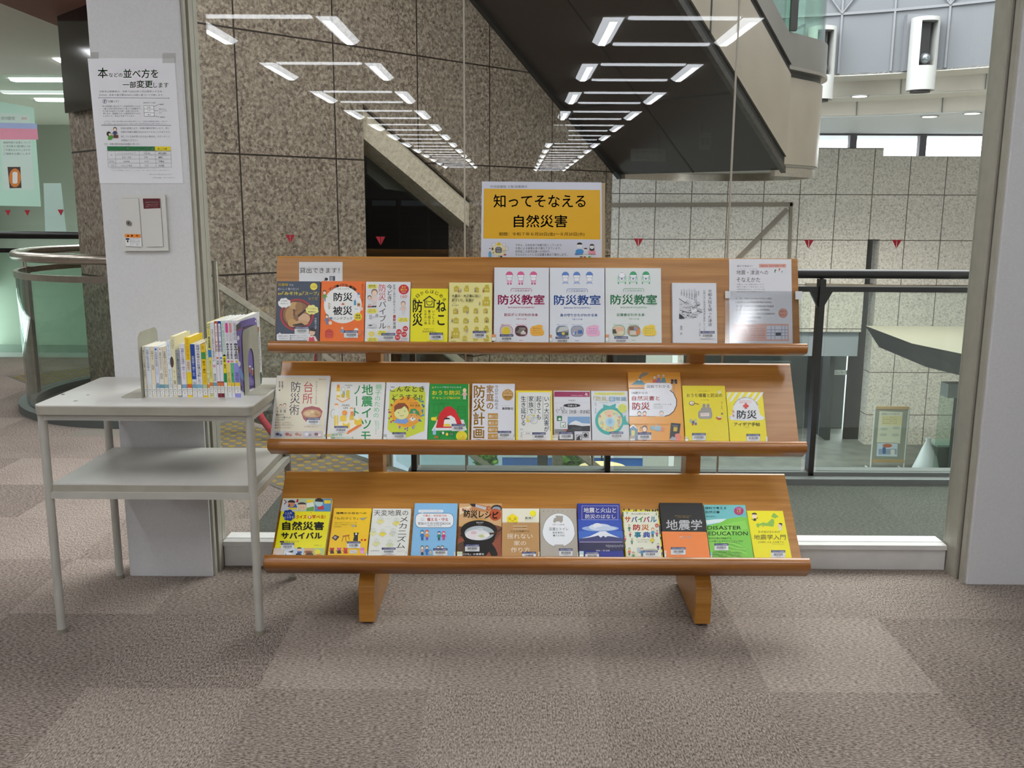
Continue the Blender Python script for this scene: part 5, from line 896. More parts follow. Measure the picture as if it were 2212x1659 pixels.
a.p([(262, 560), (320, 560), (420, 640), (640, 640), (770, 500), (772, 787), (258, 787)], '#96523c').p([(258, 787), (262, 620), (330, 590), (420, 787)], '#5a4636').o_(510, 470, 215, 125, '#1e1b1a', 36).p([(296, 480), (724, 470), (680, 600), (600, 660), (420, 660), (340, 590)], '#1e1b1a').p([(285, 520), (330, 500), (350, 560), (320, 545)], '#1e1b1a').o_(515, 495, 172, 85, '#aeb9be', 32).o_(490, 515, 140, 62, '#dfe0e2', 28)
for x, y, c in ((450, 490, '#d8b8c0'), (525, 450, '#c4ccd4'), (540, 530, '#c8cf8a'), (430, 525, '#e8dcdc'), (600, 520, '#eceae4'), (500, 555, '#e6e4e2')): a.o_(x, y, 36, 18, c, 14)
a.p([(630, 490), (690, 490), (775, 435), (778, 455), (700, 505), (640, 515)], '#4a2c1e').p([(590, 630), (640, 590), (700, 670), (730, 740), (700, 768), (650, 750)], '#201d1c').p([(330, 590), (430, 640), (600, 640), (640, 700), (560, 787), (350, 787)], '#1b1918').o_(688, 740, 40, 34, '#26221f')
a.t('備えいらずの', 312, 198, 472, 236, '#d8402e', .01, -6).t('防災レシピ', 335, 232, 735, 322, '#17140f', .025, 3).t('「食」の備え アイデア集', 425, 316, 590, 330, '#333').t('飯田 和子', 480, 364, 565, 382, Wt, .01).t('栄養士', 498, 388, 548, 396, '#ccc').t('「いつも」の食事を', 290, 728, 572, 754, Wt, .035).t('「もしも」の食事に!', 290, 766, 590, 796, Wt, .035); done(a, (348, 628, 517, 712), (255, 714, 318, 785, '#c8d8b0'))
a = face_book(2, CH, [(770, 788), (1218, 790), (780, 205), (1213, 207)], '#c09560', 'tan and cream book with a smiling yellow house, on the bottom tier', t=.014)
a.p([(782, 360), (1212, 368), (1213, 209), (783, 207)], '#e8e6d0')
for i in range(22): x = 790+i*19.6; a.p([(x-10, 358), (x+10, 358), (x, 380)], '#e8e6d0')
a.p([(840, 370), (836, 310), (900, 268), (968, 310), (964, 370)], '#f4dc1e').box(862, 320, 878, 338, 4, '#8a7a2a').box(922, 320, 940, 338, 4, '#8a7a2a').ring(902, 345, 14, 8, 4, '#8a7a2a', 10, 170).o_(1140, 266, 37, 35, '#f4ea2a').t('樋口健二', 1048, 308, 1140, 330, '#3a3a3e', .01).t('Higuchi Kenji', 1045, 338, 1142, 345, '#888').l([(908, 415), (1072, 415)], 5, '#e8dcc0').l([(908, 447), (1072, 447)], 5, '#e8dcc0').t('プロが伝える鉄則!', 915, 424, 1066, 438, '#5a452a').t('どんな地震でも', 880, 464, 1100, 484, '#3a2f22').t('揺れない', 838, 502, 1135, 562, '#f2ecdc', .0).t('家の', 918, 585, 1060, 640, '#f2ecdc', .0).t('作り方', 882, 662, 1104, 722, '#f2ecdc', .0).t('KADOKAWA', 965, 762, 1014, 772, '#5a452a'); done(a, (1015, 715, 1173, 790), (1200, 715, 1218, 785, '#d8ccb0'))
a = face_book(2, CH, [(1222, 790), (1668, 793), (1217, 205), (1648, 208)], '#b3aca0', 'grey book with a large white egg-shaped panel, on the bottom tier', t=.012)
egg = [(1440+190*math.cos(t_)*(1.0 if math.sin(t_) > 0 else .96), 470+(205 if math.sin(t_) < 0 else 185)*math.sin(t_)) for t_ in [math.radians(i*9) for i in range(40)]]
a.p([(1440+(x-1440)*1.015, 470+(y-470)*1.015) for x, y in egg], '#4a4a4c').p(egg, '#edf1f4').r(1395, 630, 1492, 665, '#b3aca0').l([(1395, 658), (1395, 632), (1492, 632), (1492, 658)], 3, '#4a4a4c')
for i, ch in enumerate('進化するトイレ'): a.t(ch, 1256+i*56, 232, 1270+i*56, 246, '#5a564e')
a.r(1410, 295, 1488, 360, '#a8a298').p([(1375, 362), (1385, 320), (1412, 315), (1412, 362)], '#a8a298').o_(1392, 365, 14, 9, '#a8a298', 10).o_(1465, 365, 14, 9, '#a8a298', 10).p([(1395, 305), (1412, 290), (1490, 295), (1490, 312)], '#a8a298').t('日本トイレ協会 編', 1370, 388, 1505, 404, '#555').t('災害とトイレ', 1328, 428, 1552, 466, '#2c2c34', .0).t('緊急事態に', 1370, 480, 1508, 500, '#3a3a40').t('備えた対応', 1372, 512, 1510, 534, '#3a3a40'); done(a, (1443, 678, 1600, 765), (1655, 720, 1668, 785, '#d0ccc4'))
a = face_book(2, CH, [(1680, 795), (2200, 797), (1652, 148), (2155, 152)], '#1f2f96', 'deep blue book with a snowy cone mountain under a lens cloud, on the bottom tier', t=.016)
a.p([(1668, 480), (2190, 480), (2172, 330), (1662, 330)], '#2a4fb8').p([(1672, 590), (2196, 590), (2190, 470), (1668, 470)], '#3a6ac8')
a.o_(1925, 440, 215, 34, '#9ab4de').o_(1920, 425, 130, 40, '#d2dcec').o_(1890, 408, 52, 30, '#e8edf4').o_(1990, 440, 120, 24, '#c2d0e8')
a.p([(1680, 560), (1780, 540), (1880, 495), (1920, 475), (1985, 472), (2020, 495), (2110, 540), (2195, 560), (2196, 602), (1682, 602)], '#3a3f74').p([(1700, 555), (1800, 532), (1880, 495), (1920, 475), (1985, 472), (2020, 495), (2150, 550), (2060, 535), (2010, 530), (1985, 545), (1960, 525), (1930, 548), (1900, 522), (1850, 535), (1780, 548)], '#e6ebf2').p([(1682, 604), (2197, 604), (2197, 594), (1681, 594)], '#a89ac0').p([(1684, 700), (2200, 700), (2197, 604), (1682, 604)], '#26264e')
for i in range(16): x = 1990+i*13; a.r(x, 628+(i*7) % 13, x+5, 650+(i*5) % 16, '#b8b4c8')
a.box(1710, 178, 2130, 340, 4, '#c8d0ea').t('地震と火山と', 1730, 198, 2108, 260, Wt, .02).t('防災のはなし', 1748, 275, 2102, 328, Wt, .02).t('朝城 一喬 編著', 1875, 690, 2034, 710, '#e0e4f0', .01); done(a, (1748, 718, 1908, 797), (1680, 708, 1730, 785, '#bfe0e4'))
a = face_book(2, CI, [(106, 760), (525, 762), (74, 210), (480, 213)], '#e8dc1a', 'small survival book with multicoloured title and camouflage border, on the bottom tier', t=.018)
rnd = random.Random(12)
for i in range(70):
    s_ = rnd.random(); e = rnd.choice('ltrb')
    x, y = {'l': (72+s_*28, 215+s_*545), 't': (70+s_*410, 216), 'r': (478+s_*36, 215+s_*545), 'b': (100+s_*410, 756)}[e]; x += rnd.uniform(-8, 8); a.o_(x, y+rnd.uniform(-6, 10), rnd.uniform(6, 13), rnd.uniform(8, 17), rnd.choice(('#26241c', '#4a4a46', '#26241c')), 8)
a.p([(120, 760), (510, 760), (465, 236), (85, 238)], '#e6e8d2').t('大人も知らない?', 172, 250, 370, 272, K, .01)
for ch, x0, x1, c in (('サ', 98, 166, '#e86a2a'), ('バ', 172, 240, '#3a5ab0'), ('イ', 246, 305, '#3f9a4a'), ('バ', 305, 378, '#c83a8a'), ('ル', 382, 455, '#2f9ac0')): a.t(ch, x0, 290, x1, 355, c, .035)
a.t('防', 192, 378, 275, 445, '#d8342e', .03).t('災', 285, 378, 370, 445, '#e87a2a', .03).t('事', 205, 460, 282, 528, '#2a9ab8', .03).t('典', 300, 460, 385, 528, '#3a5ac0', .03).t('サバイバル防災研究会 編', 228, 545, 368, 556, '#555').t('青木えむ／監修', 245, 568, 350, 580, '#333')
for x, y, h, c in ((150, 455, 75, '#3f7a5a'), (160, 520, 60, '#b8344a'), (105, 570, 60, '#d85a6a'), (180, 600, 65, '#6ab07a'), (410, 520, 105, '#4a9ac8'), (458, 515, 70, '#c85a7a'), (408, 590, 60, '#8a7ab0'), (470, 665, 75, '#6a3a8a'), (150, 725, 85, '#e8784a'), (195, 765, 80, '#5aa05a'), (290, 735, 95, '#3a8ab8'), (450, 285, 40, '#5a9a5a'), (125, 270, 40, '#8ab05a')): a.who(x, y, h, rnd.choice(('#3a3230', '#5a9a5a', '#c87a3a')), c, '#55606a')
a.o_(455, 395, 22, 22, '#c85a4a', 14).r(440, 398, 470, 402, '#e8ebe0').rr(235, 640, 275, 690, 8, '#b8c0c8').o_(402, 560, 26, 20, '#d8c83a', 12).t('KADOKAWA BOOKS', 270, 748, 360, 756, '#777').t('少年写真新聞社', 315, 656, 440, 668, '#555'); done(a, (305, 668, 465, 738))
a = face_book(2, CI, [(545, 765), (1050, 768), (480, 135), (965, 135)], '#0e0d0f', 'black book with white title and an orange paper band around its lower half', t=.019)
a.t('惑星科学と防災のための', 655, 274, 840, 284, '#a8883a').t('必携の教科書', 685, 290, 812, 300, '#a8883a').t('地震学', 560, 322, 960, 438, '#f2f3f6', .012)
done(a); b = Art(CI, a.M, 0); b.mb.prism([(*b.uv(*q), .0002) for q in ((545, 775), (1052, 775), (1010, 460), (512, 455))], [(*b.uv(*q), .0013) for q in ((545, 775), (1052, 775), (1010, 460), (512, 455))], b.mt('#f68a3e')); b.z = .0014
b.t('地震を知るための一冊', 705, 485, 842, 495, '#e05a1e').t('井出 哲', 708, 504, 845, 534, '#f6e8dc', .01).t('講談社', 790, 752, 818, 760, '#7a3a10'); b.build('paper_band', a.root); a.mb = MB()
done(a, (612, 632, 775, 715), (540, 668, 562, 760, '#d8c8b8'))
a = face_book(2, CI, [(1060, 770), (1538, 772), (972, 155), (1445, 160)], '#6fc0c4', 'teal and green terraced-field book titled in English capitals, on the bottom tier', t=.01)
a.p([(1002, 330), (1100, 318), (1230, 312), (1180, 350), (1010, 378)], '#d8ecec').p([(1060, 770), (1538, 772), (1470, 300), (1380, 290), (1240, 315), (1160, 355), (1008, 392)], '#7fd04a').p([(1056, 730), (1030, 500), (1180, 390), (1300, 350), (1440, 330), (1466, 420), (1300, 470), (1100, 600)], '#8ed856')
for i in range(15):
    y = 560+i*14; x0 = 1150+i*10 if i < 9 else 1080; a.l([(x0+j*38, y+14*math.sin(j*.9+i)+j*3) for j in range(max(3, min(9, int((1440+i*7-x0)/38))))], 5, ('#b4e66a', '#5cb03a')[i % 2])
a.t('理科で考える', 990, 180, 1230, 208, '#1c3034', .01).t('自然災害', 998, 224, 1155, 252, '#1c3034', .01).t('藤岡達也―', 1002, 280, 1125, 295, '#2a4044').o_(1368, 225, 54, 46, '#b02470'); lines(a, 1340, 190, 1396, 2, 14, 9, '#f0d4e4', ['防災教育', '実践事例']); a.t('15', 1348, 218, 1390, 244, '#f2e43a', .03).t('テーマ', 1352, 252, 1386, 262, '#f0d4e4')
a.t('DISASTER', 1018, 392, 1395, 434, '#14282c', .004).t('EDUCATION', 1030, 455, 1466, 498, '#14282c', .004).t('自然災害が頻発する', 1034, 520, 1285, 540, '#1a3a2a').t('この国で生きていくための学び', 1040, 552, 1415, 574, '#1a3a2a'); lines(a, 1072, 682, 1400, 4, 20, 12, '#234a20', ['身近な自然災害を理科の目線から', '持続可能な社会をつくる防災・減災教育へ', '学校の授業で使える教材を紹介', '先生と子どもたちのための一冊']); done(a, (1095, 590, 1250, 668), (1050, 690, 1072, 760, '#8ad8c8'))
a = face_book(2, CI, [(1540, 773), (1960, 775), (1455, 222), (1865, 225)], '#f4ea10', 'bright yellow book with a green map of Japan, right end of the bottom tier', t=.012)
GJ = '#8fc04a'; a.p([(1728, 290), (1752, 248), (1770, 255), (1812, 290), (1790, 298), (1770, 310), (1745, 295)], GJ).p([(1560, 372), (1580, 362), (1600, 368), (1640, 352), (1680, 362), (1705, 340), (1735, 312), (1758, 322), (1762, 350), (1755, 395), (1735, 400), (1700, 392), (1660, 390), (1620, 385), (1595, 392), (1590, 410), (1572, 405)], GJ).p([(1620, 395), (1650, 392), (1640, 404)], GJ)
a.o_(1540, 282, 27, 29, '#f3d9be').o_(1540, 262, 30, 16, '#221f1e', 14, 170, 370).p([(1530, 335), (1534, 308), (1555, 308), (1560, 335)], '#26222a').l([(1512, 318), (1540, 328)], 6, '#26222a').l([(1580, 300), (1556, 318)], 6, '#26222a').o_(1828, 388, 27, 28, '#f3d9be').p([(1805, 365), (1830, 358), (1850, 365), (1848, 400), (1838, 380)], '#221f1e').p([(1810, 440), (1818, 412), (1840, 412), (1848, 440)], '#eceae0')
a.t('生き延びるための', 1582, 445, 1822, 470, '#4a4416').t('地震学入門', 1535, 488, 1888, 545, '#26231a', .0).t('上大岡トメ＆ 上大岡アネ', 1578, 562, 1866, 582, '#4a4416').t('Tome & Ane Kamiooka', 1735, 590, 1874, 598, '#7a7030'); done(a, (1725, 665, 1882, 747))
# ------------------------------------------------------------ upright books on the table
BY = 2.966
def fM(x, y, z): return Matrix(((1, 0, 0, x), (0, 0, -1, y), (0, 1, 0, z), (0, 0, 0, 1)))       # a face looking at the room
def lpx(x, y): return CL[0]+x*CL[2], CL[1]+y*CL[2]
SP = [  # left and right edge at the foot, top line (px of the close-up), spine colour, lettering, call label colour, label text
 (170, 215, 632, '#e6dfcb', [('v', '語りつぐ災害', .06, .42, '#3a342c'), ('v', '笠原義人', .46, .62, '#5a5044'), ('r', .78, .81, '#22264a')], '#e6e2d4', 'cream paperback spine beside the left bookend, first of the upright row'),
 (215, 292, 632, '#e4e9ee', [('v', '災害と生きる日本人', .06, .48, '#34406a')], '#e4e2da', 'white spine with dark blue lettering, second from the left bookend'),
 (292, 355, 632, '#ebe0c4', [('v', '瓦礫の下で', .08, .26, '#6a5a3e'), ('v', '松田美', .36, .46, '#6a5a3e')], '#e9e4d8', 'cream spine with faint brown lettering, third from the left bookend'),
 (355, 410, 632, '#dfe3f0', [('o', .5, .055, .022, '#4a78c8'), ('v', '天変地異の地球学', .1, .4, '#22346a'), ('v', 'はじまりの科学', .42, .56, '#8fb0e4'), ('v', '藤岡換太郎', .72, .8, '#333')], '#7ea6c0', 'pale blue spine with a blue disc on top, among the white spines'),
 (410, 480, 640, '#e8e4da', [('v', '大', .03, .06, '#c04a4a'), ('v', '地震予知はなぜ当たらない', .1, .46, '#6a6458'), ('v', '島村英紀', .52, .64, '#6a6458')], '#6f9fb0', 'off-white spine with small red mark at the top, among the white spines'),
 (480, 545, 640, '#e9e0c8', [('v', '災害情報と人の心', .08, .36, '#4a4438'), ('v', '広井悠', .38, .6, '#a08a6a')], '#88b0b4', 'cream spine left of the tall white and cream pair'),
 (545, 610, 545, '#e6ecf2', [('v', 'らんほらん', .05, .42, '#7fa8d8'), ('v', '震災をめぐる記録の物語', .5, .8, '#a8b4c0')], '#d2d6da', 'taller white spine with loose light blue lettering'),
 (610, 680, 475, '#e8e2bc', [('v', 'らんほら', .05, .2, '#5a5444'), ('o', .1, .42, .09, '#5a4a42'), ('v', '2 1', .55, .68, '#4a4438'), ('v', '柳美里', .72, .8, '#4a4438')], '#dcd8c8', 'tall cream spine with a brown disc at its edge'),
 (680, 745, 685, '#9fa3a6', [('v', '三一震災を見つめ続けて', .06, .72, '#26282c'), ('v', '島', .76, .8, '#26282c')], '#e6e2da', 'grey spine with dark lettering in the middle of the row'),
 (745, 830, 590, '#e6e4ee', [('v', '地震からの居場所・健太', .08, .5, '#5a5a9a'), ('v', '命をまもる', .52, .66, '#d8a0b8')], '#7eaac4', 'white spine with violet lettering beside the tall yellow one'),
 (830, 908, 490, '#f0cf22', [('v', '今そこにある', .04, .12, '#d86a2a'), ('v', '巨大地震に備える', .14, .36, '#d8842a'), ('r', .38, .58, '#e4dcc4'), ('v', '首都直下', .4, .56, '#8a3a2a'), ('v', '日本経済新聞', .78, .9, '#6a5a1a')], '#d86a3a', 'taller bright yellow spine left of the blue one'),
 (908, 980, 595, '#dfe3ea', [('r', .0, .66, '#274a9c'), ('v', '気象災害と・備え・かた', .22, .6, '#e6ecf4'), ('v', '内田青', .7, .79, K)], '#7ea8c4', 'white spine with a deep blue photo panel'),
 (980, 1070, 590, '#e6e6ee', [('v', '地球の未来のため僕が決断したこと', .02, .82, '#2f3f8e', .005)], '#7eb0c8', 'thick white spine with large blue and red lettering'),
 (1070, 1142, 595, '#f0c822', [('v', '在宅', .03, .1, '#8a8a2a'), ('r', .15, .28, '#4a9a4a'), ('v', '防災・被災', .31, .55, '#2a3a2a', .01), ('v', 'ハンドブック', .57, .72, '#7a6a1a')], '#b8c49a', 'deep yellow spine with a green capsule'),
 (1142, 1180, 510, '#e8e4b8', [('v', '大', .03, .09, '#5a5a3a'), ('v', '地震と津波の科学', .2, .55, '#8fb48a'), ('v', '門', .58, .62, '#444'), ('v', '大西浩次', .66, .76, '#555')], '#d88a4a', 'narrow cream spine just left of the striped one'),
 (1180, 1232, 265, '#ece27a', [('s',), ('v', '災', .05, .09, '#4a7a5a'), ('v', 'たくち', .1, .16, '#444'), ('v', '津波避難', .18, .34, '#2f8ab0', .01), ('r', .36, .46, '#3a8ac8'), ('v', '災害からこうして命を守る！', .5, .76, '#4a5a3a'), ('v', '永野', .8, .86, K)], '#e07a3a', 'tall pale yellow spine with striped green ends'),
 (1232, 1295, 255, '#e6e6ea', [('v', 'せまりくる天災とどう向きあうか', .09, .52, '#3a3a44', .005), ('o', .5, .58, .02, '#d8a0c0'), ('v', '鎌田浩毅 監修', .68, .86, '#444')], '#6f9fb8', 'tall white spine with small black lettering'),
 (1295, 1345, 240, '#e6e2e2', [('r', .0, .40, '#c85a1e'), ('rr', .03, .42, '#eceaea'), ('v', 'ひなん 考える', .06, .2, '#333'), ('v', '新・災害と防災', .26, .4, '#7a3a1a', .01), ('r', .43, .78, '#e6e4ea'), ('o', .5, .48, .014, '#e07a2a'), ('v', '地震', .51, .57, '#333', .01), ('r', .79, 1, '#7a2030')], '#e07a4a', 'tall spine topped orange with maroon foot'),
 (1345, 1400, 240, '#e4e4ea', [('r', .0, .40, '#1f3f9a'), ('rr', .03, .42, '#eaeaee'), ('v', 'ひなん 考える', .06, .2, '#333'), ('v', '新・災害と防災', .26, .4, '#22346a', .01), ('r', .43, .78, '#e4e4ec'), ('o', .5, .48, .014, '#3a78c8'), ('v', '津波', .51, .57, '#333', .01), ('r', .79, 1, '#7a2030')], '#e07a4a', 'tall spine topped blue with maroon foot'),
 (1400, 1450, 235, '#d6e6dc', [('v', 'ぼくらの', .03, .1, '#6a9a8a'), ('v', '防災', .12, .21, '#4a8a7a', .0), ('v', '地域の安全をまもる', .22, .43, '#7ab49a'), ('o', .5, .45, .016, K), ('r', .46, .68, '#f0e01a'), ('v', '地震・津波', .48, .62, K, .02), ('r', .68, .90, '#1f8a4a'), ('r', .90, .93, K)], '#e8ece8', 'tall spine of pale green, yellow and green blocks'),
 (1450, 1515, 230, '#e8e8ee', [('rr', .03, .16, '#e0559a'), ('v', 'みんなでやってみよう', .17, .27, '#777'), ('v', '命を守る防災', .29, .5, K, .03), ('o', .5, .53, .016, '#e0559a'), ('r', .55, .86, '#ecd27a'), ('v', 'わたしの防災', .67, .81, '#5a4a2a', .01)], '#ecc84a', 'tall white spine with a magenta capsule on top'),
 (1515, 1560, 230, '#e8e8ee', [('rr', .03, .16, '#ec8a8a'), ('v', 'みんなでやってみよう', .17, .27, '#777'), ('v', '命を守る防災', .29, .5, K, .03), ('o', .5, .53, .016, '#ec8a8a'), ('r', .55, .86, '#5cc48a'), ('v', '家庭の防災', .68, .8, '#1f4a3a', .01)], '#ecc84a', 'tall white spine with a salmon capsule on top'),
 (1560, 1640, 230, '#e8e8ee', [('v', 'みんなでやってみよう', .03, .14, '#c8a82a', .01), ('v', '自助と共助', .15, .25, '#999'), ('v', '命を守る防災', .29, .5, K, .03), ('o', .5, .53, .016, '#e0c83a'), ('r', .55, 1, '#9a9ae0'), ('v', '社会の防災', .67, .8, '#2a2a5a', .01)], '#ecc84a', 'tall white picture book with purple cover by the right bookend'),
]
prevx = None
xe = [onY(*lpx(s_[0], 1450), BY).x for s_ in SP]+[onY(*lpx(1655, 1460), BY).x]
for i, (l, r, yt, col, items, lc, lab) in enumerate(SP):
    x0, x1 = xe[i]+.0004, xe[i+1]-.0004; topx = lpx(l-70 if yt > 400 else l-60, yt); h = onY(*topx, BY).z-TZ; w_ = x1-x0
    dep = .182 if h > .23 else (.148 if h > .2 else .128)
    if i == 22: dep = .258
    root = thing('book', lab, 'book', ((x0+x1)/2, BY, TZ), 'upright books on the grey table', M=None)
    c = mat(col, .4); mb = MB(); mb.box(-w_/2, w_/2, 0, .0012, 0, h, c)
    rc = col if i != 22 else '#e4e4ea'
    mb.box(-w_/2, -w_/2+.001, .0012, dep, 0, h, mat(col, .4)).box(w_/2-.001, w_/2, .0012, dep, 0, h, mat(rc, .4))
    a = LArt(fM(0, 0, 0), w_, h); a.mb = mb
    # printed shapes are laid on the spine, which looks at the room
    fl = []
    class SA(LArt):
        pass
    b = LArt(fM(0, 0, 0), w_, h); pm = MB(); b.mb = pm
    for it in items:
        if it[0] == 'v': b.v(it[1], 500-min(330, .0135/w_*500), it[2]*1000, 500+min(330, .0135/w_*500), it[3]*1000, it[4], it[5] if len(it) > 5 else 0)
        elif it[0] == 'r': b.r(20, it[1]*1000, 980, it[2]*1000, it[3])
        elif it[0] == 'rr': b.p([(150+350-350*math.cos(q)*1 if False else 500+330*math.cos(q), (it[1]*1000+16 if math.sin(q) < 0 else it[2]*1000-16)+16*math.sin(q)) for q in [math.radians(12*k) for k in range(30)]], it[3])
        elif it[0] == 'o': b.o_(it[1]*1000, it[2]*1000, min(420, it[3]*h/w_*1000), it[3]*1000, it[4])
        elif it[0] == 's':
            for k in range(5): b.p([(20, 18+k*14), (980, 2+k*14), (980, 9+k*14), (20, 25+k*14)], '#3a8a7a' if k % 2 else '#e8e4c0').p([(20, 945+k*11), (980, 930+k*11), (980, 936+k*11), (20, 951+k*11)], '#3a8a7a' if k % 2 else '#e8e4c0')
    mb.add([(x, -z, y) for x, y, z in pm.v], pm.f, BLK)
    base = len(mb.f)-len(pm.f)
    for k, mi in enumerate(pm.m): mb.m[base+k] = mb.mi(pm.mats[mi])
    mb.build('cover', root)
    mb = MB(); mb.box(-w_/2+.001, w_/2-.001, .0015, dep-.003, .0015, h-.002, PAGE); mb.build('page_block', root)
    b = LArt(fM(0, 0, 0), w_, h, .0016); hh = 1000*.062/.2*.188/h*.62; yb = 975-(12 if yt > 400 else 30); b.r(30, yb-hh, 970, yb, '#ecebe6').r(30, yb-hh, 970, yb-hh*.66, lc).r(30, yb-hh*.35, 970, yb-hh*.33, '#999').t('369.3', 200, yb-hh*.58, 800, yb-hh*.42, '#555').t(str(2+i % 7), 400, yb-hh*.27, 600, yb-hh*.1, '#666')
    mb = MB(); mb.add([(x, -z, y) for x, y, z in b.mb.v], b.mb.f, WHITE)
    for k, mi in enumerate(b.mb.m): mb.m[k] = mb.mi(b.mb.mats[mi])
    mb.build('call_number_label', root)
    if i == 22:
        XF = x1; Mx = Matrix(((0, 0, 1, 0), (1, 0, 0, 0), (0, 1, 0, 0), (0, 0, 0, 1))); MW = Matrix.Translation((XF, BY, TZ)) @ Mx
        a = Art(CL, MW, 3e-4)
        PU = '#7463a8'
        a.p([(1640, 1310), (1615, 900), (1572, 400), (1570, 300), (1640, 240), (1780, 200), (1850, 182), (1880, 210), (1893, 330), (1903, 700), (1912, 1225), (1700, 1345)], PU).p([(1572, 395), (1570, 300), (1640, 265), (1645, 330)], '#4a4a52').p([(1580, 400), (1640, 330), (1642, 360), (1600, 390)], '#b83a3a')
        for k in range(7): cx = 1680+k*25; a.ring(cx, 350-k*6-abs(k-3)*-3, 12, 22, 7, '#e8c832')
        for x, y, s_ in ((1600, 500, 26), (1615, 900, 30), (1905, 205, 22), (1868, 240, 12)): a.o_(x, y, s_*.7, s_*1.4, '#eceef2')
        a.o_(1610, 680, 16, 60, '#5a3a34').p([(1640, 1120), (1600, 1000), (1640, 960), (1690, 1100), (1690, 1180)], '#7aa0d8').p([(1632, 1240), (1660, 1235), (1660, 1290), (1636, 1300)], K)
        for x, y in ((1742, 970), (1778, 960), (1818, 1000), (1905, 340)): a.o_(x, y+30, 14, 50, '#a8684a').o_(x, y-12, 14, 26, '#eceef0', 14, 180, 360).l([(x-5, y+80), (x-5, y+140)], 5, '#4a3a60').l([(x+7, y+80), (x+7, y+140)], 5, '#4a3a60')
        a.t('社会の防災', 1762, 1225, 1850, 1275, '#2a2448', .01).t('避難所・備蓄倉庫・広い道', 1765, 1195, 1850, 1210, '#4a3f70').v('命を守る防災', 1915, 480, 1935, 760, '#333').v('自助・共助・公助をかんがえる', 1920, 770, 1950, 1000, '#555').p([(1935, 1030), (1952, 1020), (1968, 1090), (1960, 1190), (1938, 1230)], '#2f4a3a')
        mb = MB(); mb.add([Mx @ Vector(v) + Vector((w_/2, 0, 0)) for v in a.mb.v], a.mb.f, WHITE)
        for k, mi in enumerate(a.mb.m): mb.m[k] = mb.mi(a.mb.mats[mi])
        o = mb.build('cover_picture', root)
# steel bookends
BEND = speck('bookend_enamel', '#a29f90', '#aaa798', 20, .45)
def bookend(x, sgn, lab, notch):
    t = thing('bookend', lab, 'bookend', (x, 3.0 if notch else 2.945, TZ)); dz, dy = .215, .185 if notch else .165
    pts = [(0, 0)]
    if notch: pts += [(.05, 0), (.05, .10)]+[(.085-.035*math.cos(q), .10+.045*math.sin(q)) for q in [math.radians(18*k) for k in range(1, 10)]]+[(.12, .10), (.12, 0)]
    pts += [(dy, 0)]+[(dy-.028+.028*math.cos(q), dz-.028+.028*math.sin(q)) for q in [math.radians(15*k) for k in range(7)]]+[(.028-.028*math.sin(q), dz-.028+.028*math.cos(q)) for q in [math.radians(15*k) for k in range(7)]]
    mb = MB(); mb.prism([(0, y, z) for y, z in pts], [(.0014*sgn, y, z) for y, z in pts], BEND); mb.build('upright_plate', t)
    mb = MB(); L_ = .066 if sgn > 0 else .075; mb.rbox(min(0, L_*sgn), max(0, L_*sgn), 0, dy, 0, .0014, .02, BEND, 'z'); mb.build('base_plate', t)
bookend(xe[0]-.0015, -1, 'grey steel bookend at the left end of the upright books', False)
bookend(xe[-1]+.0015, 1, 'grey steel bookend with arched cut-out against the purple picture book', True)
# ------------------------------------------------------------ notice on the white pillar
YP = 3.3185
def wall_sheet(crop, Y, quad, name, label, cat, col, th=.0006, rough=.5):
    M = fM(0, Y, 0); a = Art(crop, M, 1.5e-4, rough); q = [a.uv(*p) for p in quad]; cx = sum(p[0] for p in q)/4; cz = min(p[1] for p in q)
    M = fM(cx, Y, cz); root = thing(name, label, cat, M=M); a = Art(crop, M, 1.5e-4, rough); q = [a.uv(*p) for p in quad]
    a.mb.prism([(*p, -th) for p in q], [(*p, 0) for p in q], a.mt(col)); a.root = root; return a
GN = '#14703a'
a = wall_sheet(CJ, YP, [(195, 1582), (1195, 1585), (1090, 90), (50, 85)], 'pillar_notice', 'white notice with green heading taped to the white pillar above the table', 'notice', '#e4e5e9')
a.t('本', 172, 200, 292, 325, GN, .015).t('などの', 305, 262, 468, 312, GN, .01).t('並べ方を', 478, 215, 895, 325, GN, .015).t('一部', 472, 365, 630, 442, GN, .015).t('変更', 636, 350, 830, 442, GN, .02).t('します', 838, 378, 1018, 440, GN, .01)
lines(a, 190, 472, 960, 2, 42, 28, '#7a7c86', ['大阪市立図書館は、令和７(2025)年１月以降受入する本・', 'DVDは、日本十進分類法(NDC)10版に基づいて分類します。']); a.l([(183, 560), (1025, 565)], 4, '#4a4a60').o_(185, 560, 5, 5, '#4a4a60', 8).o_(1023, 565, 5, 5, '#4a4a60', 8)
a.ring(257, 602, 24, 24, 4, '#5a6aa8').t('?', 245, 586, 268, 620, '#5a6aa8', .02).t('分類って？', 298, 590, 425, 618, '#666')
for i, s_ in enumerate(('本の背表紙に貼られている請求記号ラベルの', '一番上の段の数字がNDCに基づく分類番号で、', 'その本の内容がどの分野・主題であるかを', '表します。図書館ではこの請求記号ラベルに', 'したがって、本などを並べています。')): a.t(s_, 228+i*3, 650+i*29, (682, 690, 660, 685, 615)[i], 672+i*29, '#8a8c94')
a.t('請求記号ラベル(例)', 718, 612, 862, 630, '#555').p([(728, 782), (850, 782), (842, 655), (722, 652)], '#eceef0')
for p_ in ([(722, 652), (842, 655)], [(726, 694), (845, 697)], [(728, 738), (848, 741)], [(730, 782), (850, 783)], [(722, 652), (730, 782)], [(842, 655), (850, 783)], [(838, 668), (895, 642)], [(842, 715), (892, 716)], [(840, 776), (910, 790)]): a.l(p_, 3, '#444')
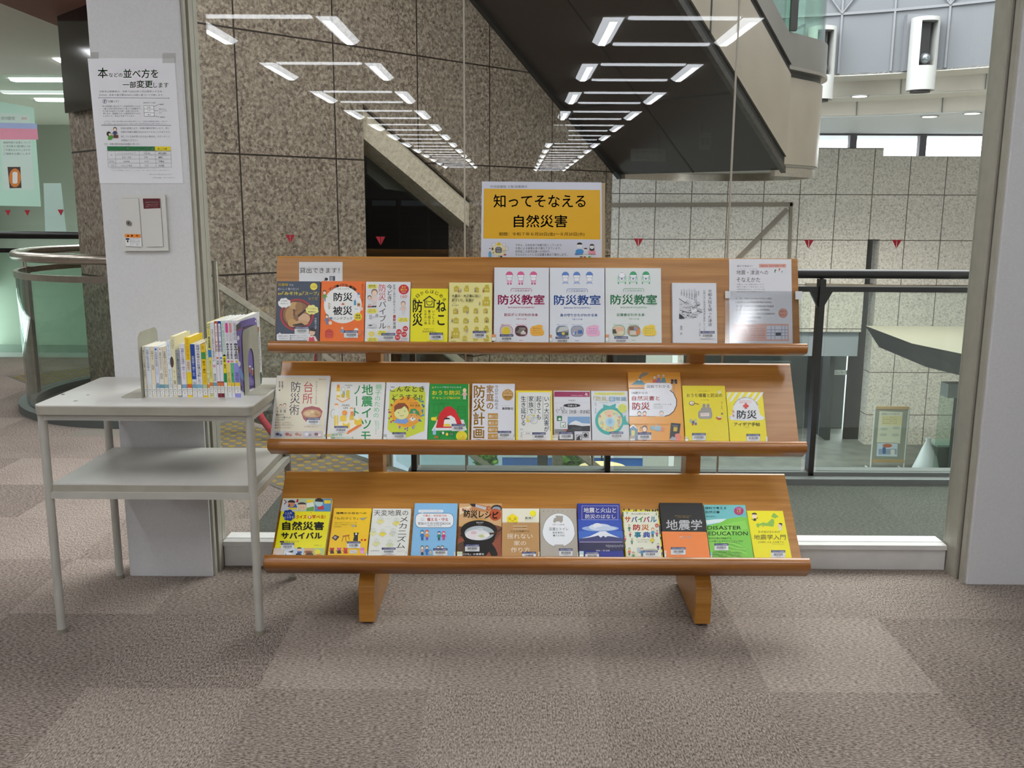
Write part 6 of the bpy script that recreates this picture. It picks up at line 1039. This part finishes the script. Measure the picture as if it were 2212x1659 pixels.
a.t('316', 762, 664, 802, 684, '#666').t('シヤ', 765, 708, 805, 724, '#666').t('県立', 770, 754, 808, 770, '#444').t('分類番号', 902, 632, 962, 648, '#666').t('著者名または', 905, 688, 985, 702, '#666').t('タイトルの一部', 905, 710, 998, 724, '#666').t('など', 908, 732, 945, 746, '#666').t('巻冊番号', 918, 784, 978, 800, '#666')
a.t('これまで、日本十進分類法(NDC)7版を基本にした「大阪市立図書館分類表」に基づき', 247, 834, 1005, 852, '#9a9ca4').t('本を分類し、並べていましたが、今回、日本十進分類法(NDC)10版に変更しました。', 247, 862, 998, 878, '#9a9ca4').l([(220, 886), (1050, 890)], 4, '#4a4a60')
a.who(380, 1040, 130, '#2a2524', '#3a3f6a', '#5a2a22').r(362, 1005, 420, 1040, '#6a3428').p([(295, 1062), (300, 1010), (355, 1005), (360, 1030), (330, 1062)], '#4f9a2e').o_(306, 990, 26, 28, '#221f1f').o_(318, 998, 14, 16, '#f0d2b4', 12)
for i, s_ in enumerate(('今回の変更により、本棚の場所が変わったり、同じ', '分野の本棚の場所が分かれたりすることがあります。', '探している本が見つからない場合は、カウンターに', 'お尋ねください。')): a.t(s_, 447+i*3, 912+i*45+(8 if i > 1 else 0), (1030, 1045, 1035, 655)[i], 936+i*45+(8 if i > 1 else 0), '#8a8c94')
a.t('本棚の場所が変わる分類の一例', 318, 1102, 615, 1122, '#555'); a.ring(272, 1112, 18, 11, 3, '#b0b4b8').ring(652, 1112, 18, 11, 3, '#b0b4b8')
a.p([(290, 1192), (860, 1193), (856, 1142), (286, 1140)], GN).p([(860, 1193), (1046, 1194), (1042, 1143), (856, 1142)], '#ecd91e').t('分類', 496, 1158, 545, 1180, Wt, .01).t('これまでの分類', 680, 1160, 842, 1182, Wt, .01).t('新しい分類', 892, 1160, 1002, 1182, '#333', .01)
for k in range(5): y = 1193+k*49; a.l([((290 if k in (0, 2, 3, 4) else 385)+k*4, y-1), (1046+k*3, y)], 2.5, '#7a7c80')
for x in (290, 382, 668, 860, 1046): a.l([(x, 1193), (x+12, 1388)], 2.5, '#7a7c80')
for i, (s1, s2, s3, x) in enumerate((('ソーシャルメディア', '547.84', '007.353', 415), ('哲学・手話', '378', '801', 468), ('日本映画', 'W10', '778.2', 485), ('クラシック音楽', 'X10', 'A100', 455))): y = 1212+i*49; a.t(s1, x, y, 1060-x-20 if i else 628, y+22, '#777').t(s2, 728+i*2, y, (800, 772, 785, 780)[i], y+20, '#888').t(s3, 898+i*2, y, (992, 945, 968, 968)[i], y+20, '#444', .01)
a.t('本', 332, 1234, 350, 1254, '#666').t('DVD', 320, 1310, 372, 1330, '#888').t('CD', 335, 1360, 372, 1378, '#888').t('※令和７(2025)年１月以降受入するCDは、NDC音楽分類に基づいて分類します', 332, 1394, 908, 1408, '#aaa').t('ただし中央図書館の「音のコーナー」のCDは、令和７(2025)年１月に新しい分類に変更済です', 350, 1420, 1035, 1434, '#aaa').t('前記した以外の分類に変わるものもあります', 795, 1468, 1065, 1482, '#999').t('大阪市立図書館　令和７(2025)年１月', 830, 1508, 1095, 1522, '#888'); a.build('sheet', a.root)
for x0, y0, x1, y1 in ((15, 15, 185, 95), (945, 25, 1105, 145)): b = Art(CJ, a.M, .0006, .3); b.r(x0, y0, x1, y1, '#d6d6d4'); b.mb.mats[0] = glass('clear_tape', '#e9e9e6', .05, .3); b.build('tape', a.root)
# ------------------------------------------------------------ control box on the pillar
BX = mat('#d3d2cd', .45); BXL = mat('#c7c6c0', .45)
M = fM(*onY(312, 482, 3.316)); root = thing('wall_control_box', 'white metal control box with lock and maroon plate set in the pillar under the notice', 'control box', M=M)
a = Art(CX, M, 0, .45); q = [a.uv(*p) for p in ((795, 1606), (1085, 1604), (1062, 1245), (765, 1245))]
a.mb.prism([(*p, -.004) for p in q], [(*p, .010) for p in q], BX); a.build('frame', root)
for pts, nm in ((((815, 1577), (920, 1575), (897, 1268), (787, 1268)), 'lock_door'), (((945, 1580), (1055, 1578), (1035, 1270), (924, 1270)), 'blank_door')):
    b = Art(CX, M, 0, .45); q = [b.uv(*p) for p in pts]; b.mb.prism([(*p, .0101) for p in q], [(*p, .0112) for p in q], mat('#8e8c86', .5))
    q2 = [((p[0]-sum(r_[0] for r_ in q)/4)*.972+sum(r_[0] for r_ in q)/4, (p[1]-sum(r_[1] for r_ in q)/4)*.99+sum(r_[1] for r_ in q)/4) for p in q]
    b.mb.prism([(*p, .0112) for p in q2], [(*p, .0135) for p in q2], BX); b.build(nm, root)
b = Art(CX, M, .0136, .3); cx, cz = b.uv(836, 1427); mb = MB(); mb.cyl((cx, cz), .0085, .0135, .0185, STEEL, 20).box(cx-.0012, cx+.0012, cz-.004, cz+.003, .0185, .0189, BLK); mb.build('lock', root)
b = Art(CX, M, .0142, .4); b.p([(930, 1336), (1036, 1332), (1032, 1270), (924, 1271)], '#5e1420').t('自動閉鎖手動起動装置', 938, 1288, 1022, 1301, '#e8d8d4', .01); lines(b, 942, 1308, 1024, 2, 12, 6, '#c8a8a4', ['この装置は火災のとき手動で', '使用してください']); b.build('name_plate', root)
b = Art(CX, M, .0142, .4); b.p([(816, 1574), (918, 1578), (912, 1520), (811, 1518)], '#e9eaec').p([(811, 1519), (912, 1521), (908, 1498), (808, 1497)], '#ee8a2a').p([(822, 1514), (838, 1514), (830, 1500)], K).t('警', 848, 1501, 862, 1514, K, .02).t('告', 880, 1501, 896, 1514, K, .02).r(815, 1523, 838, 1534, '#2a2f5a').o_(828, 1543, 5, 8, K, 10); lines(b, 842, 1522, 905, 5, 10, 6, '#666', ['扉の前に物を', '置かないこと', '開口部に注意', '手をはさまない', 'こと']); b.build('warning_sticker', root)
# ------------------------------------------------------------ yellow poster standing behind the bookstand
a = wall_sheet(CK, 3.203, [(125, 1900), (2003, 1900), (1996, 100), (150, 85)], 'event_poster', 'laminated white and yellow event poster standing behind the top of the bookstand', 'poster', '#dde1ee', .001, .22)
YG = '#efb92c'
a.p([(170, 965), (1975, 980), (1972, 218), (180, 196)], YG).t('知ってそなえる', 328, 285, 1750, 490, '#2c2526', .012).t('自然災害', 640, 600, 1465, 795, '#201a1c', .015).t('期間：令和７年６月20日(金)～８月20日(水)', 412, 868, 1730, 932, '#3c3530', .005).t('中央図書館 ３階 図書展示', 280, 145, 850, 185, '#6a6c7c')
for i, s_ in enumerate(('今年も、日本各地で地震が起こっています。', '大雨による被害も年々増えてきています。', '突然起こる自然災害への対応や、', 'そなえのヒントになる図書を集めて展示します。')): a.t(s_, 665, 1048+i*48, (1390, 1370, 1205, 1465)[i], 1084+i*50, '#4a4a54')
a.o_(405, 1140, 110, 110, '#f0e6b4', 28).rr(355, 1100, 458, 1190, 24, '#6a6c72').rr(370, 1090, 440, 1130, 16, '#8a8c92').rr(375, 1145, 440, 1180, 8, '#8e9096').rr(302, 1035, 360, 1078, 6, '#e8e8ec').box(302, 1035, 360, 1078, 3, '#888').o_(410, 1060, 30, 38, '#e8c63a', 16, 180, 360).r(378, 1058, 442, 1068, '#d8b42a').o_(490, 1058, 30, 22, '#e8e8ee').ring(490, 1058, 30, 22, 3, '#888').rr(515, 1092, 552, 1150, 4, '#e9eaee').box(515, 1092, 552, 1150, 3, '#888').rr(252, 1180, 298, 1258, 8, '#6ab0e0').r(262, 1165, 285, 1185, '#4a90c8').rr(300, 1105, 328, 1145, 5, '#6a5a4a').rr(330, 1215, 372, 1262, 5, '#e8eaf0').box(330, 1215, 372, 1262, 3, '#888').rr(395, 1220, 468, 1268, 5, '#b8c0c8').r(430, 1235, 462, 1260, '#333').o_(505, 1215, 22, 12, '#c83a3a').ring(490, 1158, 18, 18, 4, '#777').r(262, 1112, 288, 1124, '#8a6a4a').o_(326, 1185, 18, 12, '#c8b07a')
def bust(a, cx, cy, s_, shirt, hair, long=0):
    a.p([(cx-75*s_, cy+150*s_), (cx-60*s_, cy+75*s_), (cx-25*s_, cy+55*s_), (cx+25*s_, cy+55*s_), (cx+60*s_, cy+75*s_), (cx+75*s_, cy+150*s_)], shirt)
    if long: a.rr(cx-46*s_, cy-40*s_, cx+46*s_, cy+80*s_, 30*s_, hair)
    a.o_(cx, cy, 42*s_, 48*s_, '#eef0f4').o_(cx, cy-18*s_, 45*s_, 34*s_, hair, 16, 180, 360).l([(cx-8*s_, cy+25*s_), (cx+8*s_, cy+25*s_)], 4, '#c88')
bust(a, 1655, 1075, .95, '#4f9ad8', '#2a2628'); bust(a, 1845, 1090, .8, '#eaa0b0', '#3a3034', 1); bust(a, 1748, 1140, .62, '#e8eaee', '#4a3e3a')
a.l([(1570, 1205), (1905, 1207)], 5, '#8a5a5a').p([(1635, 1275), (1650, 1215), (1830, 1215), (1845, 1275)], '#d6e8e4').o_(1680, 1248, 26, 14, '#7a8088').o_(1735, 1250, 20, 12, '#b85a4a').rr(1790, 1236, 1826, 1262, 6, '#5ab07a'); a.build('sheet', a.root)
b = Art(CK, a.M, 0); q = [b.uv(*p) for p in ((120, 1900), (2048, 1900), (2052, 108), (160, 95))]; b.mb.prism([(*p, -.007) for p in q], [(*p, -.0012) for p in q], mat('#b8a582', .8)); b.build('backing_board', a.root)
# ------------------------------------------------------------ bookcases and hanging signs at the back of the room (mirrored in the glass)
t = thing('bookcase', 'brown bookcase at the far back of the room, mirrored in the glass', 'bookcase', (-5.4, -24.6, 0), 'bookcases along the back of the room')
for x in (-.48, .46): mb = MB(); mb.box(x, x+.02, -.3, 0, 0, 1.68, WOOD_S); mb.build('side_panel', t)
mb = MB(); mb.box(-.46, .46, -.3, -.29, 0, 1.68, mat('#3a2416', .6)); mb.build('back_board', t)
for z in (.05, .40, .75, 1.10, 1.40, 1.66): mb = MB(); mb.box(-.46, .46, -.29, -.0, z, z+.02, WOOD_S); mb.build('shelf', t)
mb = MB(); mb.box(-.4, .4, 0, .004, 1.44, 1.62, mat('#c8d4e4', .5)); mb.build('header_sign', t)
for k in range(8):
    if k: o = copy_tree(t); o.location = (-5.4+k*.98, -24.6, 0)
def hanging(x, yv, px, w_, h_, ztop, rows, label):
    z = onY(*px, yv).z; t = thing('hanging_sign', label, 'sign', (onY(*px, yv).x, 2*GY-yv, z-h_/2)); Mh = Matrix(((-1, 0, 0, 0), (0, 0, 1, .012), (0, 1, 0, 0), (0, 0, 0, 1)))
    mb = MB(); mb.box(-w_/2, w_/2, -.012, .012, 0, h_, mat('#dcd8ca', .6))
    b = LArt(Mh, w_, h_); n = len(rows)
    for i, s_ in enumerate(rows): b.t(s_, 120, (i+.28)*1000/n, 880, (i+.74)*1000/n, '#2a2a26')
    mb.add([Mh @ Vector(v) for v in b.mb.v], b.mb.f, mat('#2a2a26', .4)); mb.build('board', t)
    for sx in (-.3, .3): mb = MB(); mb.tube([(sx*w_, 0, h_), (sx*w_, 0, 2.70-(z-h_/2))], .008, mat('#888', .4)); mb.build('hanger_rod', t)
hanging(0, 13.5, (1180, 290), .62, .24, 2.7, ['社会科学'], 'hanging section sign in the room, mirrored above the yellow poster')
hanging(0, 17, (1400, 335), .62, .22, 2.7, ['社会科学 →', '← 人文科学'], 'two-line hanging direction sign, mirrored right of the yellow poster')
hanging(0, 15, (1523, 305), .18, .26, 2.7, ['図書'], 'small hanging sign, mirrored near the right glass joint')
# ------------------------------------------------------------ left passage: papers on the far green glass
a = wall_sheet(CX, 9.985, [(-60, 1315), (262, 1322), (215, 690), (-60, 640)], 'glass_poster', 'large pale green poster on the far glass at the left edge', 'poster', '#bfe6d2', .002)
a.p([(20, 1210), (218, 1215), (190, 735), (0, 720)], '#cfe4da').t('大阪市立中央図書館 休館日', 5, 745, 95, 768, '#4a5a5a').t('整理休館', 138, 750, 172, 766, '#c04a4a').p([(0, 893), (245, 893), (238, 825), (0, 818)], '#e89ab0').p([(0, 820), (238, 825), (235, 790), (0, 785)], '#a8b8e0'); lines(a, 22, 905, 195, 4, 24, 14, '#5a6a68', ['開館時間の変更について', 'ご利用の皆様には', 'ご不便をおかけしますが', 'ご理解をお願いします'])
a.p([(62, 1205), (138, 1203), (130, 1068), (48, 1068)], '#4a3c36').o_(96, 1138, 38, 60, '#d8843a').rr(80, 1100, 112, 1175, 10, '#e6e8e4'); a.build('sheet', a.root)
a = wall_sheet(CX, 9.985, [(290, 1500), (425, 1500), (390, 1172), (278, 1172)], 'glass_notice', 'plain pale sheet on the far green glass beside the granite column', 'notice', '#bcd6cc', .002); a.build('sheet', a.root)
for px, py, lb in ((17, 460, 'tiny red triangle sticker on far glass under the green poster edge'), (59, 460, 'tiny red triangle sticker on far glass below the green poster'), (131, 459, 'tiny red triangle sticker on far glass beside the granite column')):
    q = onY(px, py, 9.98); mb = MB(); s = .03; mb.ext([(-s, 0, .03), (s, 0, .03), (0, 0, -.03)], (0, .003, 0), RED); o = mb.build('glass_sticker', loc=q); tag(o, lb, 'sticker', 'red triangle stickers on the far glass')
# ------------------------------------------------------------ rope barrier at the stair head
ns = Vector((S2, S2, 0)); po = Vector((-1.2, 5.15, 0)); pts = [onP(x, y, po, ns) for x, y in ((530, 800), (548, 862), (566, 905), (592, 940), (628, 948), (660, 905), (680, 830), (688, 765), (690, 735))]
t = thing('rope_barrier', 'red braided rope barrier across the stair head, glimpsed beside the table', 'barrier', (pts[4].x, pts[4].y, 0)); to2 = t.location
mb = MB(); ROPE = speck('red_braid', '#6a141c', '#a82a34', 90, .8); mb.tube([p-to2 for p in pts], .021, ROPE, 10); mb.build('rope', t)
for p in (pts[0], pts[-1]): mb = MB(); mb.cyl((p.x-to2.x, p.y-to2.y), .018, 0, p.z+.03, STEEL, 16); mb.build('post', t)
# ------------------------------------------------------------ ground floor seen through the gaps
FA = 17.5; mb = MB(); zF = -1.0; xr = onY(1440, 1000, FA).x
WF = mat('#d8dcdc', .5); MU = mat('#2a2a2c', .4)
for px, w_ in ((836, .05), (1008, .025), (1172, .10), (1268, .03), (1300, .01)): x = onY(px, 1000, FA).x; mb.box(x-w_, x+w_, 0, .1, -4, zF, MU)
mb.box(-9, xr, -.02, .12, -4.0, -3.96, MU).box(-9, xr, -.02, .12, zF-.1, zF, MU)
mb.build('window_11', kind='structure', loc=(0, FA, 0))
mb = MB(); mb.box(-9, xr, FA+.03, FA+.045, -4, zF, GLASS); mb.build('window_12', kind='structure')
mb = MB(); mb.box(xr-.5, xr, FA-.3, FA-.2, -4, zF, mat('#a9ada6', .6)); mb.box(xr-.02, xr+.08, FA-.34, FA-.18, -4, zF, WF); mb.build('wall_ground_panel', kind='structure')
mb = MB(); mb.box(-9, 1.72, FA, FA+.2, zF, 9, GR_F); mb.build('wall_over_facade', kind='structure')
mb = MB(); mb.box(-30, 45, 22.8, 60, -4.1, -4.0, mat('#8d8f8e', .9)); mb.box(-20, 1.9, FA+.2, 22.8, -4.09, -3.99, mat('#8d98a4', .9)); mb.build('ground_outside', kind='structure')
mb = MB(); mb.box(-12, 1.6, 26, 26.3, -4, 3, mat('#5f86c4', .6)); mb.box(-12, 1.6, 25.9, 26, -3.2, -2.9, mat('#c9d4e4', .6)); mb.build('wall_building_opposite', kind='structure')
mb = MB(); hx0, hx1 = onY(1085, 1000, 18.9).x, onY(1420, 1000, 18.9).x; mb.box(hx0, hx1, 18.9, 19.0, -4, -2.2, mat('#3f74c8', .5)); mb.box(hx0, hx1, 18.88, 18.9, -3.78, -3.68, mat('#e6ebf2', .5)); mb.build('wall_blue_backdrop', kind='structure')  # blue wall added to give the window its blue tone, no known hoarding
def plant(px0, px1, y0, y1, Y, name, label, cat, trunk=None):
    c0, c1 = onY(px0, y1, Y), onY(px1, y0, Y); cx, w_ = (c0.x+c1.x)/2, abs(c1.x-c0.x); t = thing(name, label, cat, (cx, Y, -4)); rnd = random.Random(int(px0)); mb = MB()
    zc, hz = max((c0.z+c1.z)/2+4, .35), w_*.6
    for i in range(420):
        v = Vector((rnd.gauss(0, 1), rnd.gauss(0, 1), rnd.gauss(0, 1))).normalized()*rnd.uniform(.6, 1); p = Vector((v.x*w_/2, v.y*w_/2, zc+v.z*hz)); d = Vector((rnd.uniform(-1, 1), rnd.uniform(-1, 1), rnd.uniform(-.4, 1))).normalized()*.09; e = d.cross(Vector((rnd.uniform(-1, 1), .3, .5))).normalized()*.04
        mb.poly([p-d, p+e, p+d, p-e], mat(rnd.choice(('#4f8f2a', '#6aa83a', '#8cc24a')), .6))
    mb.build('foliage', t)
    mb = MB(); mb.tube([(0, 0, 0), (0, 0, zc)], .03, mat('#5a4632', .8), 8); mb.build('stem', t)
plant(1212, 1262, 965, 1012, 18.25, 'shrub', 'bright green shrub outside the ground floor window, under the middle tier', 'shrub')
plant(1022, 1075, 965, 1008, 18.3, 'shrub', 'dusty green shrub outside the ground floor window, left of the thick mullion', 'shrub')
q = onZ(1206, 1015, -4); mb = MB(); mb.tube([(0, 0, 0), (.02, 0, 1.2), (0, .02, 2.6)], [.11, .10, .09], speck('bark', '#5c5248', '#8a7c6c', 30, .9), 14); o = mb.build('tree_trunk', loc=(onY(1203, 1000, 17.95).x, 17.95, -4)); tag(o, 'grey tree trunk outside the ground floor window beside the bright shrub', 'tree')
q = onY(1302, 1010, 15.5); t = thing('round_table', 'small round pale wood table on the ground floor, under the middle tier', 'table', (q.x, 15.5, -4)); mb = MB(); mb.cyl((0, 0), .42, q.z+3.96, q.z+4.0, mat('#d8bc88', .5), 28); mb.build('tabletop', t); mb = MB(); mb.cyl((0, 0), .03, .02, q.z+3.96, STEEL, 12).cyl((0, 0), .22, 0, .02, STEEL, 20); mb.build('pedestal', t)
# ------------------------------------------------------------ ground floor at right: easel sign, canopy, counter, door sign
EY = 18.5
def e_(x, y): return onY(x, y, EY)
t0 = onZ(1885, 1020, -4); EY = t0.y; t = thing('easel_board', 'grey easel notice board standing on the ground floor against the granite wall', 'notice board', (e_(1926, 1000).x, EY, -4)); o0 = t.location
a = Art(CY, fM(o0.x, EY-.02, -4), 0, .6); q = [a.uv(*p) for p in ((580, 1418), (785, 1420), (815, 1092), (605, 1090))]
mb = MB(); mb.prism([(p[0], -.01, p[1]) for p in q], [(p[0], .01, p[1]) for p in q], mat('#8e9184', .7)); mb.build('board', t)
mb = MB(); WD = mat('#b09468', .6)
for i in ((0, 1), (2, 3)): A, B = q[i[0]], q[i[1]]; mb.prism([(A[0], -.018, A[1]-.03), (A[0], .018, A[1]-.03), (A[0], .018, A[1]+.03), (A[0], -.018, A[1]+.03)], [(B[0], -.018, B[1]-.03), (B[0], .018, B[1]-.03), (B[0], .018, B[1]+.03), (B[0], -.018, B[1]+.03)], WD)
mb.build('wooden_rail', t)
for i, j in ((0, 3), (1, 2)):
    A, B = q[i], q[j]; mb = MB(); mb.tube([(A[0], 0, .03), (A[0], 0, A[1]), (B[0], 0, B[1]+.03)], .02, mat('#b8bab4', .4)); mb.tube([(A[0], -.28, .02), (A[0], .28, .05)], .02, mat('#b8bab4', .4)); mb.build('leg', t)
for pts, cols, nm in ((((614, 1308), (758, 1312), (775, 1118), (632, 1112)), '#d2d2bc', 'upper_poster'), (((612, 1390), (740, 1393), (744, 1310), (618, 1306)), '#c2cfdc', 'lower_poster')):
    b = Art(CY, fM(o0.x, EY-.032, -4), 0, .6); b.p(pts, cols)
    if nm[0] == 'u':
        b.p([(640, 1198), (768, 1200), (772, 1142), (644, 1140)], '#d8ce9a').t('図書館からのお知らせ', 645, 1122, 755, 1136, '#5a5a7a'); lines(b, 650, 1148, 740, 4, 12, 6, '#6a6a5a', ['催しのご案内です', '開館時間のご案内'])
        for x, y in ((660, 1222), (735, 1215), (655, 1258), (730, 1260)): b.o_(x, y, 24, 9, '#b8bcae')
    else: b.o_(680, 1325, 30, 12, '#b8684a').r(625, 1345, 738, 1380, '#8fa0b4').r(650, 1335, 670, 1375, '#4a6a9a').r(700, 1350, 725, 1385, '#d8d4c8')
    mb = MB(); mb.add([(v[0], -.012-v[2], v[1]) for v in b.mb.v], b.mb.f, WHITE)
    for k, mi in enumerate(b.mb.m): mb.m[k] = mb.mi(b.mb.mats[mi])
    mb.build(nm, t)
# canopy roof and glazed vestibule behind the right pillar
YC = 15.6; tip, t2 = onY(1970, 742, YC), onY(2105, 790, YC-1.4)
mb = MB(); zc = tip.z; A = [(tip.x, tip.y, zc), (tip.x+.1, tip.y+2.4, zc), (tip.x+4, tip.y+2.4, zc), (tip.x+4, tip.y-3.2, zc), (t2.x, t2.y, zc)]
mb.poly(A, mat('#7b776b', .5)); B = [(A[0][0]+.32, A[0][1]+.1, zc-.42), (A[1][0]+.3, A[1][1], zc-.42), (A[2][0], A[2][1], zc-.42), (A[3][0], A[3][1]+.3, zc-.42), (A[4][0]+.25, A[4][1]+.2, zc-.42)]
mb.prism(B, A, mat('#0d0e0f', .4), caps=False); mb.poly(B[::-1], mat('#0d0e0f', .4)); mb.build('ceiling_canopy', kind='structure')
xa = onY(2036, 850, 16.4).x; mb = MB(); mb.box(xa, 12, 16.2, 16.5, onY(2036, 855, 16.4).z, onY(2036, 826, 16.4).z, mat('#6d756f', .5)); mb.build('trim_13', kind='structure')
xb = onY(2058, 950, 16.6).x; mb = MB(); mb.box(xa+.05, 12, 16.6, 16.62, -4, onY(2036, 855, 16.4).z, GLASS_G); mb.build('window_13', kind='structure')
mb = MB(); mb.box(xb-.04, xb+.04, 16.52, 16.62, -4, onY(2036, 855, 16.4).z, MU); mb.box(xa, 12, 16.5, 16.64, -4, -3.94, MU); mb.build('trim_14', kind='structure')
q = onZ(2012, 1028, -4); t = thing('side_counter', 'small dark counter on the ground floor by the vestibule, near the right pillar', 'counter', (q.x+.5, q.y+.35, -4)); mb = MB(); mb.box(-.35, .5, -.2, .25, 0, .58, mat('#3c4642', .5)); mb.build('body', t); mb = MB(); mb.box(-.38, .53, -.23, .28, .58, .62, mat('#8fa49c', .4)); mb.build('top', t)
bag = thing('plastic_bag', 'crumpled white plastic bag hanging by the small counter near the right pillar', 'bag', (q.x-.16, q.y-.05, -4)); mb = MB(); rnd = random.Random(2); n = 14; prof = [(0, .0), (.2, .02), (.24, .2), (.19, .42), (.10, .62), (.05, .75), (.07, .82)]
R_ = [[(r*(1+rnd.uniform(-.18, .18))*math.cos(2*math.pi*k/n), r*.6*(1+rnd.uniform(-.18, .18))*math.sin(2*math.pi*k/n), z) for k in range(n)] for r, z in prof]
mb.add([v for r in R_ for v in r], [(i*n+k, i*n+(k+1) % n, (i+1)*n+(k+1) % n, (i+1)*n+k) for i in range(len(prof)-1) for k in range(n)], mat('#e2e8ea', .35), True); mb.build('sack', bag)
a = wall_sheet(CY, FY+1.38, [(350, 886), (441, 886), (441, 857), (350, 857)], 'door_sign', 'small white locker room sign in the dark alcove on the ground floor', 'sign', '#c2c8c4', .01); a.t('ロッカー室', 356, 862, 436, 881, '#2a3230', .01); a.build('plate', a.root)
